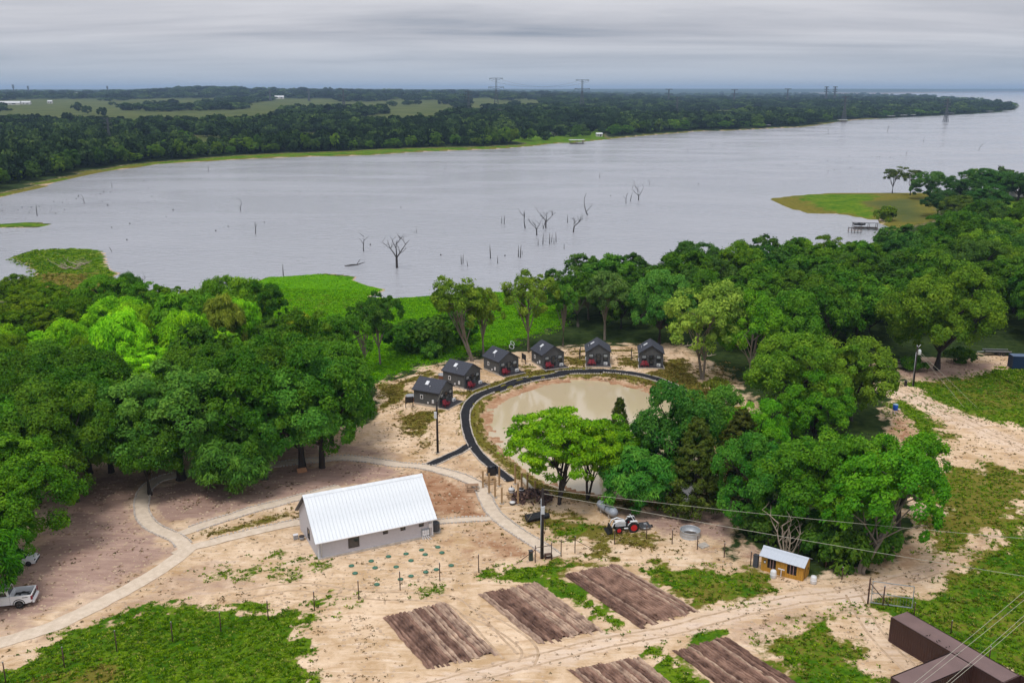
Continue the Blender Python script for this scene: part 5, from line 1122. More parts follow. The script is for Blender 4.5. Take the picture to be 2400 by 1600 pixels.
t = thing('smoker', 'black smoker standing between the kettle grill and wood pile', 'smoker', gp(1222, 1166)); MB().lathe([(0.34, 0.1), (0.38, 0.2), (0.38, 1.15), (0.3, 1.35), (0.1, 1.42)], n=14).build('barrel', dkfr, t); MB().lathe([(0.39, 1.12), (0.41, 1.14), (0.41, 1.2), (0.39, 1.22)], n=14).build('band', trimw, t); MB().box((0, -0.36, 0.6), (0.4, 0.1, 0.5)).build('door', greym, t)
t = thing('covered_grill', 'grill under a shiny black cover beside the black path', 'grill', gp(1153, 1112), 0.3); MB().box((0, 0, 0.55), (1.5, 0.75, 1.1), taper=0.9).build('cover', mat('black_vinyl', (0.012, 0.014, 0.02), 0.25, 0.3), t); MB().tube([(-0.62, 0, 1.15), (0.62, 0, 1.15)], 0.28, 10).build('hood', mat('black_vinyl', (0, 0, 0)), t)
t = thing('white_log', 'long pale pipe lying on the bank beyond the timber posts', 'pipe', gp(1237, 1141), 0); v = gp(1247, 1155) - gp(1224, 1128)
MB().tube([-v / 2 + Vector((0, 0, .35)), v / 2 + Vector((0, 0, .35))], 0.34, 12).build('pipe', mat('cream_pipe', (0.66, 0.60, 0.48), 0.6, 0.1), t); MB().tube([v / 2 + Vector((0, 0, .35)), v / 2 * 1.02 + Vector((0, 0, .35))], 0.3, 12).build('end_cap', conc, t)
# wood pile
logm = mat('split_firewood', (0.090, 0.050, 0.042), 0.9, 0.45, 3, 0.4); loge = mat('log_end', (0.34, 0.22, 0.16), 0.9, 0.2, 4)
c0 = gp(1243, 1178); t = thing('wood_pile', 'heap of dark reddish logs and roots behind the power pole', 'wood pile', c0); rw = random.Random(3)
for k in range(70):
    u, v = rw.uniform(-1, 1), rw.uniform(-1, 1); z = max(0.12, (1 - u * u) * (1 - v * v) * 1.5 * rw.uniform(0.5, 1)); c_ = Vector((u * 2.6, v * 1.6 + 1.0, z)); d_ = Vector((rw.uniform(-1, 1), rw.uniform(-1, 1), rw.uniform(-.3, .5))).normalized() * rw.uniform(0.4, 1.0); r_ = rw.uniform(0.12, 0.24)
    lo = MB().tube([c_ - d_, c_ + d_], [r_, r_ * 0.8], 7).build('log', logm, t)
    MB().tube([c_ - d_ * 1.0, c_ - d_ * 1.015], r_ * 0.9, 7).build('cut_end', loge, lo)

# ------------------------------------------------------------------ tanks, drums, stock ring
tankm = mat('grey_gas_tank', (0.34, 0.37, 0.42), 0.4, 0.08)
a, b_ = gp(1410, 1199), gp(1436, 1216); v = (b_ - a); c_ = (a + b_) / 2; t = thing('gas_tank', 'pale grey propane tank lying under the trees behind the tractor', 'tank', c_, math.atan2(v.y, v.x)); Lh = v.length / 2 + 0.3
MB().tube([(-Lh - .45, 0, .95), (-Lh - .38, 0, .95), (-Lh - .15, 0, .95), (-Lh + .1, 0, .95), (0, 0, .95), (Lh - .1, 0, .95), (Lh + .15, 0, .95), (Lh + .38, 0, .95), (Lh + .45, 0, .95)], [0.05, .33, .53, .6, .6, .6, .53, .33, .05], 16).build('shell', tankm, t)
for xx in (-0.9, 0.9): MB().box((xx, 0, 0.25), (0.25, 0.9, 0.5)).build('foot', conc, t)
MB().lathe([(0.28, 1.5), (0.28, 1.72), (0.2, 1.8), (0.05, 1.82)], n=12).build('dome', tankm, t); MB().tube([(0.15, 0, .95), (0.24, 0, .95)], 0.612, 16).build('strap', dgrey, t)
t = thing('stock_tank', 'round galvanised stock tank ring on the dirt right of the tractor', 'tank', gp(1617, 1255))
MB().lathe([(1.25, 0.0), (1.28, 0.03), (1.25, 0.06), (1.25, 0.38), (1.275, 0.42), (1.25, 0.46), (1.25, 0.82), (1.29, 0.86), (1.27, 0.9), (1.21, 0.9), (1.2, 0.84), (1.2, 0.1)], n=32).build('wall', steel, t)
MB().lathe([(1.19, 0.02), (1.19, 0.12)], n=32).build('floor', mat('damp_soil', (0.08, 0.065, 0.055), 0.9), t)
t = thing('concrete_slab', 'tilted square concrete slab by the stock tank', 'slab', gp(1648, 1280), 0.6); MB().box((0, 0, 0.12), (1.3, 0.9, 0.14), M=Matrix.Rotation(R(8), 3, 'X')).build('slab', conc, t); MB().box((0, 0, 0.03), (0.8, 0.6, 0.1)).build('footing', stone, t)
blk = mat('black_plastic_pipe', (0.02, 0.02, 0.023), 0.5, 0.2)
a, b_ = gp(1244, 1223), gp(1277, 1216); v = b_ - a; t = thing('culvert_pipe', 'pair of fat black culvert pipes lying behind the power pole', 'pipe', (a + b_) / 2, math.atan2(v.y, v.x))
for yy, zz, L_ in ((0, 0.36, 1.6), (0.75, 0.36, 1.4)):
    rb = []
    for k in range(17): rb += [0.36, 0.32]
    MB().tube([(-L_ / 1 + 2 * L_ * k / 33, yy, zz) for k in range(34)], rb, 14).build('pipe', blk, t)
MB().box((0, 0.35, 0.03), (2.6, 1.3, 0.06)).build('skid', logm, t)
t = thing('feed_barrel', 'bright blue barrel feeder on white legs at the sandy road', 'barrel', gp(2097, 968))
MB().lathe([(0.3, 0.55), (0.42, 0.62), (0.42, 1.5), (0.36, 1.6)], n=14).build('barrel', mat('bright_blue_plastic', (0.01, 0.10, 0.62), 0.35, 0.08), t); MB().lathe([(0.43, 1.58), (0.43, 1.66), (0.1, 1.7)], n=14).build('lid', mat('pale_blue_lid', (0.35, 0.5, 0.7), 0.4), t)
for k in range(3): MB().bar((0.3 * math.cos(k * 2.1), 0.3 * math.sin(k * 2.1), 0.7), (0.5 * math.cos(k * 2.1), 0.5 * math.sin(k * 2.1), 0), 0.07).build('leg', wht, t)
MB().box((0.6, 0, 0.75), (0.5, 0.2, 0.18)).build('chute', wht, t)

# ------------------------------------------------------------------ yellow coop
pine_y = mat('yellow_pine_boards', (0.50, 0.255, 0.035), 0.7, 0.22, 5, stretch=(4, 4, 0.3)); inm = mat('dark_coop_inside', (0.02, 0.014, 0.012), 0.9)
roofg = mat('galvalume_roof', (0.52, 0.56, 0.62), 0.4, 0.06, 1.5)
a, b_, c_ = gp(1783, 1332), gp(1881, 1361), gp(1903, 1350); v = b_ - a; yw = math.atan2(v.y, v.x); W_, D_, H_ = v.length, 2.1, 1.95
t = thing('chicken_coop', 'yellow board chicken coop with a low grey metal roof', 'coop', a, yw)
MB().box((W_ / 2, D_ / 2, H_ * 0.5), (W_ - 0.1, D_ - 0.1, H_ - 0.05)).build('inside', inm, t)
def boards(x0, x1, z0, z1):
    k = max(1, round((x1 - x0) / 0.28)); s_ = (x1 - x0) / k
    for i in range(k): MB().box((x0 + (i + .5) * s_, -0.012, (z0 + z1) / 2), (s_ - 0.02, 0.05, z1 - z0)).build('board', pine_y, t)
w1, w2, w3, w4 = W_ * 0.15, W_ * 0.355, W_ * 0.62, W_ * 0.845
boards(0, w1, 0, H_); boards(w1, w2, 0, 0.5); boards(w2, w3, 0, H_); boards(w3, w4, 0, 0.5); boards(w4, W_, 0, H_)
barm = mat('pinkish_bars', (0.42, 0.25, 0.24), 0.7)
for x0, x1 in ((w1, w2), (w3, w4)):
    MB().box(((x0 + x1) / 2, 0.03, (0.5 + H_ - 0.06) / 2), (x1 - x0, 0.02, H_ - 0.56)).build('window', inm, t)
    wd = t.children[-1]
    for k in range(2): MB().box((x0 + (x1 - x0) * (k + 1) / 3, -0.01, (0.5 + H_) / 2), (0.06, 0.05, H_ - 0.5)).build('bar', barm, wd)
for i in range(6):
    y0 = 0.05 + i * (D_ - 0.1) / 6; zt = H_ + (0.55 * (1 - abs((y0 + .15) - D_ / 2) / (D_ / 2)))
    if i != 1: MB().box((W_ + 0.012, y0 + 0.165, zt / 2), (0.05, 0.31, zt)).build('board', pine_y, t)
dr = MB().box((W_ + 0.02, 0.40, 0.95), (0.03, 0.34, 1.9)).build('door', inm, t); MB().box((W_ + 0.05, 0.58, 0.95), (0.05, 0.08, 1.9)).build('jamb', pine_y, dr)
MB().tube([(W_ + 0.03, 1.6, 1.0), (W_ + 0.06, 1.6, 1.0)], 0.16, 12).build('porthole', inm, t)
rh = H_ + 0.62; rf = MB().prism([(-0.2, -0.3, H_ - 0.08), (-0.2, D_ / 2, rh), (-0.2, D_ + 0.3, H_ - 0.08), (-0.2, D_ + 0.3, H_ - 0.12), (-0.2, D_ / 2, rh - 0.05), (-0.2, -0.3, H_ - 0.12)], (W_ + 0.4, 0, 0)).build('roof', greym, t)
sl = (rh - H_ + 0.08) / (D_ / 2 + 0.3); nv = Vector((0, -sl, 1)).normalized(); npn = 12; pw_ = (W_ + 0.4) / npn; q0, q1 = Vector((0, -0.32, H_ - 0.08)), Vector((0, D_ / 2, rh))
pn = MB(); pn.prism([q0 + nv * .012, q0 + nv * .012 + Vector((pw_ - .01, 0, 0)), q1 + nv * .012 + Vector((pw_ - .01, 0, 0)), q1 + nv * .012], nv * 0.02); pn.prism([q0 + nv * .032, q0 + nv * .032 + Vector((.05, 0, 0)), q1 + nv * .032 + Vector((.05, 0, 0)), q1 + nv * .032], nv * 0.03); pm_ = pn.mesh('roof_panel', roofg)
for k in range(npn):
    o = link(bpy.data.objects.new('roof_panel', pm_), rf); o.location.x = -0.2 + k * pw_
    o = link(bpy.data.objects.new('roof_panel', pm_), rf); o.location = (-0.2 + (k + 1) * pw_, D_, 0); o.rotation_euler.z = math.pi
MB().prism([(-.22, D_ / 2 - .25, rh - .25 * sl + .07), (-.22, D_ / 2, rh + .09), (-.22, D_ / 2 + .25, rh - .25 * sl + .07), (-.22, D_ / 2, rh + .03)], (W_ + .44, 0, 0)).build('ridge_cap', roofg, rf)
hb_ = MB().box((w1 * 0.62, -0.06, 1.2), (0.28, 0.08, 0.34)).build('egg_hatch', inm, t); MB().box((w1 * 0.62, -0.11, 1.18), (0.2, 0.03, 0.22)).build('sign', wht, hb_)
for px, py, lab in ((1812, 1351, 'white plastic drum in front of the yellow coop'), (1906, 1366, 'white plastic drum at the right end of the yellow coop')):
    t = thing('white_drum', lab, 'drum', gp(px, py)); MB().lathe([(0.30, 0), (0.35, 0.08), (0.35, 0.8), (0.28, 0.95), (0.1, 1.0)], n=14).build('drum', wht, t); MB().lathe([(0.36, 0.4), (0.375, 0.42), (0.375, 0.46), (0.36, 0.48)], n=14).build('hoop', trimw, t)
t = thing('perch_stand', 'white T-shaped perch standing against the yellow coop', 'perch', gp(1830, 1349), yw); MB().box((0, 0, 0.5), (0.08, 0.08, 1.0)).build('upright', wht, t); MB().box((0, 0, 1.0), (0.75, 0.1, 0.1)).build('crossbar', wht, t); MB().box((0, 0, 0.03), (0.8, 0.3, 0.06)).build('foot', cedarw, t)
t = thing('dark_bin', 'narrow dark bin at the left end of the yellow coop', 'bin', gp(1771, 1326), yw); MB().box((0, 0, 0.75), (0.55, 0.45, 1.5)).build('body', mat('slate_plastic', (0.07, 0.075, 0.095), 0.5), t); MB().box((0, 0, 1.53), (0.6, 0.5, 0.08)).build('lid', dgrey, t)

# ------------------------------------------------------------------ brown shipping containers
brn = mat('brown_container_paint', (0.066, 0.031, 0.025), 0.55, 0.18, 0.8); brt = mat('brown_container_roof', (0.175, 0.112, 0.102), 0.6, 0.14, 0.5)
def container(o, L_, label, side, topm, name='shipping_container', H_=2.65, W_=2.44, rz=0.0, open_end=False):
    t = thing(name, label, 'container', o, rz, 'shipping containers')
    MB().box((W_ / 2, L_ / 2, H_ / 2 + 0.1), (W_ - 0.12, L_ - 0.12, H_ - 0.1)).build('box', side, t)
    for yy in (0.08, L_ - 0.08):
        for xx in (0.08, W_ - 0.08): MB().box((xx, yy, H_ / 2 + .1), (0.16, 0.16, H_)).build('corner_post', side, t)
    for xx in (0.06, W_ - 0.06):
        MB().box((xx, L_ / 2, H_ + 0.02), (0.12, L_ - 0.32, 0.14)).build('top_rail', side, t); MB().box((xx, L_ / 2, 0.12), (0.12, L_ - 0.32, 0.16)).build('bottom_rail', side, t)
    n_ = int(L_ / 0.28); rm = MB().box((0, 0, H_ / 2 + 0.12), (0.06, 0.14, H_ - 0.35)).mesh('corrugation', side)
    for k in range(n_):
        for xx in (0.05, W_ - 0.05): o_ = link(bpy.data.objects.new('corrugation', rm), t); o_.location = (xx, 0.3 + k * (L_ - 0.6) / n_, 0)
    rf = MB().box((W_ / 2, L_ / 2, H_ + 0.06), (W_ - 0.02, L_ - 0.02, 0.06)).build('roof', topm, t)
    if not open_end:
        for k in range(4): MB().box((0.3 + k * (W_ - 0.6) / 3, -0.03, H_ / 2), (0.05, 0.05, H_ - 0.3)).build('lock_bar', side, t)
    return t
c1, c2, c3 = P(2084.4, 1442.8, 2.72), P(2127, 1432, 2.72), P(2370.6, 1570.6, 2.72)
v = c3 - c2; yw = math.atan2(v.y, v.x) - math.pi / 2        # local +y runs along the container towards the camera
cA = container((c2.x, c2.y, 0), 12.2, 'long dark brown shipping container with pinkish roof at the lower right', brn, brt, rz=yw)
M = Matrix.Translation((c2.x, c2.y, 0)) @ Matrix.Rotation(yw, 4, 'Z')
o2 = M @ Vector((2.44 + 0.03, 12.2 - 2.9, 0)); cB = container((o2.x, o2.y, 0), 8.0, 'second brown container joined at right angles, cut by the bottom edge', brn, brt, rz=yw - math.pi / 2)
hd = MB()
for s_, d_ in (((1.2, 12.33, 2.3), (2.5, 0.08, 1.0)), ((1.2, 13.2, 2.3), (2.5, 0.08, 1.0)), ((0.0, 12.76, 2.3), (0.08, 0.8, 1.0)), ((2.4, 12.76, 2.3), (0.08, 0.8, 1.0))): hd.box(s_, d_)
hd.build('open_bin', brn, cA); MB().box((1.2, 12.76, 1.75), (2.3, 0.75, 0.06)).build('bin_floor', inm, cA)
for k, (px, py) in enumerate([(2172, 1490), (2179, 1489), (2196, 1504), (2202, 1502), (2218, 1517), (2225, 1515), (2243, 1531), (2249, 1529)]):
    p = P(px, py, 2.81); o = thing('bird', 'small dark bird resting on the roof of the brown container', 'bird', (p.x, p.y, 2.81), k * 0.9, 'birds on the container roof'); o.scale = (.6, .6, .6)
    MB().tube([(-0.16, 0, .09), (-.06, 0, .1), (.06, 0, .12), (.12, 0, .13), (.15, 0, .2), (.2, 0, .21), (.25, 0, .2)], [.01, .06, .075, .05, .04, .035, .008], 6).build('body', inm, o); MB().box((-0.2, 0, .09), (.12, .06, .02)).build('tail', inm, o)
blu = mat('navy_container_paint', (0.010, 0.030, 0.075), 0.5, 0.12)
p = P(2360, 858); container((p.x, p.y, 0), 12.2, 'dark blue shipping container at the right edge', blu, mat('navy_roof', (0.10, 0.15, 0.24), 0.5), rz=R(-96))

# ------------------------------------------------------------------ vehicles
carw = mat('white_car_paint', (0.78, 0.79, 0.80), 0.25, 0.02, coat=0.6); tyrem = mat('black_tyre', (0.018, 0.018, 0.018), 0.85, 0.2); rimm = mat('dark_alloy', (0.10, 0.10, 0.105), 0.35, 0.1, metal=0.6)
blackp = mat('black_trim', (0.015, 0.015, 0.016), 0.5); redl = mat('red_tail_lamp', (0.20, 0.012, 0.03), 0.2); glassc = mat('tinted_glass', (0.02, 0.024, 0.028), 0.05, 0.2, spec=0.8)
def wheel(t, c, r, w, rim=rimm, ax='y', name='wheel', hub=True):
    d = Vector((0, 1, 0)) if ax == 'y' else Vector((1, 0, 0)); c = Vector(c)
    wl_ = MB().tube([c - d * w / 2, c - d * w * .42, c + d * w * .42, c + d * w / 2], [r * .9, r, r, r * .9], 20).build(name, tyrem, t)
    b = MB(); b.tube([c - d * (w / 2 + .015), c + d * (w / 2 + .015)], r * 0.60, 16); b.build('rim', rim, wl_)
    if hub:
        s_ = MB()
        for k in range(5):
            a = k * 1.2566; e_ = Vector((math.cos(a), 0, math.sin(a))) if ax == 'y' else Vector((0, math.cos(a), math.sin(a)))
            for sg in (-1, 1): s_.bar(c + d * sg * (w / 2 + .02), c + d * sg * (w / 2 + .02) + e_ * r * .55, 0.05)
        s_.build('spokes', blackp if rim is rimm else rim, wl_)
    return wl_
def side_prism(b, prof, y0, y1): return b.prism([(x, y0, z) for x, z in prof], (0, y1 - y0, 0))
# pickup: x forward, rear bumper at x=0
a = gp(57, 1402); t = thing('pickup_truck', 'white crew-cab pickup with open dark bed half under the left tree', 'pickup', a, R(193)); S = 1.12; t.scale = (S,) * 3; t.location = a + Matrix.Rotation(R(193), 3, 'Z') @ Vector((-1.25 * S, 0.9 * S, 0))
WY = 0.98
b = MB(); side_prism(b, [(0.1, .55), (0.0, .75), (0.02, 1.28), (1.95, 1.30), (1.95, .45), (1.7, .42), (.55, .45)], -WY, -WY + .1); side_prism(b, [(0.1, .55), (0.0, .75), (0.02, 1.28), (1.95, 1.30), (1.95, .45), (1.7, .42), (.55, .45)], WY - .1, WY); b.box((.06, 0, .95), (.1, 2 * WY - .2, .68)); b.box((1.93, 0, .95), (.08, 2 * WY - .2, .72)); b.build('bed_sides', carw, t)
MB().box((1.0, 0, .72), (1.8, 2 * WY - .22, .08)).build('bed_floor', blackp, t)
b = MB(); side_prism(b, [(1.98, .45), (1.98, 1.28), (5.3, 1.22), (5.75, 1.05), (5.85, .6), (5.7, .42)], -WY, WY); b.build('body', carw, t)
b = MB(); side_prism(b, [(2.02, 1.28), (2.15, 1.86), (3.6, 1.90), (4.35, 1.26)], -WY + .12, WY - .12); b.build('cab_roof', carw, t)
for sg in (-1, 1): side_prism(MB(), [(2.2, 1.33), (2.3, 1.74), (3.5, 1.78), (4.1, 1.32)], sg * (WY - .115) - .01, sg * (WY - .115) + .01).build('side_window', glassc, t)
MB().prism([(2.03, -.7, 1.36), (2.03, .7, 1.36), (2.12, .66, 1.78), (2.12, -.66, 1.78)], (-.03, 0, 0)).build('rear_window', glassc, t)
MB().prism([(4.36, -.78, 1.3), (4.36, .78, 1.3), (3.68, .72, 1.86), (3.68, -.72, 1.86)], (.03, 0, .03)).build('windscreen', glassc, t)
for xx in (1.2, 4.85):
    for sg in (-1, 1): wheel(t, (xx, sg * (WY - .1), .41), .41, .28)
    for sg in (-1, 1): MB().tube([(xx + .52 * math.cos(q), sg * (WY + .012), .43 + .52 * math.sin(q)) for q in np.linspace(0, math.pi, 9)], .04, 5).build('wheel_arch', blackp, t)
MB().box((-.08, 0, .58), (.18, 1.9, .2)).build('bumper', carw, t)
for sg in (-1, 1): MB().box((.03, sg * (WY - .06), 1.02), (.16, .2, .38)).build('tail_lamp', redl, t)
MB().box((.62, -WY - .012, 1.1), (.5, .02, .05)).build('badge', blackp, t); MB().box((.62, WY + .012, 1.1), (.5, .02, .05)).build('badge', blackp, t)
MB().box((-.01, 0, 1.0), (.04, 1.2, .3)).build('tailgate_panel', blackp, t)
rb = random.Random(2); b = MB()
for k in range(7): b.box((.4 + rb.random() * 1.3, rb.uniform(-.6, .6), .85), (rb.uniform(.2, .7), .12, .1), rb.random() * 3)
b.build('bed_cargo', greym, t)
# white car behind it
a = gp(66, 1328); t = thing('parked_car', 'white hatchback nosing out from under the tree above the pickup', 'car', a, R(10)); t.location = a + Vector((-1.4, 0.7, 0))
b = MB(); side_prism(b, [(-2.1, .35), (-2.15, .85), (-1.9, .98), (1.0, .95), (1.9, .78), (2.1, .55), (2.05, .3)], -.88, .88); b.build('body', carw, t)
b = MB(); b.prism([(-1.9, -.8, .97), (-1.5, -.68, 1.48), (.2, -.68, 1.5), (1.05, -.8, .95)], (0, 1.5, 0)); b.build('cabin', carw, t)
MB().prism([(1.02, -.72, .98), (1.02, .62, .98), (.3, .56, 1.46), (.3, -.62, 1.46)], (.04, 0, .03)).build('windscreen', glassc, t)
for sg in (-1, 1): MB().prism([(-1.7, sg * .76 - .04, 1.0), (-1.4, sg * .66 - .04, 1.42), (.15, sg * .66 - .04, 1.44), (.8, sg * .76 - .04, 1.0)], (0, .02 * sg, 0)).build('side_window', glassc, t)
for xx in (-1.35, 1.3):
    for sg in (-1, 1): wheel(t, (xx, sg * .80, .33), .33, .2)
for sg in (-1, 1): MB().box((1.93, sg * .62, .68), (.2, .34, .14)).build('headlight', glass, t)
MB().box((2.1, 0, .42), (.06, 1.4, .2)).build('bumper', blackp, t)
# jeep and trailer by the wood on the right
a = gp(2105, 864); t = thing('jeep', 'olive drab open jeep parked in the shade of the enormous tree', 'jeep', a, R(5)); olv = mat('faded_olive_paint', (0.16, 0.15, 0.12), 0.6, 0.1)
MB().box((0, 0, .85), (3.6, 1.55, .6)).build('body', olv, t); MB().box((-.3, 0, 1.75), (2.2, 1.5, .08)).build('soft_top', blackp, t); MB().box((1.5, 0, 1.05), (.9, 1.3, .25)).build('hood', olv, t)
for xx in (-1.35, .75):
    for sg in (-1, 1): MB().bar((xx, sg * .7, 1.1), (xx * .95, sg * .68, 1.75), .07).build('roll_bar', blackp, t)
for xx in (-1.2, 1.2):
    for sg in (-1, 1): wheel(t, (xx, sg * .75, .38), .38, .25)
for sg in (-1, 1): MB().box((1.82, sg * .5, .9), (.06, .25, .25)).build('headlight', trimw, t)
a = gp(2335, 832); t = thing('flatbed_trailer', 'dark flatbed trailer in the shade left of the blue container', 'trailer', a, R(-6))
MB().box((0, 0, .75), (5.2, 2.0, .15)).build('deck', blackp, t); MB().bar((-2.6, 0, .7), (-4.0, 0, .55), .12).build('drawbar', steel, t)
for yy in (-.95, .95): MB().box((0, yy, 1.0), (5.2, .06, .1)).build('side_rail', steel, t)
for xx in (0.2, 1.1):
    for sg in (-1, 1): wheel(t, (xx, sg * .9, .36), .36, .22)
# tractor: x forward
redr = mat('red_wheel', (0.62, 0.020, 0.025), 0.4, 0.08)
f_, r_ = gp(1449.5, 1250), gp(1480, 1245); yw = R(190); t = thing('tractor', 'white compact tractor with red wheels and front loader facing left', 'tractor', (f_ + r_) / 2 + Vector((0.15, .55, 0)), yw); t.scale = (1.12,) * 3
MB().box((.72, 0, .98), (1.25, .62, .55), taper=.88).build('hood', carw, t); MB().box((1.36, 0, .92), (.08, .55, .5)).build('grille', blackp, t); MB().box((.3, 0, .6), (2.0, .5, .35)).build('chassis', blackp, t)
for sg in (-1, 1):
    wheel(t, (-.72, sg * .62, .62), .62, .36, redr, name='rear_wheel', hub=False); wheel(t, (.98, sg * .6, .40), .40, .26, redr, name='front_wheel', hub=False)
    b = MB(); b.tube([(-.72 + .70 * math.cos(q), sg * .62, .62 + .70 * math.sin(q)) for q in np.linspace(.35, 2.5, 8)], .055, 6); b.box((-.72, sg * .62, 1.36), (.8, .34, .05)); b.build('fender', carw, t)
    MB().tube([(.15, sg * .42, 1.15), (.95, sg * .46, 1.42), (1.55, sg * .48, 1.2), (1.85, sg * .48, .45)], .075, 6).build('loader_arm', carw, t)
MB().box((-.62, 0, 1.02), (.45, .5, .12)).build('seat', blackp, t); MB().box((-.85, 0, 1.32), (.1, .48, .5)).build('seat_back', blackp, t)
MB().tube([(.02, 0, 1.2), (-.2, 0, 1.42)], .03, 6).build('steering_column', blackp, t); MB().tube([(-.22 + .0 * q, .19 * math.cos(q), 1.44 + .19 * math.sin(q)) for q in np.linspace(0, 6.283, 13)], .02, 5, False).build('steering_wheel', blackp, t)
b = MB()
for sg in (-1, 1): b.bar((-.95, sg * .42, 1.1), (-.55, sg * .42, 1.75), .07)
b.bar((-.55, -.42, 1.75), (-.55, .42, 1.75), .07); b.build('roll_bar', carw, t)
b = MB(); side_prism(b, [(1.75, .12), (2.35, .05), (2.38, .12), (1.95, .2), (1.88, .72), (1.78, .75)], -.78, .78); b.build('bucket', blackp, t)
MB().box((.1, .5, .5), (.5, .2, .08)).build('step', carw, t); MB().box((.1, -.5, .5), (.5, .2, .08)).build('step', carw, t)
mw = thing('mower_deck', 'dark rotary mower with pale rim behind the tractor', 'mower', gp(1506, 1242) + Vector((0.25, .45, 0)), yw)
MB().box((0, 0, .42), (1.5, 1.5, .14), taper=.92).build('deck', dgrey, mw); MB().lathe([(.80, .22), (.82, .24), (.82, .36), (.80, .38)], n=20).build('rim', steel, mw); MB().bar((.7, 0, .5), (1.2, 0, .75), .1).build('hitch', blackp, mw); MB().box((-.1, 0, .55), (.35, .3, .2)).build('gearbox', greym, mw); wheel(mw, (-.95, 0, .2), .2, .12, hub=False, name='tail_wheel')

# ------------------------------------------------------------------ under the oaks
t = thing('leaning_boards', 'orange plywood box leaning at the foot of the great oak', 'box', gp(708, 1105), R(25)); ply = mat('plywood', (0.52, 0.25, 0.13), 0.7, 0.12, 3)
MB().box((0, 0, .35), (1.4, .8, .1), M=Matrix.Rotation(R(28), 3, 'X')).build('lid', ply, t); MB().box((0, .15, .15), (1.3, .6, .34)).build('crate', ply, t)
t = thing('garden_bench', 'weathered wooden bench on the dirt left of the great oak', 'bench', gp(622, 1118), R(12)); wl_m = mat('grey_weathered_wood', (0.26, 0.20, 0.16), 0.85, 0.2, 4)
for k in range(3): MB().box((0, -.2 + k * .16, .45), (1.9, .13, .05)).build('seat_slat', wl_m, t)
for k in range(3): MB().box((0, .3 + k * .03, .62 + k * .15), (1.9, .04, .12)).build('back_slat', wl_m, t)
for sx in (-.8, .8):
    MB().box((sx, -.22, .22), (.08, .08, .45)).build('leg', wl_m, t); MB().bar((sx, .28, 0), (sx, .4, 1.0), .08).build('leg', wl_m, t); MB().box((sx, 0, .6), (.08, .6, .06)).build('armrest', wl_m, t)
bm = mat('pale_log_wood', (0.46, 0.38, 0.28), 0.85, 0.2, 4)
for k, (bx_, by_, tx, ty) in enumerate(((750, 1070, 745, 1042), (771, 1069, 769, 1041))):
    p = gp(bx_, by_); o = MB().tube([(0, 0, -.2), (-.15, 0, 1.1), (-.32, .1, 2.3)], [.13, .12, .1], 8).build('leaning_pole', bm); o.location = p; tag(o, ('pale leaning log pole beside the curved path, left of two', 'pale knotty log pole beside the curved path, right of two')[k], 'pole')

# ------------------------------------------------------------------ dead trees in the lake
snagn = 0
def snag(b, rg, p, d, L_, r, depth):
    k = 4; pts_ = [p]; q = Vector(p); dd = Vector(d)
    for i in range(k):
        dd = (dd + Vector((rg.uniform(-.22, .22), rg.uniform(-.22, .22), rg.uniform(-.05, .16)))).normalized(); q = q + dd * L_ / k; pts_.append(q.copy())
    b.tube(pts_, [r * (1 - .72 * i / k) for i in range(k + 1)], 6, False)
    if depth:
        for i in range(rg.choice((2, 3, 3))):
            s_ = pts_[rg.choice((1, 2, 2, 3, 4))]; a = rg.random() * 6.28; e_ = (dd * .45 + Vector((math.cos(a), math.sin(a), rg.uniform(.1, .8)))).normalized()
            snag(b, rg, s_, e_, L_ * rg.uniform(.38, .7), r * .5, depth - 1)
def dead(px, py, ty, kind, label, lean=0.0, group='dead trees standing in the lake', cat='dead tree', name='dead_tree', z=LAKE_Z, m=deadw):
    global snagn; snagn += 1; rg = random.Random(snagn * 17 + 3); p = P(px, py, z); h = height_to(p, ty); b = MB()
    if kind == 'branch':
        r = .035 * h; b.tube([(0, 0, -1), (lean * h * .12, 0, h * .34)], [r * 1.15, r * .95], 8, False)
        for k in range(3): a = k * 2.1 + rg.random(); snag(b, rg, Vector((lean * h * .12, 0, h * .33)), Vector((math.cos(a) * .75 + lean, math.sin(a) * .5, .8)).normalized(), h * rg.uniform(.6, .78), r * .62, 2)
    elif kind == 'pole': b.tube([(0, 0, -1), (lean * h * .4, 0, h * .5), (lean * h, 0.1, h)], [.028 * h + .06, .02 * h + .05, .03], 6)
    elif kind == 'fork': snag(b, rg, Vector((0, 0, -.5)), Vector((lean, 0, 1)).normalized(), h * 1.05, .03 * h + .05, 1)
    elif kind == 'log': b.tube([(-h * 2.2, 0, -.1), (-h, .3, .3), (0.2 * h, 0, .5), (h * 1.6, .2, h * .7)], [.28, .25, .2, .06], 7); snag(b, rg, Vector((0, 0, .4)), Vector((.5, 0, 1)).normalized(), h * 1.1, .13, 1)
    o = b.build(name, m); o.location = p; tag(o, label, cat, group); return o
c2_ = lambda x, y: (800 + x * .34014, 150 + y * .34014)
def dd2(x, y, ty, kind, label, lean=0.0): X0, Y0 = c2_(x, y); return dead(X0, Y0, c2_(0, ty)[1], kind, label, lean)
dd2(383, 1405, 1190, 'branch', 'big bare dead tree with spreading branches in the water nearest the marsh')
dd2(155, 1290, 1180, 'fork', 'bare forked snag left of the big dead tree', -.15)
dd2(105, 1392, 1355, 'log', 'fallen dead tree floating left of the big dead tree')
dd2(1347, 1180, 1065, 'branch', 'bare dead tree in front of the twin-stemmed snag in mid lake', -.1); dd2(1408, 1130, 1000, 'branch', 'tall twin-stemmed bare snag in mid lake', .1); dd2(1390, 1135, 1060, 'fork', 'thin snag beside the twin-stemmed one')
dd2(1597, 1160, 1040, 'branch', 'bare dead tree with branches bent right in mid lake', .45); dd2(1700, 1040, 920, 'fork', 'leaning bare snag behind the bent dead tree', -.3)
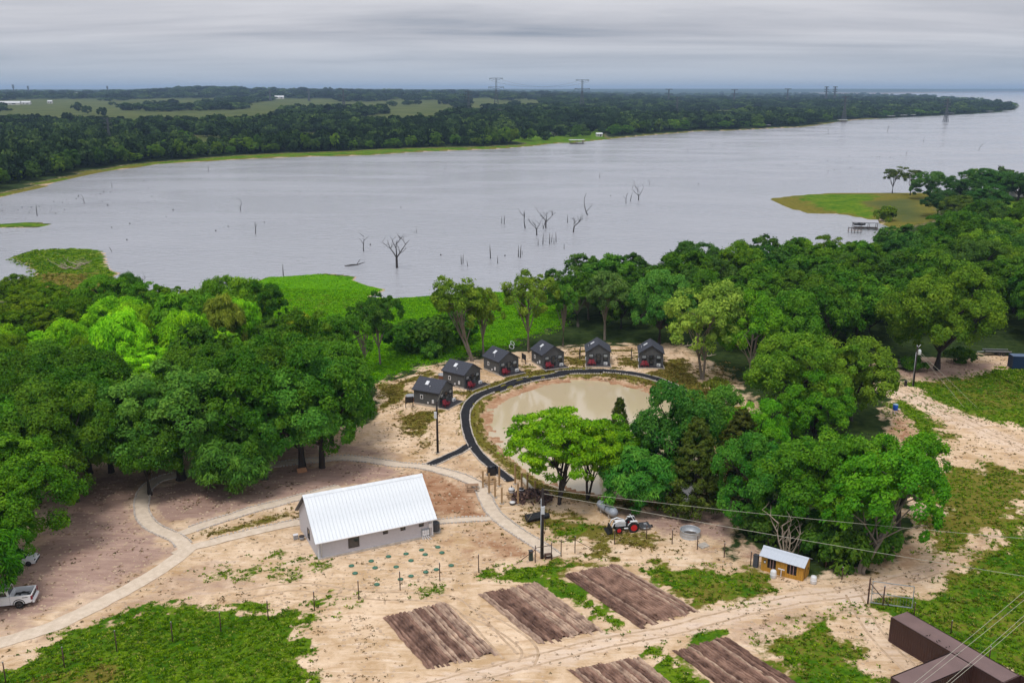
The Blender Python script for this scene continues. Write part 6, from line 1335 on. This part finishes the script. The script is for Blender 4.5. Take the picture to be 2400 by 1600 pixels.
dd2(2047, 940, 845, 'branch', 'bare dead tree by the bright wind streak', .1); dd2(1962, 960, 890, 'fork', 'bare snag left of the tree at the bright wind streak'); dd2(2030, 855, 818, 'fork', 'small snag behind the tree at the wind streak'); dd2(2123, 835, 800, 'fork', 'small crooked snag right of the wind streak tree')
dd2(1268, 1130, 1010, 'fork', 'slim upright snag left of the mid-lake group', .03)
POLES = 'thin bare poles standing in the water'
for x, y, ty, ln in [(1105, 1100, 1050, 0), (1122, 1105, 1040, .05), (503, 1165, 1150, 0), (518, 1165, 1132, 0), (828, 1380, 1310, -.05), (838, 1375, 1305, .05), (1028, 1340, 1240, -.05), (1077, 1375, 1320, 0), (1220, 1330, 1250, 0), (1233, 1335, 1240, .06), (1246, 1315, 1285, 0), (1356, 1250, 1200, 0), (1388, 1245, 1165, .05), (1435, 1240, 1160, 0), (1448, 1230, 1170, .1), (1465, 1240, 1195, 0), (1480, 1225, 1155, -.05), (1535, 1275, 1235, 0), (1558, 1095, 1035, 0), (1382, 800, 775, 0), (1780, 785, 745, 0), (1990, 945, 880, .25), (2203, 775, 760, 0), (2252, 740, 728, 0), (870, 1395, 1355, -.1)]:
    X0, Y0 = c2_(x, y); dead(X0, Y0, c2_(0, ty)[1], 'pole', 'thin bare pole standing in the lake before the cabins', ln, POLES)
for x, y, ty, k in [(1437, 745, 695, 'pole'), (772, 850, 812, 'pole'), (583, 962, 905, 'fork'), (256, 1047, 965, 'pole'), (1655, 1010, 940, 'fork'), (1760, 1170, 1080, 'fork')]:
    dead(x * .34014, 150 + y * .34014, 150 + ty * .34014, k, 'lone bare snag in the left half of the lake', .02, 'lone snags on the left')
dead(265, 590, 575, 'fork', 'leaning bare snag in the water beyond the left spit', -.8)
dead(664, 646, 617, 'pole', 'upright bare post at the edge of the marsh point'); dead(330, 675, 648, 'branch', 'bare grey branches rising from the left wood at the lake', 0, 'dead trees standing in the lake')
for x, y, ty, k in [(280, 508, 490, 'pole'), (205, 575, 545, 'fork'), (1003, 478, 445, 'fork'), (1050, 480, 462, 'fork'), (1410, 470, 430, 'fork'), (1660, 538, 505, 'fork'), (2037, 598, 555, 'fork'), (1540, 632, 600, 'fork'), (120, 515, 502, 'pole'), (142, 515, 502, 'pole'), (33, 605, 575, 'pole'), (2310, 345, 332, 'pole')]:
    dead(1600 + x * .34014, 150 + y * .34014, 150 + ty * .34014, k, 'small bare snag in the right half of the lake', .05, 'small snags on the right')
stm = mat('dark_stump', (0.03, 0.027, 0.027), 0.9); st_me = MB().lathe([(.34, -.5), (.30, .1), (.24, .45), (.1, .5)], n=7).mesh('tree_stump', stm)
for x, y in [(15, 1013), (125, 1008), (152, 990), (203, 1025), (216, 990), (270, 983), (292, 968), (372, 950), (412, 950), (430, 957), (458, 936), (472, 963), (525, 930), (540, 914), (628, 903), (657, 905), (690, 897), (715, 885), (760, 885), (708, 950), (742, 976), (878, 812), (990, 810), (1022, 858), (1068, 945), (1020, 955), (1045, 915), (1193, 1008), (1145, 1055), (895, 1102), (1380, 790), (1512, 773), (1738, 742), (2068, 884), (2195, 872), (1572, 1122), (1487, 1152), (1822, 1092), (770, 1128), (875, 1214), (385, 1030), (445, 1005)]:
    p = P(x * .34014, 150 + y * .34014, LAKE_Z); o = link(bpy.data.objects.new('tree_stump', st_me)); o.location = p; s_ = rnd.uniform(.45, 1.0); o.scale = (s_, s_, s_ * 1.3); tag(o, 'dark stump barely above the water in the left part of the lake', 'stump', 'stumps in the left of the lake')
for x, y in [(1570, 658), (1863, 670), (1798, 676), (1418, 790), (713, 725), (850, 720), (905, 705), (980, 715), (1040, 705), (1090, 705), (1162, 703), (410, 990), (1127, 1323), (200, 1247), (685, 1318), (2150, 715), (1855, 910)]:
    X0, Y0 = c2_(x, y); p = P(X0, Y0, LAKE_Z); o = link(bpy.data.objects.new('tree_stump', st_me)); o.location = p; o.scale = (.8, .8, .9); tag(o, 'dark stump barely above the water in the middle of the lake', 'stump', 'stumps in the middle of the lake')
for x, y in [(1085, 652), (1148, 636), (998, 668), (1305, 640), (1340, 641), (1357, 641), (1500, 632), (1003, 740), (1045, 730), (1155, 715), (655, 697), (685, 700), (785, 690), (370, 552), (1430, 643), (910, 490), (110, 828)]:
    p = P(1600 + x * .34014, 150 + y * .34014, LAKE_Z); o = link(bpy.data.objects.new('tree_stump', st_me)); o.location = p; o.scale = (1.1, 1.0, .9); tag(o, 'dark stump barely above the water in the right part of the lake', 'stump', 'stumps in the right of the lake')
# twisted bare tree by the coop, driftwood on the left spit
twm = mat('pale_bare_branches', (0.36, 0.29, 0.21), 0.9, 0.2, 4)
p = gp(1842, 1306); b = MB(); rg_ = random.Random(8)
for k in range(5): a = k * 1.26; snag(b, rg_, Vector((.15 * math.cos(a), .15 * math.sin(a), -.2)), Vector((math.cos(a) * .42, math.sin(a) * .3, 1)).normalized(), rg_.uniform(3.6, 5.2), .15, 2)
o = b.build('twisted_tree', twm); o.location = p; tag(o, 'bare pale tree with twisted branches right behind the yellow coop', 'dead tree')
for k, (px, py, lab) in enumerate(((165, 631, 'heap of bleached driftwood branches on the left grassy spit'), (192, 622, 'bleached driftwood limb behind the heap on the left spit'))):
    p = G(px, py); b = MB(); rg_ = random.Random(20 + k)
    for q_ in range(7 - 3 * k): a = rg_.uniform(-.5, .5) + (0 if q_ % 2 else 3.14); snag(b, rg_, Vector((rg_.uniform(-2.5, 2.5), rg_.uniform(-1, 1), .25)), Vector((math.cos(a), math.sin(a) * .4, .18)).normalized(), rg_.uniform(2.5, 5), .16, 1)
    o = b.build('driftwood', mat('bleached_wood', (0.42, 0.34, 0.26), 0.9, 0.2)); o.location = p; tag(o, lab, 'driftwood')
for px, py, lab in ((1625, 812, 'grey fallen log by the sandy track'), (1672, 838, 'pale fallen branch between the two trunks and the washout')):
    p = gp(px, py); b = MB(); snag(b, random.Random(4), Vector((-2, 0, .2)), Vector((1, .2, .06)).normalized(), 2.6, .14, 1); o = b.build('fallen_log', mat('bleached_wood', (0, 0, 0))); o.location = p; tag(o, lab, 'log')

# ------------------------------------------------------------------ boat dock by the right point
dockw = mat('dock_timber', (0.10, 0.075, 0.065), 0.85, 0.25, 3)
a = P(2000, 538, LAKE_Z); t = thing('boat_dock', 'covered boat dock with a pale flat roof by the right grassy point', 'dock', a, R(-14)); t.scale = (.85, .8, .8)
for xx in (0, 3.6, 7.2, 10.8):
    for yy in (0, 6.5): MB().box((xx, yy, 1.7), (.22, .22, 4.4)).build('post', dockw, t)
MB().prism([(-.6, -.5, 3.75), (11.4, -.5, 3.75), (11.4, 7.0, 4.35), (-.6, 7.0, 4.35)], (0, 0, .14)).build('roof', mat('pale_dock_roof', (0.36, 0.36, 0.38), 0.5, 0.05), t)
for k in range(10): MB().box((1.1 + k * 1.08, 3.2, .75), (1.0, 6.6, .1)).build('deck_board', dockw, t)
MB().box((5.4, -.3, 3.65), (12, .14, .22)).build('beam', dockw, t)
b = thing('motor_boat', 'dark boat on a lift under the dock roof', 'boat', t.location + Vector((3.2, 2.2, 1.2)), R(-14)); hull = mat('dark_hull', (0.03, 0.03, 0.04), 0.3)
bb = MB(); bb.prism([(-2.2, -.8, .9), (1.4, -.85, .95), (2.6, 0, 1.1), (1.4, .85, .95), (-2.2, .8, .9)], (0, 0, .1)); bb.prism([(-2.1, -.5, .25), (1.2, -.5, .25), (2.3, 0, .45), (1.2, .5, .25), (-2.1, .5, .25)], (0, 0, .66)); bb.build('hull', hull, b); MB().box((-.2, 0, 1.2), (.9, 1.2, .4)).build('console', greym, b); MB().box((-2.35, 0, .9), (.35, .4, .9)).build('outboard', blackp, b)
t = thing('walkway_pier', 'narrow timber walkway on piles in front of the boat dock', 'pier', P(1988, 545, LAKE_Z), R(-24))
for k in range(9): MB().box((.6 * k, 0, 1.0), (.54, 1.5, .08)).build('plank', mat('pale_dock_planks', (0.36, 0.29, 0.26), 0.85), t)
for k in range(5):
    for yy in (-.7, .7): MB().box((1.2 * k, yy, .6), (.16, .16, 3.2)).build('pile', dockw, t)
for yy in (-.7, .7): MB().box((2.4, yy, 1.95), (5.2, .08, .12)).build('handrail', dockw, t)

# ------------------------------------------------------------------ far buildings and docks
fwall = mat('far_white_wall', (0.62, 0.60, 0.56), 0.8); froof = mat('far_pale_roof', (0.60, 0.61, 0.62), 0.6); froofd = mat('far_dark_roof', (0.12, 0.11, 0.11), 0.8)
def house(px, py, w, d, h, label, roof=froof, wall=fwall, rz=0.2, name='lake_house', cat='house', g=True, wins=2):
    p = G(px, py) if g else P(px, py, LAKE_Z + 1); t = thing(name, label, cat, p, rz, 'houses across the lake')
    MB().prism([(-w / 2, -d / 2, -.5), (w / 2, -d / 2, -.5), (w / 2, d / 2, -.5), (-w / 2, d / 2, -.5)], (0, 0, h + .5)).build('wall', wall, t)
    MB().prism([(-w / 2 - .5, -d / 2 - .6, h - .1), (-w / 2 - .5, d / 2 + .6, h - .1), (-w / 2 - .5, 0, h + d * .28)], (w + 1, 0, 0)).build('roof', roof, t)
    for k in range(wins): MB().box((-w / 2 + w * (k + .5) / wins, -d / 2 - .03, h * .5), (w * .3 / wins + .4, .08, h * .42)).build('window', glass, t)
    MB().box((w * .1, -d / 2 - .04, h * .38), (1.0, .1, h * .72)).build('door', dkfr, t)
for px, py, w, d, h, lab, rf_ in [(1358, 309, 9, 7, 4, 'small white house in the clearing on the far bank', froof), (1300, 318, 7, 6, 3.5, 'white shed left of the clearing house on the far bank', froof), (1205, 312, 12, 8, 3.5, 'pale house half hidden in trees left of the far clearing', froof), (1230, 319, 8, 5, 3, 'low white building below the half-hidden far house', froof), (1404, 320, 7, 5, 3, 'white shed at the shore right of the far boat dock', froof), (1165, 268, 26, 14, 5, 'long grey house among the woods below the tallest pylon', froofd), (1125, 295, 12, 8, 4, 'pale roof among the woods of the far bank', froof),
    (2056, 271, 16, 10, 5, 'white house by the water left of the far headland', froof), (2072, 267, 12, 8, 5, 'second white house right behind the one by the water', froof), (2234, 262, 14, 9, 5, 'white house near the far headland', froof), (1650, 252, 16, 10, 5, 'pale roof deep in the far right woods', froof), (1666, 250, 14, 9, 5, 'second pale roof in the far right woods', froof), (1648, 268, 12, 9, 4, 'white house in the woods above the right far bank', froof), (1095, 285, 10, 8, 4, 'pale roof in the woods below the slim pylon', froof),
    (20, 246, 60, 16, 5, 'long white farm buildings at the left edge of the far pasture', froof), (62, 245, 22, 14, 5, 'white barn right of the long farm buildings', froof), (118, 243, 12, 10, 6, 'small white cabin in the far pasture', froof), (185, 223, 30, 16, 6, 'white farmhouse on the far left rise', froof), (655, 232, 30, 16, 6, 'pale farm building far beyond the pasture', froof)]:
    house(px, py, w, d, h, lab, rf_)
p = P(2392, 460); t = thing('metal_shed', 'white metal shed with dark door on the lawn at the right edge', 'shed', (p.x, p.y, gz(p.x, p.y)), R(4))
MB().box((0, 0, 1.6), (9, 6, 3.4)).build('wall', fwall, t); MB().prism([(-4.8, -3.4, 3.2), (-4.8, 3.4, 3.2), (-4.8, 0, 4.6)], (9.6, 0, 0)).build('roof', froof, t); MB().box((.6, -3.04, 1.2), (1.2, .1, 2.4)).build('door', dkfr, t); MB().box((-2.2, -3.04, 1.8), (.9, .1, .9)).build('window', glass, t)
for px, py, w, lab in [(1353, 338, 16, 'boat dock with pale roof on the far bank below the white house'), (1795, 300, 14, 'low pale dock roof on the far bank at right centre'), (1977, 287, 16, 'boat dock at the foot of the lattice tower in the lake'), (2090, 277, 14, 'boat dock left of the two far white houses'), (2118, 275, 16, 'pale dock roof right of the far white houses'), (2140, 274, 12, 'last pale dock roof before the far green lawn'), (2228, 270, 16, 'brown dock below the house at the far headland'), (2322, 265, 14, 'pale dock roof on the far headland'), (2360, 264, 14, 'outermost dock roof near the tip of the far headland')]:
    p = P(px, py, LAKE_Z); t = thing('far_dock', lab, 'dock', p, 0.1, 'boat docks across the lake')
    MB().box((0, 4, 4.2), (w, 9, .4)).build('roof', froof, t); MB().box((0, 4, .8), (w * .9, 8, .3)).build('deck', dockw, t)
    for xx in (-w * .42, 0, w * .42):
        for yy in (0.2, 7.8): MB().box((xx, yy, 2), (.4, .4, 5)).build('post', dockw, t)

# ------------------------------------------------------------------ pylons
pym = mat('pylon_steel', (0.07, 0.075, 0.08), 0.6, 0.1)
def pylon(px, top_y, d, kind, label, base_y=None):
    r = ray(px, base_y or top_y); t_ = d / r[1]; x = r[0] * t_; z0 = gz(x, d)
    if base_y: pb = P(px, base_y, LAKE_Z if gz(P(px, base_y, 0).x, P(px, base_y, 0).y) < -1.4 else 0); x, d, z0 = pb.x, pb.y, pb.z
    h = height_to((x, d, z0), top_y); t = thing('lattice_pylon', label, 'pylon', (x, d, z0), 0, 'lattice power pylons'); th = max(.3, d / 2300)
    wb, ww = h * .085, h * .018; zc_ = h * .62; b = MB()
    for sx in (-1, 1):
        for sy in (-1, 1): b.bar((sx * wb, sy * wb, 0), (sx * ww, sy * ww, zc_), th); b.bar((sx * ww, sy * ww, zc_), (sx * ww, sy * ww, h), th)
    b.build('leg_frame', pym, t); b = MB(); n_ = 7
    for k in range(n_):
        z0_, z1_ = zc_ * k / n_, zc_ * (k + 1) / n_; w0, w1 = wb + (ww - wb) * k / n_, wb + (ww - wb) * (k + 1) / n_
        for sg in (-1, 1): b.bar((-w0, sg * w0, z0_), (w1, sg * w1, z1_), th * .6); b.bar((w0, sg * w0, z0_), (-w1, sg * w1, z1_), th * .6)
    b.build('lattice', pym, t); aw = h * .27 if kind == 'T' else h * .14
    for k, z in enumerate((h * .99, h * .70) if kind == 'T' else (h * .98, h * .84, h * .70)):
        wz = aw * (.85 if kind == 'T' and k == 0 else 1); b = MB(); b.bar((-wz, 0, z), (wz, 0, z), th * .9); b.bar((-wz, 0, z), (0, 0, z - h * .07), th * .6); b.bar((wz, 0, z), (0, 0, z - h * .07), th * .6); b.build('cross_arm', pym, t)
        for sg in (-1, 1): MB().bar((sg * wz * .95, 0, z), (sg * wz * .95, 0, z - h * .05), th * .7).build('insulator', pym, t)
    return Vector((x, d, z0)), h, aw
TW = [pylon(1163, 183, 2250, 'T', 'tall T-shaped lattice pylon left of two on the skyline'), pylon(1365, 187, 2300, 'T', 'tall T-shaped lattice pylon right of two on the skyline')]
for px, ty, d, k, by, lab in [(1098, 213, 1700, 's', None, 'slim pale lattice mast left of the skyline pylons'), (804, 208, 2000, 'T', None, 'lattice pylon in the woods at the right end of the pasture'), (251, 276, 900, 's', None, 'lattice pylon rising from the far woods on the left'), (1977, 226, 0, 's', 286, 'lattice pylon standing in the lake by the far shore'), (2216, 231, 0, 's', 286, 'lattice pylon standing in the lake left of the headland tip'), (1568, 209, 3000, 'T', None, 'distant T-shaped pylon over the far right woods'), (1588, 228, 2000, 's', None, 'slim mast in the far right woods'), (1847, 208, 3300, 'T', None, 'distant T-shaped pylon left of the twin poles'), (1938, 203, 3500, 's', None, 'left of two tall dark poles over the far headland woods'), (1958, 203, 3500, 's', None, 'right of two tall dark poles over the far headland woods'), (1722, 210, 3200, 'T', None, 'faint pylon between the right woods and the horizon'), (632, 210, 3000, 's', None, 'faint mast above the far pasture'), (723, 209, 3000, 's', None, 'faint mast right of the pasture trees'), (30, 199, 5000, 's', None, 'tiny pylon on the horizon at the far left'), (65, 202, 5000, 's', None, 'second tiny pylon on the horizon at the far left'), (251, 202, 5200, 's', None, 'tiny pylon on the horizon left of the wooded hill')]:
    pylon(px, ty, d, k, lab, by)
for k, (zf, sx) in enumerate(((.93, -1), (.93, 1), (.65, -1), (.65, 1))):
    (pa, ha, wa_), (pb, hb2, wb_) = TW
    wire(pa + Vector((sx * wa_ * .85, 0, ha * zf)), pb + Vector((sx * wb_ * .85, 0, hb2 * zf)), 14, 'power line strung between the two skyline pylons', .16, group='lines between the pylons', m=pym)

# ------------------------------------------------------------------ grass tufts, weeds, clods
def tuft(seed, n_, s, up):
    rg = np.random.default_rng(seed); a = rg.random(n_) * 6.28; o = np.stack([np.cos(a), np.sin(a), np.zeros(n_)], 1)
    c_ = o * s * 0.45 * rg.random((n_, 1)); tip = c_ + o * s * (0.5 + .4 * rg.random((n_, 1))) + np.array([0, 0, 1]) * s * up * (0.6 + .7 * rg.random((n_, 1)))
    sd = np.stack([-o[:, 1], o[:, 0], np.zeros(n_)], 1) * s * 0.20; mid = (c_ + tip) / 2 + np.array([0, 0, 1]) * s * up * .15
    V = np.stack([c_ - np.array([0, 0, .05]), mid + sd, tip, mid - sd], 1).reshape(-1, 3); return V, np.arange(n_ * 4).reshape(-1, 4), np.repeat(rg.random(n_), 4)
def scatter(name, label, cat, x, y, z, s, shapes):
    me = bpy.data.meshes.new(name); me.from_pydata([tuple(v) for v in np.stack([x, y, z], -1)], [], [])
    for nm_ in ('sxy', 'sz'): at_ = me.attributes.new(nm_, 'FLOAT', 'POINT'); at_.data.foreach_set('value', s.astype(np.float32))
    o = link(bpy.data.objects.new(name, me)); o['kind'] = 'stuff'; tag(o, label, cat)
    g2 = far_ng.copy(); g2.name = 'scatter_' + name; k = 0
    for nd in g2.nodes:
        if nd.bl_idname == 'GeometryNodeObjectInfo': nd.inputs['Object'].default_value = bpy.data.objects.new(name + '_shape', shapes[k % len(shapes)]); k += 1
    o.modifiers.new('scatter', 'NODES').node_group = g2
def tufts(nm, ramp_, up, s=0.21, n_=10): m_ = leaf_mat(nm, 0.42, 0.25, fixed=ramp_); return [npmesh(nm, *tuft(60 + k, n_, s, up)[:2], m_, 4, False, tuft(60 + k, n_, s, up)[2]) for k in range(4)]
rg = np.random.default_rng(5)
NP = 780000
qx, qy = rg.uniform(-120, 120, NP), rg.uniform(66, 262, NP)
NB = 90000; qx = np.concatenate([qx, rg.uniform(-170, 190, NB)]); qy = np.concatenate([qy, rg.uniform(262, 375, NB)]); NP += NB; farq = (qy > 262) | (np.abs(qx) > 95)
vis = np.abs(qx) < qy * 0.66 + 8
ix, iy = np.clip(np.searchsorted(gx, qx), 0, nx - 1), np.clip(np.searchsorted(gy, qy), 0, ny - 1); ii = iy * nx + ix
zz = Z[ii]; u = rg.random(NP); pn = fbm(qx * 0.5, qy * 0.5, 91, 3)
wg, wo_, wm_, wf_ = Wt['grass'][ii], Wt['olive'][ii], Wt['marsh'][ii], Wt['forest'][ii]
wet = (dlk[ii] > -0.6) | (dpond[ii] > -0.4)
# keep clear of paths, plots and buildings
clear = np.ones(NP, bool)
for o in list(COL.objects):
    if o.name.startswith(('gravel_path', 'black_path')):
        co = np.empty(len(o.data.vertices) * 3, np.float32); o.data.vertices.foreach_get('co', co); co = co.reshape(-1, 5, 3)[:, 2, :2]
        clear &= sline(qx, qy, [tuple(p) for p in co[::2]] if len(co) > 3 else [tuple(p) for p in co], 4) > 1.25
PLOTS = [[(893.5, 1446), (1041.5, 1410.5), (1167, 1533), (1000.7, 1568.7)], [(1118, 1392), (1256, 1365), (1416, 1479), (1262, 1509)], [(1317, 1346), (1443, 1322), (1637, 1431), (1500, 1471)], [(1574, 1523), (1698, 1491), (1900, 1625), (1760, 1660)], [(1330, 1570), (1494, 1537), (1640, 1655), (1480, 1690)]]
inplot = np.zeros(NP, bool)
for pl in PLOTS: inplot |= sdf(qx, qy, WP(pl), 5) > -0.2
bld = [tuple(hall_pt(a_, b_)[:2]) for a_, b_ in ((-.3, -.3), (HL + .3, -.3), (HL + .3, HD + .3), (-.3, HD + .3))]
inb = sdf(qx, qy, bld, 3) > 0
for t_ in cabs:
    M = Matrix.Translation(t_.location) @ Matrix.Rotation(t_.rotation_euler.z, 4, 'Z'); inb |= sdf(qx, qy, [tuple((M @ Vector(v))[:2]) for v in ((-2.7, -2.3, 0), (2.7, -2.3, 0), (2.7, 5.6, 0), (-2.7, 5.6, 0))], 3) > 0
ok = vis & clear & ~inplot & ~inb & ~wet
sel = ok & (u < 0.62 * np.clip(wg * 1.25 - pn * 0.6, 0, 1) + 0.08 * (wg > 0.1))
scatter('lawn_grass', 'green grass tufts over the lawns and field edges', 'grass', qx[sel], qy[sel], zz[sel], rg.uniform(0.6, 1.5, sel.sum()) * np.where(farq[sel], 2.2, 1), tufts('green_grass_blades', [(0, (0.07, 0.18, 0.003)), (.45, (0.12, 0.27, 0.004)), (.8, (0.20, 0.34, 0.006)), (1, (0.28, 0.30, 0.07))], 0.55))
sel = ok & (u < 0.8 * np.clip(wo_ * 1.2 - pn * 0.6, 0, 1) + 0.03 * (wo_ > .1))
scatter('dry_grass', 'olive and straw coloured dry grass around the pond and cabins', 'grass', qx[sel], qy[sel], zz[sel], rg.uniform(0.6, 1.4, sel.sum()) * np.where(farq[sel], 2.2, 1), tufts('dry_grass_blades', [(0, (0.11, 0.10, 0.014)), (.5, (0.22, 0.18, 0.03)), (1, (0.38, 0.29, 0.09))], 0.5))
sel = ok & (u < 0.8 * wm_)
scatter('marsh_grass', 'bright green reedy grass of the marsh by the lake', 'grass', qx[sel], qy[sel], zz[sel], rg.uniform(0.6, 1.4, sel.sum()) * (0.5 + 1.0 * pn[sel]), tufts('marsh_grass_blades', [(0, (0.085, 0.27, 0.002)), (.6, (0.15, 0.42, 0.003)), (1, (0.24, 0.50, 0.006))], 0.6))
bare = ok & (wg + wo_ + wm_ + wf_ < 0.25)
sel = bare & (u < 0.02 + 0.12 * (pn > 0.60))
scatter('scattered_weeds', 'small dark weeds and dry sprigs scattered over the bare sand', 'weeds', qx[sel], qy[sel], zz[sel], rg.uniform(0.4, 1.1, sel.sum()), tufts('weed_sprigs', [(0, (0.075, 0.085, 0.016)), (.5, (0.16, 0.12, 0.045)), (1, (0.28, 0.19, 0.09))], 0.35))
cm_ = mat('earth_clod', (0.40, 0.27, 0.17), 0.95, 0.0, 0.35, 0.0, col2=(0.66, 0.52, 0.38)); rv_ = []
for k in range(4):
    rk = random.Random(k); b = MB(); b.lathe([(0.10, -.06), (0.20 + .05 * rk.random(), .02), (0.15, .10), (0.05, .14)], n=6, smooth=False); b.v = [(x * (1 + .3 * rk.random()), y * (.7 + .4 * rk.random()), z) for x, y, z in b.v]; rv_.append(b.mesh('earth_clod', cm_))
sel = bare & (u > 0.93 - 0.08 * (pn > 0.55))
scatter('earth_clods', 'small stones and clods of earth scattered over the bare ground', 'clods', qx[sel], qy[sel], zz[sel], rg.uniform(0.2, 0.9, sel.sum()) ** 1.6, rv_)
